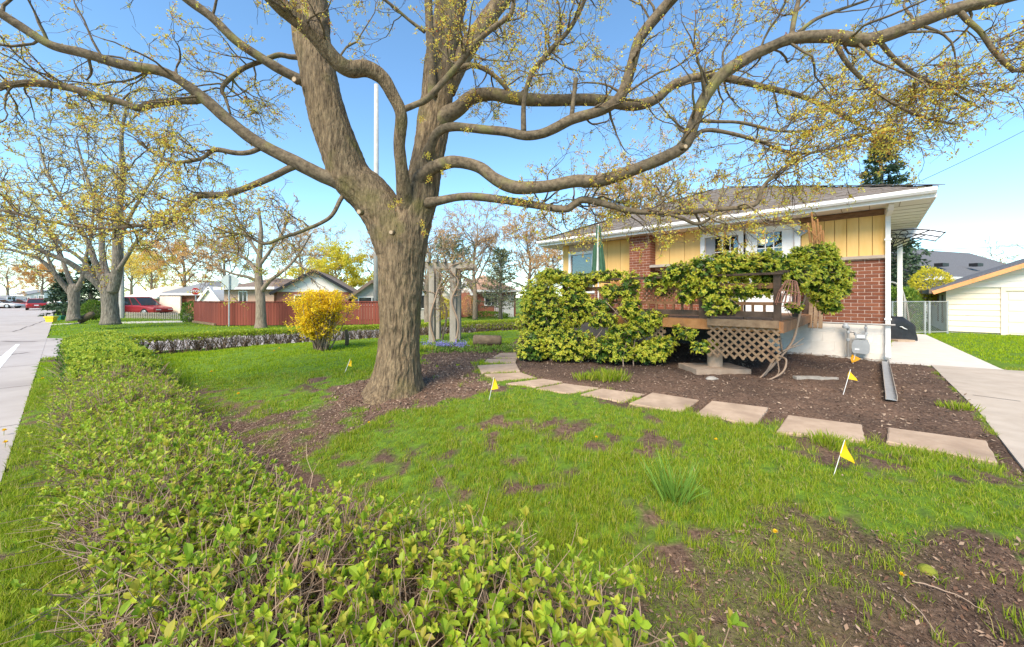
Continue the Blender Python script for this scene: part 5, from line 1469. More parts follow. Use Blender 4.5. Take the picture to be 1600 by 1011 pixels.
traced_tree('boulevard_tree', 'slimmer grey tree farther along the street beside the bins', [
    [(116, 501, 22, 26), (115, 490, 22, 20), (116, 475, 22, 18), (115, 458, 22, 20), (116, 445, 22, 16)],
    [(112, 460, 22, 12), (100, 446, 21.8, 10), (86, 428, 21.5, 9), (66, 408, 21.2, 8), (44, 398, 21, 7), (15, 390, 20.6, 6), (-30, 384, 20, 4)],
    [(118, 456, 22, 12), (128, 436, 22, 10), (134, 405, 22, 8), (142, 370, 22, 6), (146, 330, 22, 5), (150, 280, 22, 3)],
    [(114, 452, 22, 9), (104, 425, 22.2, 8), (92, 390, 22.4, 6), (72, 350, 22.6, 5), (50, 310, 23, 3)],
    [(88, 430, 21.5, 6), (70, 395, 21.3, 5), (40, 360, 21, 4), (5, 320, 20.6, 3)]],
    (2.2, 1.0, .5), .5, .65, 'blossom_yellow', .062, 9, counts=(5, 4), min_r=.010)
traced_tree('young_maple', 'mid-sized bare tree with pale trunk before the red fence', [
    [(408, 514, 19, 22), (408, 500, 19, 17), (407, 470, 19, 15), (405, 445, 19, 14), (404, 420, 19, 11), (406, 395, 19, 9), (408, 360, 19, 6), (404, 325, 19, 4)],
    [(409, 455, 19, 9), (420, 440, 18.8, 7), (436, 428, 18.6, 6), (452, 415, 18.5, 5), (470, 392, 18.4, 4), (486, 365, 18.3, 3)],
    [(405, 432, 19, 8), (392, 412, 19.2, 6), (374, 398, 19.4, 5), (352, 390, 19.5, 4), (330, 376, 19.6, 3)],
    [(405, 415, 19, 7), (422, 392, 19, 5), (440, 365, 19, 4), (452, 335, 19, 3)],
    [(406, 400, 19, 6), (388, 372, 19, 5), (372, 345, 19, 4), (360, 318, 19, 3)],
    [(404, 440, 19, 6), (385, 432, 18.7, 5), (365, 428, 18.5, 4), (340, 418, 18.3, 3)]],
    (1.8, .85, .42), .36, .6, 'blossom_orange', .06, 9, counts=(5, 4), min_r=.009, mt='bark_small', amp=.006)
grown_tree('garden_tree', 'bare spreading tree behind the grey arbor right of the maple trunk', 668, 15.5, 5.0, .14, 7, (1.1, .55, .3), .22, .5, 'blossom_orange', .05, 9, spread=1.0, zb=.05)
grown_tree('street_tree', 'orange budding tree above the grey hip roof', 288, 40, 9.5, .2, 9, (2.0, 1.0, .6), .5, 1.0, 'blossom_orange', .16, 12, group=None)
grown_tree('street_tree', 'pale yellow budding tree left of the orange one', 236, 44, 7.0, .18, 8, (1.8, .9, .5), .45, .9, 'blossom_yellow', .17, 12)
grown_tree('street_tree', 'bright yellow-green tree behind the white gable', 525, 37, 6.2, .2, 10, (1.9, 1.0, .6), .4, 1.0, 'leaf_spring', .22, 13, spread=1.1)
grown_tree('street_tree', 'reddish budding tree close behind the left roof corner', 862, 26, 5.6, .15, 8, (1.2, .6, .3), .25, .7, 'blossom_orange', .08, 9, spread=.95)
grown_tree('street_tree', 'budding golden tree rising behind the bungalow roof', 985, 30, 14.0, .3, 12, (2.4, 1.2, .6), .5, .8, 'blossom_orange', .12, 10, spread=.85)
grown_tree('street_tree', 'low hazy budding tree at the far end of the street', 66, 62, 7.5, .2, 8, (2.2, 1.1, .6), .5, 1.0, 'blossom_orange', .22, 12)
grown_tree('street_tree', 'bare tree at the left edge behind the far houses', 12, 66, 8.5, .2, 8, (2.2, 1.1, .6), .5, .25, 'blossom_orange', .2, 6)
grown_tree('street_tree', 'thin bare tree over the garage roof at the right edge', 1566, 26, 5.4, .12, 7, (1.2, .6, .3), .3, .3, 'blossom_yellow', .06, 6)
grown_tree('street_tree', 'bare grey tree filling the gap right of the maple trunk', 742, 26, 8.6, .16, 11, (1.7, .85, .45), .3, .55, 'blossom_orange', .075, 8, spread=1.0, counts=(5, 4))
grown_tree('street_tree', 'pinkish budding tree left of the bungalow eave', 826, 29, 8.2, .17, 11, (1.7, .85, .45), .3, .75, 'blossom_orange', .09, 8, spread=1.0, counts=(5, 4))
grown_tree('street_tree', 'bare twiggy tree behind the brown-roofed wing', 352, 38, 9.0, .18, 10, (1.9, 1.0, .5), .35, .6, 'blossom_orange', .1, 8, counts=(5, 4))
grown_tree('street_tree', 'tall hazy tree behind the yellow-green one', 470, 46, 11.5, .2, 11, (2.2, 1.1, .6), .4, .7, 'blossom_orange', .12, 8, counts=(5, 4))
grown_tree('street_tree', 'golden budding tree far behind the red wagon', 205, 52, 9.0, .2, 10, (2.2, 1.1, .6), .4, .9, 'blossom_yellow', .16, 9)
grown_tree('street_tree', 'bare tree behind the garage beside the maple trunk', 600, 40, 9.5, .2, 10, (2.0, 1.0, .5), .4, .5, 'blossom_orange', .1, 8, counts=(5, 4))
conifer('spruce_tree', 'tall dark spruce behind the bungalow roof', 1378, 20, 10.3, 2.6, 0, 260, 'spruce', q=40, s=.26, taper=.75)
conifer('spruce_tree', 'dark spruce seen past the house corner', 1403, 17.5, 5.4, 1.05, .29, 150, 'spruce', q=34, s=.2)
conifer('spruce_tree', 'dark spruce between the two big street trees', 142, 30, 4.6, 1.9, 0, 120, 'spruce', q=34, s=.32)
conifer('spruce_tree', 'bluish dark spruce left of the farther street tree', 100, 32, 3.6, 1.5, 0, 100, 'spruce', q=34, s=.32)
conifer('pine_tree', 'sparse grey-green pine before the brick house', 782, 24, 4.6, 1.7, 0, 150, 'pine', .0, 22, .2, taper=.45, bare_=.18)
conifer('pine_tree', 'thin tall pine behind the grey arbor', 706, 22, 4.9, 2.2, 0, 120, 'pine', .05, 18, .22, taper=.35, bare_=.40)
_p = at(588, HY, 22); g = Geo(); g.tube([[_p[0], _p[1], -.1], [_p[0], _p[1], 14.2]], [.17, .12], 10)
tag(obj('utility_pole', g, 'pole_grey', smooth=True), 'tall pale utility pole glimpsed between the two maple leaders', 'pole')
bush('round_shrub', 'clipped round light green shrub beside the big street tree', at(147, 484, 24) * [1, 1, 1], (.55, .55, .62), 2600, 'shrub_green', .1)
bush('garden_shrub', 'bright green shrub behind the chain-link gate', at(1402, 488, 14.5), (.75, .6, 1.0), 4200, 'shrub_green', .11)
bush('garden_shrub', 'yellowish shrub climbing the old garage wall', at(1455, 448, 15.5), (.75, .5, .75), 2600, 'leaf_spring', .1)
bush('garden_shrub', 'yellow-green shrub seen between the arbor posts', at(690, 483, 20), (.55, .5, .55), 1800, 'leaf_spring', .12)
bush('garden_shrub', 'rust-red bare shrub in front of the brick house', at(733, 478, 27), (.6, .5, .75), 900, 'blossom_orange', .09)
bush('garden_shrub', 'low dark green shrub under the brick house window', at(762, 494, 28), (1.6, .5, .32), 1800, 'shrub_green', .14)
bush('garden_shrub', 'green shrub at the corner of the red fence', at(299, 489, 23.5), (.5, .5, .7), 1500, 'shrub_green', .12)
bush('garden_shrub', 'dark clipped shrub before the white far bungalow', at(74, 484, 58), (1.6, .8, .8), 1200, 'shrub_green', .25)

# ================================================================== NEIGHBOURING BUILDINGS
def rect(fr, g, a0, a1, z0, z1, b): g.add([fr.p(a0, b, z0), fr.p(a1, b, z0), fr.p(a1, b, z1), fr.p(a0, b, z1)], [(0, 1, 2, 3)])
def openings(fr, root, wins, door_=None, b=0.0, glass='car_glass', trim='white_trim'):
    for (a0, a1, z0, z1) in wins:
        g = Geo(); fr.box(g, a0 - .07, a0, b - .05, b + .02, z0 - .07, z1 + .07); fr.box(g, a1, a1 + .07, b - .05, b + .02, z0 - .07, z1 + .07)
        fr.box(g, a0, a1, b - .05, b + .02, z1, z1 + .07); fr.box(g, a0, a1, b - .06, b + .02, z0 - .07, z0); fr.box(g, (a0 + a1) / 2 - .025, (a0 + a1) / 2 + .025, b - .04, b + .02, z0, z1)
        w_ = obj('window', g, trim, root)
        for k in (0, 1):
            g = Geo(); m_ = (a0 + a1) / 2; fr.box(g, (a0, m_ + .025)[k], (m_ - .025, a1)[k], b - .015, b + .01, z0, z1); obj('pane', g, glass, w_)
    for (a0, a1, z1, mt) in (door_ or []):
        g = Geo(); fr.box(g, a0, a1, b - .04, b + .02, 0.02, z1); d_ = obj('door', g, mt, root)
        g = Geo(); fr.box(g, a0 - .08, a0, b - .06, b + .02, 0, z1 + .08); fr.box(g, a1, a1 + .08, b - .06, b + .02, 0, z1 + .08); fr.box(g, a0, a1, b - .06, b + .02, z1, z1 + .08); obj('frame', g, trim, d_)
        if a1 - a0 > 1.8:
            for k in range(1, 4):
                g = Geo(); fr.box(g, a0 + .03, a1 - .03, b - .048, b - .041, z1 * k / 4 - .012, z1 * k / 4 + .012); obj('panel_joint', g, 'sill_grey', d_)
def gable_house(name, label, fr, w, d, hw, rise, wall_mt, gable_mt, roof_mt, wins, doors=None, ov=.35, cat='house', front_gable=True, extra=None):
    """front along fr.x from 0 to w at b=0, depth behind; gable toward the viewer or ridge along the front"""
    root = thing(name, label, cat, fr.p(w / 2, d / 2, 0))
    g = Geo(); fr.box(g, 0, w, 0, d, -.2, hw); obj('wall', g, wall_mt, root)
    if front_gable:
        for b_ in (.0, d - .1):
            g = Geo(); g.prism([fr.p(0, b_, hw), fr.p(w, b_, hw), fr.p(w / 2, b_, hw + rise)], fr.y * .1); obj('gable', g, gable_mt, root)
        k = (w / 2 + ov) / (w / 2)
        for s_ in (0, 1):
            e, t_ = (-ov if s_ == 0 else w + ov), w / 2
            P = [fr.p(e, -ov, hw + rise * (1 - k)), fr.p(t_, -ov, hw + rise), fr.p(t_, d + ov, hw + rise), fr.p(e, d + ov, hw + rise * (1 - k))]
            g = Geo(); g.prism(P, (0, 0, .14)); obj('roof', g, roof_mt, root)
            g = Geo(); g.bar(P[0] + [0, 0, .04] - fr.y * .02, P[1] + [0, 0, .04] - fr.y * .02, .03, .2); obj('bargeboard', g, extra or 'white_trim', root)
    else:
        for a_ in (0, w - .1):
            g = Geo(); g.prism([fr.p(a_, 0, hw), fr.p(a_, d, hw), fr.p(a_, d / 2, hw + rise)], fr.x * .1); obj('gable', g, gable_mt, root)
        k = (d / 2 + ov) / (d / 2)
        for s_ in (0, 1):
            e, t_ = (-ov if s_ == 0 else d + ov), d / 2
            g = Geo(); g.prism([fr.p(-ov, e, hw + rise * (1 - k)), fr.p(-ov, t_, hw + rise), fr.p(w + ov, t_, hw + rise), fr.p(w + ov, e, hw + rise * (1 - k))], (0, 0, .14)); obj('roof', g, roof_mt, root)
        g = Geo(); g.bar(fr.p(-ov, -ov - .02, hw + rise * (1 - k) + .04), fr.p(w + ov, -ov - .02, hw + rise * (1 - k) + .04), .03, .2); obj('fascia', g, extra or 'white_trim', root)
    openings(fr, root, wins, doors)
    return root
def hip_house(name, label, fr, w, d, hw, rise, wall_mt, roof_mt, wins, doors=None, ov=.45):
    root = thing(name, label, 'house', fr.p(w / 2, d / 2, 0))
    g = Geo(); fr.box(g, 0, w, 0, d, -.2, hw); obj('wall', g, wall_mt, root)
    a0, a1, b0, b1 = -ov, w + ov, -ov, d + ov; hf = min(a1 - a0, b1 - b0) / 2
    v = [fr.p(a0, b0, hw), fr.p(a1, b0, hw), fr.p(a1, b1, hw), fr.p(a0, b1, hw)]
    if a1 - a0 >= b1 - b0: v += [fr.p(a0 + hf, b0 + hf, hw + rise), fr.p(a1 - hf, b0 + hf, hw + rise)]; f4, f3 = [(0, 1, 5, 4), (2, 3, 4, 5), (3, 2, 1, 0)], [(1, 2, 5), (3, 0, 4)]
    else: v += [fr.p(a0 + hf, b0 + hf, hw + rise), fr.p(a0 + hf, b1 - hf, hw + rise)]; f4, f3 = [(1, 2, 5, 4), (3, 0, 4, 5), (3, 2, 1, 0)], [(0, 1, 4), (2, 3, 5)]
    g = Geo(); g.add(v, f4, f3); obj('roof', g, roof_mt, root)
    g = Geo(); fr.box(g, a0, a1, b0 - .03, b0, hw - .02, hw + .17); fr.box(g, a0 - .03, a0, b0, b1, hw - .02, hw + .17); fr.box(g, a1, a1 + .03, b0, b1, hw - .02, hw + .17); obj('fascia', g, 'white_trim', root)
    openings(fr, root, wins, doors)
    return root
def fr_at(px0, px1, Y0, Y1, z=0.0):
    a_, b_ = at(px0, HY, Y0), at(px1, HY, Y1)
    f_ = Frame((a_[0], a_[1], z), (b_[0] - a_[0], b_[1] - a_[1])); return f_, float(np.linalg.norm(b_ - a_))
def zy(py, Y_): return CAMZ + (HY - py) / F * Y_

f_, w_ = fr_at(432, 548, 27, 28.5)
gable_house('brick_house', 'red brick house with broad white gable behind the red fence', f_, w_, 9, zy(456, 27.5), zy(424, 27.5) - zy(456, 27.5), 'house_brick', 'siding_white', 'roof_brown', [(1.2, 2.4, 1.0, 1.7)], extra='black_metal')
f_, w_ = fr_at(350, 428, 29, 28)
hip_house('brick_house', 'brown-roofed brick wing with dark window left of the white gable', f_, w_, 7, zy(452, 28.5), 1.0, 'house_brick_tan', 'roof_brown', [(1.5, 2.2, 1.1, 2.0)], [])
f_, w_ = fr_at(549, 612, 26, 27)
gable_house('garage', 'small beige gabled garage left of the maple trunk', f_, w_, 6, zy(463, 26.3), zy(440, 26.3) - zy(463, 26.3), 'house_brick_tan', 'siding_old', 'roof_brown', [(.5, 2.2, 1.05, 1.55)], cat='garage', extra='roof_brown')
f_, w_ = fr_at(250, 318, 34, 33)
bf = hip_house('bungalow_far', 'cream and brick bungalow with grey hip roof beyond the red pickup', f_, w_, 8, zy(461, 33.5), 1.35, 'house_brick', 'roof_bluegrey', [(1.1, 1.6, .9, 1.6)], [(.1, 1.0, 1.75, 'house_cream'), (1.75, 2.05, 1.6, 'white_trim')])
f2_, w2_ = fr_at(252, 284, 33.4, 33)
g = Geo(); f2_.box(g, 0, w2_, -.12, 0, 0, zy(463, 33)); obj('garage_front', g, 'house_cream', bf)
f_, w_ = fr_at(313, 342, 30, 30)
gable_house('white_shed', 'white steep-gabled shed peeking over the left of the red fence', f_, w_, 3, zy(469, 30), zy(450, 30) - zy(469, 30), 'siding_white', 'siding_white', 'siding_white', [], cat='shed', ov=.12)
f_, w_ = fr_at(714, 806, 30, 31)
hip_house('brick_house', 'brick house with salmon hip roof and white window beyond the arbor', f_, w_, 8, zy(456, 30), 1.55, 'house_brick', 'roof_salmon', [(2.3, 3.3, .95, 1.85)], [(3.9, 4.6, 1.7, 'siding_white')])
f_, w_ = fr_at(716, 736, 29.4, 29.2)
gable_house('porch_gable', 'white gabled porch at the left of the salmon-roofed house', f_, w_, 1.5, zy(457, 29.4), zy(438, 29.4) - zy(457, 29.4), 'house_brick', 'siding_white', 'roof_salmon', [], cat='porch', ov=.15)
f_, w_ = fr_at(742, 802, 29.3, 29.5)
rl = thing('porch_railing', 'low white porch railing before the salmon-roofed house', 'railing', f_.p(w_ / 2, 0, 0))
for k in range(13):
    g = Geo(); f_.box(g, w_ * (.52 + .48 * k / 12) - .03, w_ * (.52 + .48 * k / 12) + .03, -.03, .03, 0, 1.1); obj('baluster', g, 'white_trim', rl)
g = Geo(); f_.box(g, w_ * .5, w_ * 1.02, -.04, .04, 1.1, 1.18); obj('handrail', g, 'white_trim', rl)
f_, w_ = fr_at(640, 706, 26, 27)
gable_house('grey_house', 'grey stone house with dark door between maple trunk and arbor', f_, w_, 7, zy(462, 26.5), 1.3, 'siding_old', 'siding_white', 'roof_brown', [(.4, 1.0, .8, 1.7)], [(1.15, 1.75, 1.75, 'black_metal')], front_gable=True)
f_, w_ = fr_at(50, 90, 62, 60)
hip_house('bungalow_far', 'white-fronted flat bungalow at the far end of the street', f_, w_, 8, zy(473, 60), .8, 'siding_white', 'siding_white', [(2.0, 3.3, .8, 1.9), (.8, 1.4, .4, 1.8)], [])
f_, w_ = fr_at(36, 52, 63, 63)
hip_house('bungalow_far', 'small brick bungalow between white and grey ones far off', f_, w_, 7, zy(474, 63), .9, 'house_brick', 'roof_bluegrey', [(.5, 1.2, .9, 1.6)], [])
f_, w_ = fr_at(10, 36, 58, 60)
hip_house('bungalow_far', 'grey garage-fronted house far down the street', f_, w_, 7, zy(471, 59), 1.0, 'siding_old', 'roof_bluegrey', [], [(.4, 2.3, 1.6, 'siding_white')])
f_, w_ = fr_at(-40, 9, 52, 55)
hip_house('bungalow_far', 'brick house cut by the left edge of the picture', f_, w_, 7, zy(470, 53), 1.2, 'house_brick', 'roof_bluegrey', [(3.2, 4.0, .8, 1.6)], [])
f_, w_ = fr_at(16, 40, 74, 74)
gable_house('tall_house', 'two-storey pale house above the far grey roofs', f_, w_, 8, zy(461, 74), 1.0, 'siding_white', 'siding_white', 'roof_bluegrey', [(.6, 1.3, 1.7, 2.3)], front_gable=False)
f_, w_ = fr_at(196, 248, 41, 40)
hip_house('bungalow_far', 'pale-roofed house behind the red pickup', f_, w_, 8, zy(466, 40.5), 1.4, 'house_brick_tan', 'house_cream', [(1.0, 2.2, .8, 1.5)], [])

# the white garage at the right: gable toward the driveway, parallel to the bungalow
gp = G(1478, 519.5)
GF = Frame((gp[0], gp[1], .29), -UU, VV)
gw, gd = 5.6, 6.5
def gu(px):
    r = (px - HX) / F; return (r * GF.o[1] - GF.o[0]) / (GF.x[0] - r * GF.x[1])
def gzp(px, py): return CAMZ - .29 + (HY - py) / F * GF.p(gu(px), 0, 0)[1]
hw = gzp(1478, 450); rise = 1.25
gar = thing('garage', 'cream clapboard garage with orange-trimmed gable at the right edge', 'garage', GF.p(gw / 2, 3, 0))
g = Geo(); GF.box(g, .02, gw, .02, gd, -.1, hw); obj('wall', g, 'siding_old', gar)
d0, d1_ = gu(1571), gu(1571) + 2.5
nb = 8
for k in range(nb):
    z0, z1 = .06 + (hw - .06) * k / nb, .06 + (hw - .06) * (k + 1) / nb
    g = Geo(); g.block(GF.p(0, 0, z0), GF.x * (d0 - .1), -GF.y * .028, (0, 0, .001)); GF.box(g, 0, d0 - .1, -.012, .02, z0 + .002, z1 - .004)
    g = Geo(); v = [GF.p(0, .02, z0), GF.p(d0 - .1, .02, z0), GF.p(d0 - .1, -.03, z0), GF.p(0, -.03, z0), GF.p(0, .02, z1), GF.p(d0 - .1, .02, z1), GF.p(d0 - .1, -.008, z1), GF.p(0, -.008, z1)]
    g.add(v, [(3, 2, 1, 0), (4, 5, 6, 7), (3, 7, 6, 2), (0, 1, 5, 4), (0, 4, 7, 3), (1, 2, 6, 5)]); g.Q[0] = g.Q[0][:, ::-1].copy()
    obj('siding_board', g, 'siding_cream', gar)
ng = 6
for k in range(ng):
    z0, z1 = rise * k / ng, rise * (k + 1) / ng
    e0, e1 = gw / 2 * z0 / rise, gw / 2 * z1 / rise
    g = Geo(); g.prism([GF.p(e0 - .05, -.06, hw + z0 + .004), GF.p(gw - e0 + .05, -.06, hw + z0 + .004), GF.p(gw - e1 + .0, -.035, hw + z1), GF.p(e1 - .0, -.035, hw + z1)], GF.y * .05); obj('gable_board', g, 'siding_white', gar)
g = Geo(); GF.box(g, d0 - .1, d0, -.05, .02, 0, hw); GF.box(g, d1_, d1_ + .1, -.05, .02, 0, hw); GF.box(g, d0, d1_, -.05, .02, hw - .12, hw); obj('door_frame', g, 'siding_cream', gar)
gd_ = Geo(); GF.box(gd_, d0, d1_, -.012, .02, .02, hw - .12); gdo = obj('garage_door', gd_, 'siding_cream', gar)
for k in range(4):
    for c in range(4):
        g = Geo(); pw, ph = 2.5 / 4, (hw - .14) / 4
        GF.box(g, d0 + c * pw + .06, d0 + (c + 1) * pw - .06, -.024, -.013, .02 + k * ph + .06, .02 + (k + 1) * ph - .06); obj('door_panel', g, 'siding_cream', gdo)
ov = .45
for s_ in (0, 1):
    k_ = (gw / 2 + .35) / (gw / 2); e = -.35 if s_ == 0 else gw + .35
    P = [GF.p(e, -ov, hw + rise * (1 - k_)), GF.p(gw / 2, -ov, hw + rise), GF.p(gw / 2, gd + .3, hw + rise), GF.p(e, gd + .3, hw + rise * (1 - k_))]
    g = Geo(); g.prism([p_ + [0, 0, .03] for p_ in P], (0, 0, .07)); obj('roof', g, 'shingle_grey', gar)
    g = Geo(); g.bar(P[0] - GF.y * .015 + [0, 0, -.02], P[1] - GF.y * .015 + [0, 0, -.02], .03, .13); obj('bargeboard', g, 'orange_trim', gar)
    g = Geo(); g.prism([p_ + [0, 0, -.0] for p_ in P], (0, 0, .025)); obj('eave_lining', g, 'orange_trim', gar)
g = Geo(); GF.box(g, -.44, -.35, -ov, gd, hw + rise * (1 - (gw / 2 + .35) / (gw / 2)) - .04, hw + rise * (1 - (gw / 2 + .35) / (gw / 2)) + .1); obj('eaves_gutter', g, 'roof_brown', gar)
for (b0_, b1_) in ((.9, 1.15), (2.2, 2.5)):
    g = Geo(); GF.box(g, -.01, .02, b0_, b1_, .3, hw - .25); obj('side_window', g, 'roof_brown', gar)
f_, w_ = fr_at(1432, 1640, 19, 23, .29)
gable_house('house_behind', 'long grey shingled roof with white gable end behind the garage', f_, w_, 7, 2.4, 1.9, 'siding_white', 'siding_white', 'shingle_grey', [], front_gable=False)
for k, px in enumerate((1472, 1526)):
    c_ = at(px, 413, 20.5 + k * .9); g = Geo(); fv = Frame(c_, f_.x); fv.box(g, -.28, .28, -.15, .2, -.12, .06)
    tag(obj('roof_vent', g, 'black_metal'), ('dark roof vent nearer the white gable end', 'dark roof vent farther along the grey roof')[k], 'vent', 'roof vents')

# ================================================================== STREET FURNITURE, FENCES, VEHICLES
FP = [at(303, 500, 23), at(341, 500, 20.2), at(450, 500, 20.3), at(560, 500, 20.8), at(604, 500, 21)]
fence = thing('board_fence', 'red-brown vertical board fence beyond the low hedge', 'fence', (*FP[1][:2], 0))
bme = None
for a_, b_ in zip(FP[:-1], FP[1:]):
    L_ = np.linalg.norm((b_ - a_)[:2]); n = int(L_ / .146); d_ = (b_ - a_) / L_; d_[2] = 0
    fr = Frame((a_[0], a_[1], 0), d_)
    if bme is None:
        g = Geo(); Frame((0, 0, 0), (1, 0)).box(g, -.067, .067, -.012, .012, .0, 1.27); bme = mesh_of('fence_board', g); bme.materials.append(MAT['red_fence'])
    for k in range(n):
        place('fence_board', bme, fr.p((k + .5) * L_ / n, rng.normal(0, .003), .04 + rng.normal(0, .004)), math.atan2(d_[1], d_[0]), fence)
    g = Geo(); fr.box(g, 0, L_, .02, .06, .25, .33); fr.box(g, 0, L_, .02, .06, 1.0, 1.08); obj('back_rail', g, 'deck_wood', fence)
    g = Geo(); fr.box(g, 0, L_, -.06, .06, 1.315, 1.35); obj('cap_rail', g, 'red_fence', fence)
g = Geo(); fr = Frame((FP[0][0], FP[0][1], 0), FP[1] - FP[0]); fr.box(g, .1, 4.4, -.12, -.03, .02, .14); obj('kick_board', g, 'lattice_wood', fence)
pf = thing('picket_fence', 'low weathered picket fence before the red pickup', 'fence', (*at(246, 500, 27)[:2], 0))
a_, b_ = at(196, 500, 28), at(300, 500, 26); d_ = b_ - a_; L_ = np.linalg.norm(d_[:2]); fr = Frame((a_[0], a_[1], 0), d_)
g = Geo(); Frame((0, 0, 0), (1, 0)).box(g, -.05, .05, -.012, .012, 0, .46); pme = mesh_of('picket', g); pme.materials.append(MAT['grey_wood'])
for k in range(int(L_ / .19)): place('picket', pme, fr.p(.1 + k * .19, 0, rng.normal(0, .01)), math.atan2(d_[1], d_[0]), pf)
g = Geo(); fr.box(g, 0, L_, .02, .05, .12, .18); obj('rail', g, 'grey_wood', pf); g = Geo(); fr.box(g, 0, L_, .02, .05, .32, .38); obj('rail', g, 'grey_wood', pf)

def octagon(c, r, n_, th):
    n_ = norm(np.asarray(n_, float)); s_ = norm(np.cross([0, 0, 1.0], n_)); u_ = np.array([0, 0, 1.0])
    return [c + (s_ * math.cos(PI / 8 + k * PI / 4) + u_ * math.sin(PI / 8 + k * PI / 4)) * r for k in range(8)], n_ * th
def stop_sign(px, Yd, ztop, r, facing, label):
    b_ = at(px, HY, Yd); root = thing('stop_sign', label, 'sign', (b_[0], b_[1], 0))
    n_ = norm(np.array([*facing, 0.0])); c = np.array([b_[0], b_[1], ztop - r])
    g = Geo(); g.tube([[b_[0], b_[1], -.1], [b_[0], b_[1], ztop - .05]], .036, 8); obj('post', g, 'galvanised', root)
    P, v_ = octagon(c + n_ * .045, r, n_, .006); g = Geo(); g.prism(P, v_); obj('back_plate', g, 'sign_back', root)
    P, v_ = octagon(c + n_ * .052, r, n_, .003); g = Geo(); g.prism(P, v_); obj('white_border', g, 'sign_white', root)
    P, v_ = octagon(c + n_ * .0555, r * .93, n_, .003); g = Geo(); g.prism(P, v_); obj('red_face', g, 'stop_red', root)
    cu = bpy.data.curves.new('stop_text', 'FONT'); cu.body = 'STOP'; cu.size = r * .86; cu.align_x = 'CENTER'; cu.align_y = 'CENTER'; cu.extrude = .001; cu.offset = .012
    tmp = bpy.data.objects.new('lettering_curve', cu); me = bpy.data.meshes.new_from_object(tmp); bpy.data.objects.remove(tmp); me.name = 'lettering'; me.materials.clear(); me.materials.append(MAT['sign_white']); t_ = bpy.data.objects.new('lettering', me); COL.objects.link(t_); t_.parent = root
    t_.location = [float(k) for k in (c + n_ * .0615 - np.array([b_[0], b_[1], 0]))]; t_.rotation_euler = (PI / 2, 0, math.atan2(n_[1], n_[0]) + PI / 2)
    return root
stop_sign(306, 24.5, zy(449, 24.5), .26, (.45, -.9), 'red stop sign facing the camera at the left end of the red fence')
stop_sign(358, 20.0, zy(428.5, 20.0), .43, (-.3, .95), 'stop sign seen from its pale grey back before the red fence')

up = at(190, 497, 28); g = Geo()
pole = thing('utility_pole', 'slim grey utility pole behind the nearer street tree', 'pole', (up[0], up[1], 0))
g.tube([[up[0], up[1], -.1], [up[0], up[1], 9.5]], [.16, .11], 10); obj('pole', g, 'pole_grey', pole)
g = Geo(); g.bar([up[0] - 1.1, up[1], 9.0], [up[0] + 1.1, up[1], 9.0], .1, .1); obj('crossarm', g, 'grey_wood', pole)
def wire_run(label, p, q, sag, r):
    f_ = np.linspace(0, 1, 25)[:, None]; P = p + (q - p) * f_; P[:, 2] -= sag * 4 * (f_ * (1 - f_))[:, 0]
    g = Geo(); g.tube(P, r, 5); tag(obj('overhead_wire', g, 'wire'), label, 'wire')
wire_run('thin overhead wire crossing the far street at left', at(-200, 429, 30), at(190, 433, 28), .15, .018)
wire_run('thin overhead wire running right from the utility pole', at(190, 433, 28), at(480, 438, 29), .2, .018)
wire_run('overhead service wire sloping down to the bungalow at right', at(1700, 150, 14), at(1395, 302, 13.2), .12, .010)
wire_run('level overhead wire above the garage', at(1800, 368, 30), at(1380, 392, 26), .2, .014)

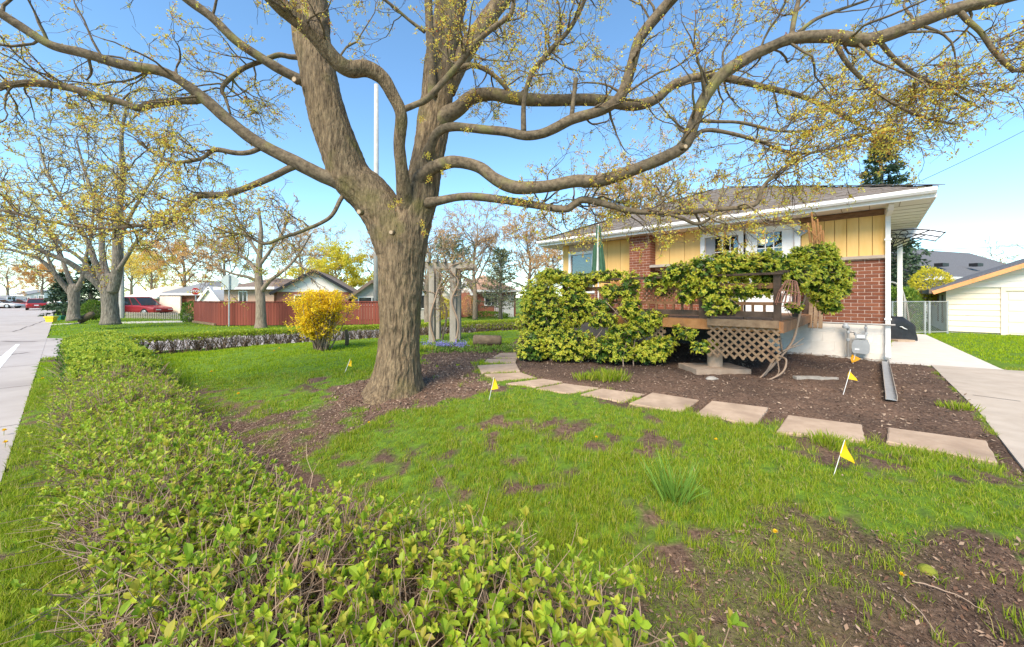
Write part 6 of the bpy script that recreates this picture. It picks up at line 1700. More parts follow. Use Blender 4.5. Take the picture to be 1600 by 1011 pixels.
def car(name, label, px, Yd, heading, L_, W_, H_, paint, kind='sedan', cat='car', group=None):
    x = (px - HX) / F * Yd; root = thing(name, label, cat, (x, Yd, 0), group)
    fr = Frame((x, Yd, 0), (math.cos(heading), math.sin(heading)))            # x forward, y left
    hl, hw_ = L_ / 2, W_ / 2
    belt = H_ * (.60 if kind == 'sedan' else .56)
    st = [(-hl, .42, belt - .12, .86), (-hl + .12, .3, belt - .02, .95), (-hl + .7, .24, belt + .02, 1), (0, .22, belt, 1), (hl - 1.3, .24, belt - .02, 1), (hl - .6, .26, belt - .12, .98), (hl - .12, .3, belt - .2, .92), (hl, .4, belt - .32, .82)]
    v, q = [], []
    for (a, z0, z1, k) in st:
        v += [fr.p(a, -hw_ * k * .94, z0), fr.p(a, -hw_ * k, z0 + .22), fr.p(a, -hw_ * k, z1 - .1), fr.p(a, -hw_ * k * .9, z1), fr.p(a, hw_ * k * .9, z1), fr.p(a, hw_ * k, z1 - .1), fr.p(a, hw_ * k, z0 + .22), fr.p(a, hw_ * k * .94, z0)]
    for i_ in range(len(st) - 1):
        for j_ in range(8): q.append((i_ * 8 + j_, i_ * 8 + (j_ + 1) % 8, (i_ + 1) * 8 + (j_ + 1) % 8, (i_ + 1) * 8 + j_))
    n_ = (len(st) - 1) * 8
    q += [(0, 1, 2, 3), (0, 3, 4, 7), (4, 5, 6, 7), (n_ + 3, n_ + 2, n_ + 1, n_), (n_ + 7, n_ + 4, n_ + 3, n_), (n_ + 7, n_ + 6, n_ + 5, n_ + 4)]
    g = Geo(); g.add(v, q); obj('body', g, paint, root, smooth=False)
    c0, c1, r0, r1 = (-hl + .55, hl - 1.35, -hl + 1.25, hl - 2.15) if kind == 'sedan' else (-hl + .08, hl - 1.25, -hl + .35, hl - 2.0)
    for nm, za, zb_, mt, s0, s1 in (('greenhouse', belt - .005, H_ - .06, 'car_glass', 0, 1), ('roof', H_ - .061, H_, paint, 1, 1.0)):
        if nm == 'greenhouse':
            lo = [(c0, .90), (c1, .90)]; hi = [(r0, .74), (r1, .74)]
        else: lo = [(r0 - .03, .76), (r1 + .03, .76)]; hi = [(r0 + .12, .68), (r1 - .12, .68)]
        v = [fr.p(lo[0][0], -hw_ * lo[0][1], za), fr.p(lo[1][0], -hw_ * lo[1][1], za), fr.p(lo[1][0], hw_ * lo[1][1], za), fr.p(lo[0][0], hw_ * lo[0][1], za),
             fr.p(hi[0][0], -hw_ * hi[0][1], zb_), fr.p(hi[1][0], -hw_ * hi[1][1], zb_), fr.p(hi[1][0], hw_ * hi[1][1], zb_), fr.p(hi[0][0], hw_ * hi[0][1], zb_)]
        g = Geo(); g.add(v, [(3, 2, 1, 0), (4, 5, 6, 7), (0, 1, 5, 4), (1, 2, 6, 5), (2, 3, 7, 6), (3, 0, 4, 7)]); obj(nm, g, mt, root)
    for s_ in (-1, 1):
        for f_ in (.0, .36, .72, 1.0):
            a0_, a1_ = c0 + (c1 - c0) * f_, r0 + (r1 - r0) * f_
            g = Geo(); g.bar(fr.p(a0_, s_ * hw_ * .905, belt), fr.p(a1_, s_ * hw_ * .745, H_ - .05), .06, .03); obj('pillar', g, paint, root)
    for a in (-hl + .85, hl - .9):
        for s_ in (-1, 1):
            c_ = fr.p(a, s_ * (hw_ - .1), .32)
            g = Geo(); g.tube([c_ - fr.y * .1, c_ - fr.y * .09, c_ + fr.y * .09, c_ + fr.y * .1], [.27, .32, .32, .27], 18); w_o = obj('wheel', g, 'tyre', root)
            g = Geo(); g.tube([c_ + fr.y * s_ * .095, c_ + fr.y * s_ * .108], [.2, .17], 14); obj('rim', g, 'rim', w_o)
    for s_ in (-1, 1):
        g = Geo(); fr.box(g, -hl - .015, -hl + .1, s_ * hw_ * .62 - .2, s_ * hw_ * .62 + .2, belt - .32, belt - .16); obj('tail_light', g, 'light_red', root)
        g = Geo(); fr.box(g, hl - .14, hl + .012, s_ * hw_ * .55 - .2, s_ * hw_ * .55 + .2, belt - .46, belt - .34); obj('headlight', g, 'light_white', root)
    g = Geo(); fr.box(g, -hl - .04, -hl + .06, -hw_ * .85, hw_ * .85, .34, .5); obj('bumper', g, paint, root)
    g = Geo(); fr.box(g, hl - .1, hl + .04, -hw_ * .8, hw_ * .8, .34, .5); obj('bumper', g, paint, root)
    g = Geo(); fr.box(g, -hl - .05, -hl - .041, -.17, .17, .55, .66); obj('number_plate', g, 'sign_white', root)
    return root
sdir = math.atan2(.634, -.773)
car('parked_car', 'red car seen from behind on the far street', 58, 47, sdir, 4.3, 1.7, 1.42, 'car_maroon')
car('parked_car', 'maroon car parked side-on at the far left', 22, 56, .15, 4.4, 1.75, 1.3, 'car_maroon')
car('parked_car', 'silver car at the left edge of the far street', 2, 54, .3, 4.2, 1.7, 1.3, 'car_silver')
car('red_van', 'long red wagon parked behind the picket fence', 222, 32, -.08, 4.2, 1.8, 1.62, 'car_red', 'wagon', 'van')
# recycling bins, log, bucket by the street trees
def bin_(label, px, py, w, h, mt, lid):
    p_ = G(px, py); root = thing('recycling_bin', label, 'bin', p_, 'recycling bins at the kerb')
    fr = Frame((p_[0], p_[1], 0), (1, .2)); v = []
    for z, k in ((0, .8), (h, 1.0)): v += [fr.p(-w / 2 * k, -w / 3 * k, z), fr.p(w / 2 * k, -w / 3 * k, z), fr.p(w / 2 * k, w / 3 * k, z), fr.p(-w / 2 * k, w / 3 * k, z)]
    g = Geo(); g.add(v, [(3, 2, 1, 0), (0, 1, 5, 4), (1, 2, 6, 5), (2, 3, 7, 6), (3, 0, 4, 7), (4, 5, 6, 7)]); obj('tub', g, mt, root)
    g = Geo(); fr.box(g, -w / 2 - .03, w / 2 + .03, -w / 3 - .03, w / 3 + .03, h - .06, h + .02); obj('rim', g, mt, root)
bin_('yellow open recycling bin at the street edge', 80, 503, .46, .34, 'bin_yellow', False)
bin_('dark green recycling bin beside the yellow one', 92, 500.5, .5, .30, 'bin_green', False)
p_ = G(137, 505); g = Geo(); g.tube([p_ + [-.45, 0, .10], p_ + [-.2, 0, .28], p_ + [.12, .05, .52], p_ + [.25, .05, .60]], [.14, .19, .17, .12], 12)
tag(obj('tree_stump', g, 'log_brown', smooth=True), 'leaning brown log stump at the foot of the big street tree', 'log')

# ------------------------------------------------------------------ arbor
ab = G(676, 535)
arb = thing('arbor', 'weathered grey timber arbor with vine behind the maple trunk', 'arbor', (*G(692, 535)[:2], .1))
AY = G(676, 534)[1]
zt_ = zy(414, AY)
for (px, dy, w) in ((675.5, 0, .16), (708.5, -.15, .17), (684, .75, .15), (716, .6, .15)):
    c_ = at(px, HY, AY + dy); g = Geo(); fr = Frame((c_[0], c_[1], 0), (1, -.12)); fr.box(g, -w / 2, w / 2, -w / 2, w / 2, base_z(c_[0], c_[1]) - .05, zt_ - .1); obj('post', g, 'grey_wood', arb)
for (p_, q_) in (((660, .0), (740, -.25)), ((668, .75), (745, .55))):
    a_, b_ = at(p_[0], HY, AY + p_[1]), at(q_[0], HY, AY + q_[1]); a_[2] = b_[2] = zt_ - .03
    g = Geo(); g.bar(a_, b_, .06, .17); obj('beam', g, 'grey_wood', arb)
for k in range(6):
    f_ = (k + .5) / 6; a_ = at(662 + 76 * f_, HY, AY - .3); b_ = at(666 + 78 * f_, HY, AY + 1.0); a_[2] = b_[2] = zt_ + .1
    g = Geo(); g.bar(a_, b_, .05, .09); obj('rafter', g, 'grey_wood', arb)
vines = [[(712, 537, -.25), (716, 505, -.28), (706, 470, -.3), (716, 440, -.3), (702, 418, -.25), (730, 408, -.2)], [(690, 536, .5), (698, 490, .3), (690, 460, .1), (702, 435, 0), (720, 420, -.1), (752, 424, -.2)], [(680, 536, -.1), (672, 500, -.15), (682, 460, -.12), (690, 430, -.1), (664, 412, 0)], [(700, 430, .3), (688, 452, .3), (694, 475, .3), (704, 486, .2)]]
vl = []
for k, pl in enumerate(vines):
    P = smooth_path(np.array([at(a, b_, AY + c) for a, b_, c in pl]), 8); R = np.linspace(.035, .012, len(P)); g = Geo(); g.tube(P, R, 7); obj('vine', g, 'stem_grey', arb, smooth=True); vl.append((P, R))
twig_levels(vl, arb, (.55, .3, .16), .1, .5, .25, 'leaf_spring', mt_twig='stem_grey', counts=(4, 3), start=.45, bsize=.03, bcount=6, min_r=.004, twig_first='stem_grey', names=('vine_shoots', 'vine_twigs', 'vine_buds'), ymin=6)
# low log edging
p_ = G(757, 540); g = Geo(); zc_ = p_[2] + .11
g.tube([p_ + [-.30, .05, .13], p_ + [-.27, .05, .13], p_ + [.42, -.05, .13], p_ + [.45, -.05, .13]], [.12, .15, .14, .11], 14)
tag(obj('garden_log', g, 'log_brown', smooth=True), 'short mossy log lying in the mulch bed beside the arbor', 'log')

# ------------------------------------------------------------------ barbecue, chain-link gate, leaning boards
bc = G(1407, 532); bq = thing('barbecue', 'barbecue under a black cover beside the house corner', 'barbecue', bc)
fr = Frame((bc[0] - .02, bc[1] + .1, bc[2]), (.99, -.1)); nU, nV = 17, 9; v = []
for i_ in range(nV):
    z = .70 * (i_ / (nV - 1))
    for j_ in range(24):
        th = j_ / 24 * 2 * PI; c, s_ = math.cos(th), math.sin(th)
        sx, sy = np.sign(c) * abs(c) ** .45, np.sign(s_) * abs(s_) ** .45
        k = 1 - .10 * i_ / 8 - (.22 if i_ == 8 else .06 if i_ == 7 else 0)
        wv = .018 * math.sin(7 * th + i_ * .9) * (1 - i_ / 9)
        v.append(fr.p(sx * (.40 * k + wv), sy * (.28 * k + wv), z * (1 - .28 * (sx > .2) * (i_ / 8) * (sx)) + .01))
v.append(fr.p(-.05, 0, .70))
q = [(i_ * 24 + j_, i_ * 24 + (j_ + 1) % 24, (i_ + 1) * 24 + (j_ + 1) % 24, (i_ + 1) * 24 + j_) for i_ in range(nV - 1) for j_ in range(24)]
t = [((nV - 1) * 24 + j_, (nV - 1) * 24 + (j_ + 1) % 24, nV * 24) for j_ in range(24)]
g = Geo(); g.add(v, q, t); obj('cover', g, 'black_cover', bq, smooth=True)
g = Geo(); sw = [fr.p(-.16 + .05 * k, -.296 - (.004 if k else 0), .42 - .02 * k + (.02 if k == 1 else 0)) for k in range(5)]
g.tube(sw, [.006, .014, .016, .012, .004], 6); obj('logo_swoosh', g, 'sign_white', bq)
g = Geo(); fr.box(g, -.42, .02, -.55, -.12, -.005, .06); tag(obj('paving_block', g, 'slab'), 'brown paving slab at the foot of the covered barbecue', 'slab')
gt = thing('chain_link_gate', 'galvanised chain-link fence and gate across the side walk', 'fence', (*G(1440, 523)[:2], .29))
ga, gb_ = G(1392, 523), G(1482, 521); d_ = gb_ - ga; L_ = np.linalg.norm(d_[:2]); fr = Frame((ga[0], ga[1], .29), d_)
for a in (.05, L_ * .58, L_ * .66, L_ * .98):
    g = Geo(); g.tube([fr.p(a, 0, -.05), fr.p(a, 0, 1.14)], .03, 8); obj('post', g, 'galvanised', gt)
for z in (1.12, .06):
    g = Geo(); g.tube([fr.p(.05, 0, z), fr.p(L_ * .98, 0, z)], .018, 8); obj('rail', g, 'galvanised', gt)
g = Geo(); hh = 1.05
for s_ in (1, -1):
    c = -hh
    while c < L_:
        k0, k1 = max(0, -c), min(hh, L_ - c)
        if k1 > k0: g.bar(fr.p(c + k0, .004 * s_, .07 + (k0 if s_ > 0 else hh - k0)), fr.p(c + k1, .004 * s_, .07 + (k1 if s_ > 0 else hh - k1)), .004, .004)
        c += .075
obj('wire_mesh', g, 'galvanised', gt, kind='stuff')
P = [fr.p(.45 + .6 * math.cos(t_), .3, 1.05 + .75 * math.sin(t_)) for t_ in np.linspace(PI, 0, 15)]
g = Geo(); g.tube([P[0] - [0, 0, 1.0]] + P + [P[-1] - [0, 0, 1.0]], .035, 8); tag(obj('garden_arch', g, 'pole_grey', smooth=True), 'thin grey arch over the chain-link gate', 'arch')
lb = thing('leaning_boards', 'dark green and brown boards leaning behind the chain-link gate', 'boards', fr.p(L_ * .52, .35, 0))
for k in range(6):
    a = L_ * .42 + k * .11
    g = Geo(); g.bar(fr.p(a, .35 + .03 * k, 0), fr.p(a + .16 - .03 * k, .5 + .03 * k, 1.05 + .07 * (k % 3)), .09, .02, up=fr.y); obj('board', g, ('boards_green', 'rail_dark', 'grey_wood')[k % 3], lb)
# ================================================================== HEDGES
def st3(t, d): return np.stack([-8.9 + .773 * t + .634 * d, 8.0 - .634 * t + .773 * d], -1)
hedge = thing('privet_hedge', 'long untrimmed privet hedge running from the foreground to the street corner', 'hedge', (*st_pt(5, 0), 0))
# the clipped dense far stretch
n = 15000
t = rng.uniform(-1.9, 4.2, n); w0, w1, H_ = -.44, .42, .66
face = rng.random(n); d_ = rng.uniform(w0, w1, n); z = np.full(n, H_)
side_ = face < .30; d_[side_] = w0; z[side_] = rng.uniform(.08, H_, side_.sum())
side2 = (face >= .30) & (face < .52); d_[side2] = w1; z[side2] = rng.uniform(.1, H_, side2.sum())
end_ = (face >= .52) & (face < .56); t[end_] = -1.9; z[end_] = rng.uniform(.08, H_, end_.sum())
bump_ = (fbm(t * 2.2, d_ * 2.2 + z * 2, 33) - .5)
z = z * (1 - .16 * sstep(2.6, 4.6, t)) + bump_ * .16 + rng.normal(0, .018, n)
d_ = d_ + np.where(side_, -bump_ * .15, np.where(side2, bump_ * .15, 0)) + rng.normal(0, .02, n)
cor = np.minimum(np.abs(d_ - w0), np.abs(d_ - w1)); z = z - .07 * np.exp(-cor / .06) * (z > .5)
P = np.hstack([st3(t, d_), (z + gz(*st3(t, d_).T))[:, None]])
keep = rng.random(n) < (1 - .75 * sstep(3.0, 4.2, t))
P = P[keep]
A = rvec(len(P)) * .5 + [0, -.25, .8]
gl = Geo(); rosettes(gl, P, A, 5, .036, .022, (.1, 1.0), flat=True)
obj('clipped_leaves', gl, 'hedge_top_leaf', hedge, kind='stuff')
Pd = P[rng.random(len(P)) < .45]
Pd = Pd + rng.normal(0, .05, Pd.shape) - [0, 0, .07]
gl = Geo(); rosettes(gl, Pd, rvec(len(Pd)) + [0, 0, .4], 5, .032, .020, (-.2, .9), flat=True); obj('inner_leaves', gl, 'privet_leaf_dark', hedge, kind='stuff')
gs = Geo(); n = 1800
t = rng.uniform(-1.8, 4.6, n); b0 = st3(t, rng.uniform(w0 * .9, w1 * .9, n)); P0 = np.hstack([b0, gz(*b0.T)[:, None]])
tubes(gs, wander(P0, rng.normal(0, .25, (n, 3)) + [0, 0, 1], rng.uniform(.42, .62, n), 3, .2), np.tile(np.linspace(.006, .0022, 4), (n, 1)), 3)
# brown twiggy stretch and the sparse sprouting foreground
def sprouts(n, t0, t1, h, leafy, seed, wide=(0, 0)):
    t = rng.uniform(t0, t1, n)
    wl, wr = -.46, .34 + .52 * sstep(8.8, 10.9, t)
    dd = wl + (wr - wl) * rng.random(n)
    b_ = st3(t, dd); zg = gz(*b_.T)
    edge = np.minimum(1, np.minimum(dd - wl, wr - dd) / .22)
    hh = h * (.66 + .5 * fbm(t * 1.7, dd * 2.5, seed)) * (.55 + .45 * edge)
    P0 = np.hstack([b_, zg[:, None]])
    W_ = wander(P0, rng.normal(0, .34, (n, 3)) + [0, 0, 1], hh * rng.uniform(.7, 1.15, n), 5, .20, (0, 0, .08))
    ok = (W_[:, -1, 1] > .62) & (np.linalg.norm(W_[:, -1] - [0, 0, CAMZ], axis=1) > .75)
    W_, t, dd = W_[ok], t[ok], dd[ok]
    tubes(gs, W_, np.tile(np.linspace(.0042, .0016, 6), (len(W_), 1)), 3)
    lf = fbm(t * 1.9, dd * 3.1, seed + 4)
    return W_, lf, t, dd
WB, lfB, tB, dB = sprouts(2500, 3.5, 6.3, .60, .4, 50)
WC, lfC, tC, dC = sprouts(4200, 5.9, 11.6, .50, .8, 55)
# side twigs, tangled and paler
for W_, k in ((WB, 3), (WC, 3)):
    m_ = len(W_); i_ = rng.integers(1, 5, (m_, k)); p0 = W_[np.arange(m_)[:, None], i_].reshape(-1, 3)
    Wt = wander(p0, rng.normal(0, 1, p0.shape) + [0, 0, .35], rng.uniform(.07, .24, len(p0)), 2, .3, (0, 0, .08))
    tubes(gs, Wt, np.tile(np.linspace(.0022, .0011, 3), (len(Wt), 1)), 3)
    if W_ is WB: tipB = Wt[:, -1]
    else: tipC, midC = Wt[:, -1], Wt[:, 1]
obj('stems', gs, 'stem_grey', hedge, kind='stuff')
def tone(P): return fbm(P[:, 0] * 2.3, P[:, 1] * 2.3, 58)
gl = Geo()
brown = sstep(.45, .62, fbm(tB * 1.1, dB * 2.0, 52)) * np.exp(-((tB - 4.9) / .8) ** 2)
e = WB[rng.random(len(WB)) < (.85 - .75 * brown)][:, -1]; rosettes(gl, e, rvec(len(e)) * .5 + [0, 0, 1], 6, .040, .021, (.35, 1.2), mid_=.58, droop=.02)
e = tipB[(rng.random(len(tipB)) < .5)]; rosettes(gl, e, rvec(len(e)) * .6 + [0, 0, 1], 5, .034, .018, (.3, 1.2), mid_=.58, droop=.02)
sel = rng.random(len(WC)) < sstep(.30, .56, lfC) * .9 + .08
def two(gl, e, wob_, k, ln, wd, el):
    for b_, sel_ in ((True, e[:, 1] < 2.0), (False, e[:, 1] >= 2.0)):
        p = e[sel_]; rosettes(gl, p, rvec(len(p)) * wob_ + [0, 0, 1], k, ln, wd, el, broad=b_, mid_=.58, droop=.03)
e = WC[sel][:, -1]; two(gl, e, .45, 7, .045, .024, (.5, 1.3))
e2 = WC[sel][:, 4]; two(gl, e2[::2], .6, 4, .038, .020, (.2, .9))
e = tipC[(rng.random(len(tipC)) < sstep(.36, .62, tone(tipC)) * .7 + .05)]; two(gl, e, .55, 5, .039, .021, (.45, 1.25))
obj('sprouting_leaves', gl, 'privet_leaf', hedge, kind='stuff')
# fallen dry stalks lying through the foreground hedge
n = 1600; t = rng.uniform(5.2, 11.6, n); dd = rng.uniform(-.45, .34 + .5 * sstep(8.8, 10.9, t), n); b_ = st3(t, dd)
P0 = np.hstack([b_, (gz(*b_.T) + rng.uniform(.02, .34, n))[:, None]]); P0 = P0[P0[:, 1] > .9]
g = Geo(); tubes(g, wander(P0, rng.normal(0, 1, P0.shape) * [1, 1, .25], rng.uniform(.12, .5, len(P0)), 3, .15), np.tile(np.linspace(.0026, .0012, 4), (len(P0), 1)), 3)
obj('dry_stalks', g, 'stem_grey', hedge, kind='stuff')

# the low clipped hedge along the side street
h2 = thing('low_hedge', 'low clipped hedge with bare brown stems along the side street', 'hedge', (*cs(5, 0), .05))
def cs3(s, d): return np.stack([-10.21 + .822 * s + .569 * d, 9.89 + .569 * s - .822 * d], -1)
n = 2300; s_ = rng.uniform(-.7, 15.5, n); b_ = cs3(np.round(s_ / .28) * .28 + rng.normal(0, .05, n), rng.normal(0, .07, n)); P0 = np.hstack([b_, gz(*b_.T)[:, None]])
D0 = np.hstack([rng.normal(0, .42, (n, 2)), np.ones((n, 1))])
W_ = wander(P0, D0, rng.uniform(.36, .56, n), 4, .2, (0, 0, .16))
g = Geo(); tubes(g, W_, np.tile(np.linspace(.0085, .0035, 5), (n, 1)), 3)
m_ = n; i_ = rng.integers(1, 4, (m_, 3)); p0 = W_[np.arange(m_)[:, None], i_].reshape(-1, 3)
Wt = wander(p0, rng.normal(0, .7, p0.shape) + [0, 0, .6], rng.uniform(.08, .2, len(p0)), 2, .25, (0, 0, .1)); Wt[..., 2] = np.minimum(Wt[..., 2], gz(Wt[..., 0], Wt[..., 1]) + .55)
tubes(g, Wt, np.tile(np.linspace(.004, .0022, 3), (len(Wt), 1)), 3)
obj('stems', g, 'stem_brown', h2, kind='stuff')
n = 13500; s_ = rng.uniform(-.8, 15.5, n); dd = rng.uniform(-.30, .30, n)
lush = sstep(8.5, 12, s_)
z = .53 - rng.random(n) ** 1.7 * (.17 + .22 * lush) + (fbm(s_ * 1.4, dd * 3, 81) - .5) * .06
dd = dd * np.where(z < .44, 1.05, .95); b_ = cs3(s_, dd); P = np.hstack([b_, (gz(*b_.T) + z)[:, None]])
g = Geo(); rosettes(g, P, rvec(n) * .6 + [0, 0, 1], 4, .046, .030, (.1, 1.1), flat=True); obj('leaves', g, 'hedge_top_leaf', h2, kind='stuff')

# ------------------------------------------------------------------ forsythia
fb = G(503, 547)
fo_ = thing('forsythia_bush', 'bright yellow flowering forsythia bush on the left lawn', 'shrub', fb)
n = 110
th = rng.uniform(0, 2 * PI, n); sp = rng.uniform(.12, .62, n)
D0 = np.stack([np.cos(th) * sp, np.sin(th) * sp, np.ones(n) * 1.1], 1)
W_ = wander(fb + rng.normal(0, .06, (n, 3)) * [1, 1, 0], D0, rng.uniform(.95, 1.5, n), 10, .10, (0, 0, .08))
top = fb[2] + 1.38
W_[..., 2] = np.where(W_[..., 2] > top, top - (W_[..., 2] - top) * .4, W_[..., 2])
g = Geo(); tubes(g, W_, np.tile(np.linspace(.018, .004, 11), (n, 1)), 5); obj('stems', g, 'stem_grey', fo_, kind='stuff')
i_ = rng.integers(3, 10, (n, 10)); p0 = W_[np.arange(n)[:, None], i_].reshape(-1, 3)
Wt = wander(p0, rng.normal(0, .7, p0.shape) + [0, 0, .5], rng.uniform(.12, .38, len(p0)), 4, .16, (0, 0, .04)); Wt[..., 2] = np.minimum(Wt[..., 2], top + rng.random(Wt.shape[:2]) * .03)
g = Geo(); tubes(g, Wt, np.tile(np.linspace(.004, .002, 5), (len(Wt), 1)), 3); obj('twigs', g, 'stem_brown', fo_, kind='stuff')
allp = np.vstack([W_[:, 3:].reshape(-1, 3), Wt.reshape(-1, 3)])
cx = allp - fb
okp = (cx[:, 2] > .30) & ~((cx[:, 0] > -.02) & (cx[:, 2] < .95) & (rng.random(len(cx)) < .72))
allp = allp[okp]; k = 7
P = np.repeat(allp, k, 0) + rng.normal(0, .028, (len(allp) * k, 3))
v, q = quads(P, rvec(len(P)) + [0, -.1, .1], rvec(len(P)), .046, .026); g = Geo(); g.add(v, q); obj('flowers', g, 'forsythia', fo_, kind='stuff')
p_ = G(542, 540); g = Geo(); g.tube([p_ - [0, 0, .03], p_ + [.01, 0, .25], p_ + [-.02, 0, .42]], [.05, .05, .035], 9)
tag(obj('garden_stake', g, 'log_brown', smooth=True), 'short mossy wooden stake right of the yellow bush', 'stake')

# ================================================================== GRASS
TRUNK = np.array([maple.location.x, maple.location.y])
SP = [gpoly(s_) for s_ in STONES]
def blades(x, y, z, h, w, lean=.5):
    n = len(x); th = rng.random(n) * 2 * PI; sd_ = np.stack([np.cos(th), np.sin(th), np.zeros(n)], 1)
    la = rng.random(n) * 2 * PI; ld = np.stack([np.cos(la), np.sin(la), np.zeros(n)], 1) * (np.abs(rng.normal(0, lean, n)) * h)[:, None]
    P = np.stack([x, y, z], 1); up_ = np.array([0, 0, 1.0]) * h[:, None]; w = w[:, None]
    v = np.stack([P - sd_ * w * .5, P + sd_ * w * .5, P + up_ * .55 + ld * .35 - sd_ * w * .4, P + up_ * .55 + ld * .35 + sd_ * w * .4, P + up_ * .95 + ld], 1)
    i0 = np.arange(n)[:, None] * 5
    return v.reshape(-1, 3), i0 + [0, 1, 3, 2], i0 + [2, 3, 4]
def grow(name, label, xr, yr, tufts, per, h, w, sigma, mt, cond=None, power=1.25, wedge=True, lean=.5):
    y = rng.uniform(yr[0] ** 2 if wedge else yr[0], yr[1] ** 2 if wedge else yr[1], tufts)
    if wedge: y = np.sqrt(y); x = rng.uniform(-1.46, 1.46, tufts) * y
    else: x = rng.uniform(xr[0], xr[1], tufts)
    ok = ~paved(x, y)
    if cond is not None: ok &= cond(x, y)
    x, y = x[ok], y[ok]
    pr = (1 - bare(x, y)) ** power
    ok = rng.random(len(x)) < pr; x, y = x[ok], y[ok]
    hs = (.55 + .9 * fbm(x * 1.3, y * 1.3, 44)) * rng.uniform(.75, 1.25, len(x)) * np.where(d1f(x, y) > .4, 1, 1.1)
    X = np.repeat(x, per) + rng.normal(0, sigma, len(x) * per); Y_ = np.repeat(y, per) + rng.normal(0, sigma, len(x) * per)
    ok = ~paved(X, Y_) & (np.hypot(X - TRUNK[0], Y_ - TRUNK[1]) > .55)
    for p in SP: ok &= ~inpoly(X, Y_, p)
    H_ = np.repeat(hs, per)[ok] * h * rng.uniform(.6, 1.2, ok.sum()); X, Y_ = X[ok], Y_[ok]
    v, q, t = blades(X, Y_, gz(X, Y_) - .012, H_, np.full(len(X), w), lean)
    g = Geo(); g.add(v, q, t)
    o = obj(name, g, mt, kind='stuff'); tag(o, label, 'grass'); return o
grow('front_grass', 'patchy young grass in the nearest part of the lawn', None, (1.15, 2.7), 8000, 15, .048, .0036, .017, 'grass')
grow('front_grass', 'thin green grass between the stones and the hedge', None, (2.7, 4.4), 11000, 13, .054, .0046, .022, 'grass')
grow('front_grass', 'lawn grass around the maple and before the path', None, (4.4, 6.6), 10500, 11, .054, .0070, .033, 'grass')
grow('left_lawn', 'even bright lawn left of the maple trunk', None, (6.6, 10.5), 9500, 11, .058, .010, .05, 'grass_far', lambda x, y: (x < 3) & (d2f(x, y) > -.6))
grow('left_lawn', 'bright lawn behind the yellow bush up to the low hedge', None, (10.5, 17), 9000, 9, .055, .015, .07, 'grass_far', lambda x, y: (x < 2.5) & (d2f(x, y) > -.5))
grow('garage_lawn', 'bright green lawn between driveway and garage', (9.5, 24), (6.5, 14.5), 5500, 8, .055, .016, .06, 'grass_far', lambda x, y: (x > 9) & ~inpoly(x, y, HOUSE_POLY) & (((x - GF.o[0]) * GF.y[0] + (y - GF.o[1]) * GF.y[1] < 0) | (x < GF.o[0] - 1)) , wedge=False)
grow('corner_lawn', 'bright lawn on the far street corner', (-42, -5), (12, 34), 7000, 7, .06, .034, .12, 'grass_far', lambda x, y: (d2f(x, y) < -5.2) & (d1f(x, y) > -.9), wedge=False)

# tall leaf clumps
def clump(label, px, py, n, h, w, spread_, mt='daffodil_leaf', cat='grass clump'):
    c = G(px, py); th = rng.random(n) * 2 * PI; r_ = rng.random(n) * spread_
    P0 = c + np.stack([np.cos(th) * r_, np.sin(th) * r_, np.zeros(n)], 1)
    W_ = wander(P0, np.stack([np.cos(th) * .35, np.sin(th) * .35, np.ones(n)], 1) + rng.normal(0, .12, (n, 3)), h * rng.uniform(.6, 1.1, n), 5, .07, (0, 0, -.03))
    sd_ = norm(np.cross(W_[:, -1] - W_[:, 0], rvec(n)))[:, None]; wd = (w * np.array([.8, 1, 1, .9, .6, .1]))[None, :, None]
    v = np.stack([W_ - sd_ * wd / 2, W_ + sd_ * wd / 2], 2).reshape(-1, 3); i0 = np.arange(n)[:, None, None] * 12; k_ = np.arange(5)[None, :, None] * 2
    q = (i0 + k_ + np.array([0, 1, 3, 2])[None, None]).reshape(-1, 4)
    g = Geo(); g.add(v, q); root = thing('grass_clump', label, cat, c); obj('leaves', g, mt, root, kind='stuff')
clump('tall clump of narrow daffodil leaves in the middle of the lawn', 1052, 782, 85, .30, .007, .09)
clump('bright grass tuft in the soil before the left shrub', 952, 592, 420, .16, .010, .30, 'grass')
clump('small weed tuft at the path edge below the left shrub', 912, 592, 160, .11, .010, .18, 'grass')
clump('grass tuft growing against the tenth stepping stone', 1297, 695, 200, .11, .006, .14, 'grass')
clump('weedy tuft at the driveway edge', 1497, 640, 160, .10, .008, .16, 'grass')
clump('dark green tulip leaves at the foot of the arbor', 660, 548, 200, .16, .02, .30, 'privet_leaf')
# blue spring flowers by the arbor
n = 900; c = np.array([G(655 + 70 * rng.random(), 540 + 6 * rng.random()) for _ in range(60)]); P = np.repeat(c, 15, 0) + np.abs(rng.normal(0, 1, (n, 3))) * [.06, .06, .05] + [0, 0, .05]
v, q = quads(P, rvec(n), rvec(n), .03, .02); g = Geo(); g.add(v, q); tag(obj('blue_flowers', g, 'bluebell', kind='stuff'), 'patch of small blue spring flowers round the arbor posts', 'flowers')
n = 2600; cc = np.array([G(650 + 150 * rng.random(), 538 + 14 * rng.random()) for _ in range(130)]); P = np.repeat(cc, 20, 0) + rng.normal(0, 1, (n, 3)) * [.10, .10, .01] + [0, 0, .01]
v, q = quads(P, rvec(n) * [1, 1, .3] + [0, 0, .8], rvec(n), .07, .022); g = Geo(); g.add(v, q); tag(obj('ground_cover', g, 'shrub_green', kind='stuff'), 'low green ground cover in the mulch beside the arbor', 'plants')

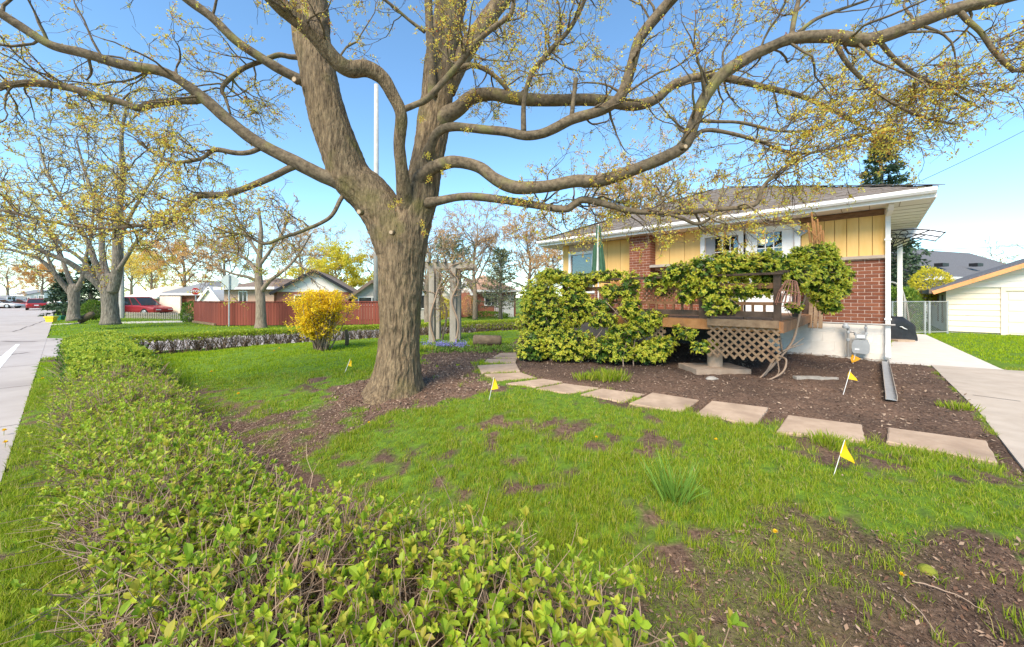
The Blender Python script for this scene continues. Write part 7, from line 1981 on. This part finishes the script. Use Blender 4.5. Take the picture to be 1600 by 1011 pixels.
# dandelions
def dandelion(px, py, r, lab):
    c = G(px, py); root = thing('dandelion', 'yellow ' + lab, 'dandelion', c, 'dandelions scattered over the lawn')
    z = .05; g = Geo(); g.tube([c, c + [.004, 0, z]], .0022, 5); obj('stem', g, 'privet_leaf', root)
    n = 46; th = rng.random(n) * 2 * PI; e_ = rng.uniform(.05, 1.3, n); D = np.stack([np.cos(th) * np.cos(e_), np.sin(th) * np.cos(e_), np.sin(e_)], 1)
    P = np.tile(c + [.004, 0, z], (n, 1)); v, q = quads(P, D, np.cross(D, [0.01, 0, 1]), r * rng.uniform(.8, 1.1, n), r * .35); g = Geo(); g.add(v, q); obj('flower_head', g, 'dandelion', root)
for px, py, r, lab in ((931, 692, .016, 'dandelion left of the tall leaf clump in the lawn'), (1118, 696, .018, 'dandelion right of the tall leaf clump near the path'), (1210, 845, .016, 'dandelion at the edge of the bare corner below the nearest flag'),
                       (1408, 915, .014, 'dandelion beside the moss cushion at lower right'), (576, 668, .018, 'dandelion in the grass below the maple trunk'), (752, 680, .015, 'dandelion in the grass below the flag at the path'),
                       (716, 858, .018, 'larger dandelion among the foreground hedge shoots'), (730, 856, .014, 'smaller dandelion beside the larger one in the hedge shoots'), (372, 621, .03, 'dandelion in the lawn nearest the hedge end'),
                       (240, 562, .03, 'dandelion in the lawn close to the hedge corner'), (330, 585, .03, 'dandelion in the open middle of the left lawn'), (436, 548, .035, 'right one of two dandelions left of the yellow bush'),
                       (428, 552, .03, 'left one of two dandelions left of the yellow bush'), (258, 576, .03, 'dandelion at the lawn side of the clipped hedge'), (6, 680, .03, 'upper dandelion at the pavement on the left edge'),
                       (8, 699, .028, 'lower dandelion at the pavement on the left edge'), (66, 596, .03, 'dandelion on the verge left of the clipped hedge')): dandelion(px, py, r, lab)

# marker flags
def flag(label, base, top, tri, mt='flag_yellow', depth=None, pole_r=.0022):
    b_ = G(*base); Yd = b_[1] if depth is None else depth
    if depth is not None: b_ = at(base[0], base[1], depth)
    root = thing('marker_flag', label, 'flag', b_, 'yellow utility marker flags')
    g = Geo(); g.tube([b_ - [0, 0, .02], at(*top, Yd)], pole_r * max(1, Yd / 3), 6); obj('wire_pole', g, 'wire_white', root)
    P = np.array([at(*p, Yd) for p in tri]); n_ = 5
    v = []
    for i_ in range(n_ + 1):
        for j_ in range(n_ + 1 - i_):
            a, b2 = i_ / n_, j_ / n_; p = P[0] + (P[1] - P[0]) * a + (P[2] - P[0]) * b2
            v.append(p + [0, .018 * Yd / 3 * math.sin(5 * a + 3 * b2) - .01, 0])
    ix = {}; k = 0
    for i_ in range(n_ + 1):
        for j_ in range(n_ + 1 - i_): ix[i_, j_] = k; k += 1
    t = []
    for i_ in range(n_):
        for j_ in range(n_ - i_):
            t.append((ix[i_, j_], ix[i_ + 1, j_], ix[i_, j_ + 1]))
            if i_ + j_ < n_ - 1: t.append((ix[i_ + 1, j_], ix[i_ + 1, j_ + 1], ix[i_, j_ + 1]))
    g = Geo(); g.add(v, None, t); obj('pennant', g, mt, root, smooth=True)
flag('yellow marker flag nearest the camera in the right lawn', (1301, 744), (1320, 687), [(1320, 687), (1331, 722), (1311, 712)])
flag('yellow marker flag right of the maple trunk at the path', (763, 628), (772, 589), [(771.5, 587), (779, 606), (767.5, 609)])
flag('small yellow marker flag left of the maple trunk', (538, 583), (547, 561), [(546.5, 560), (551.5, 572), (543.5, 570.5)])
flag('yellow marker flag standing in the bare soil by the downspout', (1317, 616), (1329, 577), [(1329, 576), (1336, 594), (1325, 592)])
flag('orange-yellow tag flag hanging below the gas meter', (1330, 580), (1336, 553), [(1332, 552), (1341, 560), (1331, 567)], 'flag_orange', 7.15)

# ------------------------------------------------------------------ litter, chips, stones
def scatter(name, label, poly, n, s0, s1, mt, cat, lift=.004, flat=.35, weight=None):
    lo, hi = poly.min(0), poly.max(0); P = rng.uniform(lo, hi, (n * 3, 2)); P = P[inpoly(P[:, 0], P[:, 1], poly)][:n]
    if weight is not None: P = P[rng.random(len(P)) < weight(P[:, 0], P[:, 1])]
    P = P[~paved(P[:, 0], P[:, 1])]
    for p in SP: P = P[~inpoly(P[:, 0], P[:, 1], p)]
    m_ = len(P); x, y = P.T
    z = gz(x, y) + ((fbm(x * 7, y * 7, 60) - .5) * .05 + (fbm(x * 23, y * 23, 61) - .5) * .022) + (fbm(x * .9, y * .9, 62) - .5) * .05 + lift
    D = norm(rng.normal(0, 1, (m_, 3)) * [1, 1, flat]); S = norm(np.cross(D, [0, 0, 1.0]) + rng.normal(0, .35, (m_, 3)))
    sz = rng.uniform(s0, s1, m_); v, q = quads(np.stack([x, y, z], 1), D, S, sz, sz * rng.uniform(.25, .6, m_))
    g = Geo(); g.add(v, q); return tag(obj(name, g, mt, kind='stuff'), label, cat)
near_all = np.array([(-3.5, 1.0), (4.2, 1.0), (6, 4.4), (-5.5, 4.4)])
scatter('mulch_chips', 'bark mulch covering the bed before the house', BED, 26000, .012, .05, 'chips', 'mulch', .006, .5)
scatter('mulch_chips', 'bark mulch round the maple and the arbor', BED2, 12000, .012, .05, 'chips', 'mulch', .006, .5)
scatter('mulch_chips', 'bark bits and dry leaves on the bare strip between maple and hedge', DIRT3, 5000, .008, .032, 'chips', 'mulch', .006, .6)
scatter('leaf_litter', 'dry leaves and twigs in the bare corner at lower right', DIRT4, 3000, .008, .032, 'litter', 'leaf litter', .008, .8)
scatter('soil_crumbs', 'crumbs of soil and bark over the front yard', near_all, 22000, .005, .018, 'crumbs', 'soil', .004, .5, lambda x, y: np.clip(bare(x, y) * 1.1, .12, 1))
scatter('soil_crumbs', 'small crumbs of dark soil in the bare corner at lower right', DIRT4, 20000, .004, .015, 'crumbs', 'soil', .003, .8)
scatter('leaf_litter', 'scattered dry leaves over the front lawn', near_all, 2200, .008, .024, 'litter', 'leaf litter', .012, .5)
def rocks(name, label, pts, s0, s1, mt='rock'):
    g = Geo()
    for p in pts:
        s = rng.uniform(s0, s1); k = 7; rows = []
        for f_ in (0, .35, .75, 1.0):
            for j_ in range(k):
                th = j_ / k * 2 * PI; r_ = s * (1.0, 1.05, .8, .35)[int(f_ * 3 + .3)] * (.75 + .5 * rng.random())
                rows.append([p[0] + r_ * math.cos(th) * 1.3, p[1] + r_ * math.sin(th), p[2] - .02 + f_ * s * .8])
        g.add(rows, [(i_ * k + j_, i_ * k + (j_ + 1) % k, (i_ + 1) * k + (j_ + 1) % k, (i_ + 1) * k + j_) for i_ in range(3) for j_ in range(k)], [(3 * k, 3 * k + j_, 3 * k + j_ + 1) for j_ in range(1, k - 1)])
    return tag(obj(name, g, mt, kind='stuff'), label, 'stones')
pts = [HF.p(rng.uniform(.0, 1.9), .05 + abs(rng.normal(0, .10)), 0) + [0, 0, .29] for _ in range(150)]
rocks('rubble', 'grey rubble and mortar crumbs along the foot of the foundation', pts, .012, .05)
c = G(1272, 592); g = Geo(); fr = Frame((c[0], c[1], c[2]), (1, -.05)); fr.box(g, -.28, .12, -.03, .06, -.01, .035); fr.box(g, .12, .36, -.01, .04, -.01, .025)
tag(obj('flat_stone', g, 'rock'), 'flat pale stone half buried in the bare soil bed', 'stone')
c = G(1112, 592); rocks('pale_rock', 'rounded pale rock at the corner of the footing slab', [c], .07, .09)
c = G(1449, 893); g = Geo(); g.lathe(c - [0, 0, .01], [(.034, 0), (.036, .012), (.032, .026), (.02, .036), (.006, .041)], 14); tag(obj('moss_cushion', g, 'moss', smooth=True), 'small round moss cushion in the bare corner at lower right', 'moss')
for k, (lab, pl) in enumerate((('long dry twig lying at lower right', [(1425, 915), (1460, 925), (1500, 940), (1540, 962)]), ('dry twig below the dandelion at lower right', [(1412, 940), (1440, 965), (1466, 1002)]), ('thin pale stick lying left of the bare corner', [(880, 985), (905, 968), (930, 960)]), ('pale stick on the dirt below the maple', [(438, 690), (446, 683), (453, 676)]))):
    P = smooth_path(np.array([G(*p) + [0, 0, .02] for p in pl]), 5) ; P[:, 2] += rng.normal(0, .003, len(P)); g = Geo(); g.tube(P, np.linspace(.0035, .0018, len(P)), 6)
    tag(obj('fallen_twig', g, 'stem_grey', smooth=True), lab, 'twig')
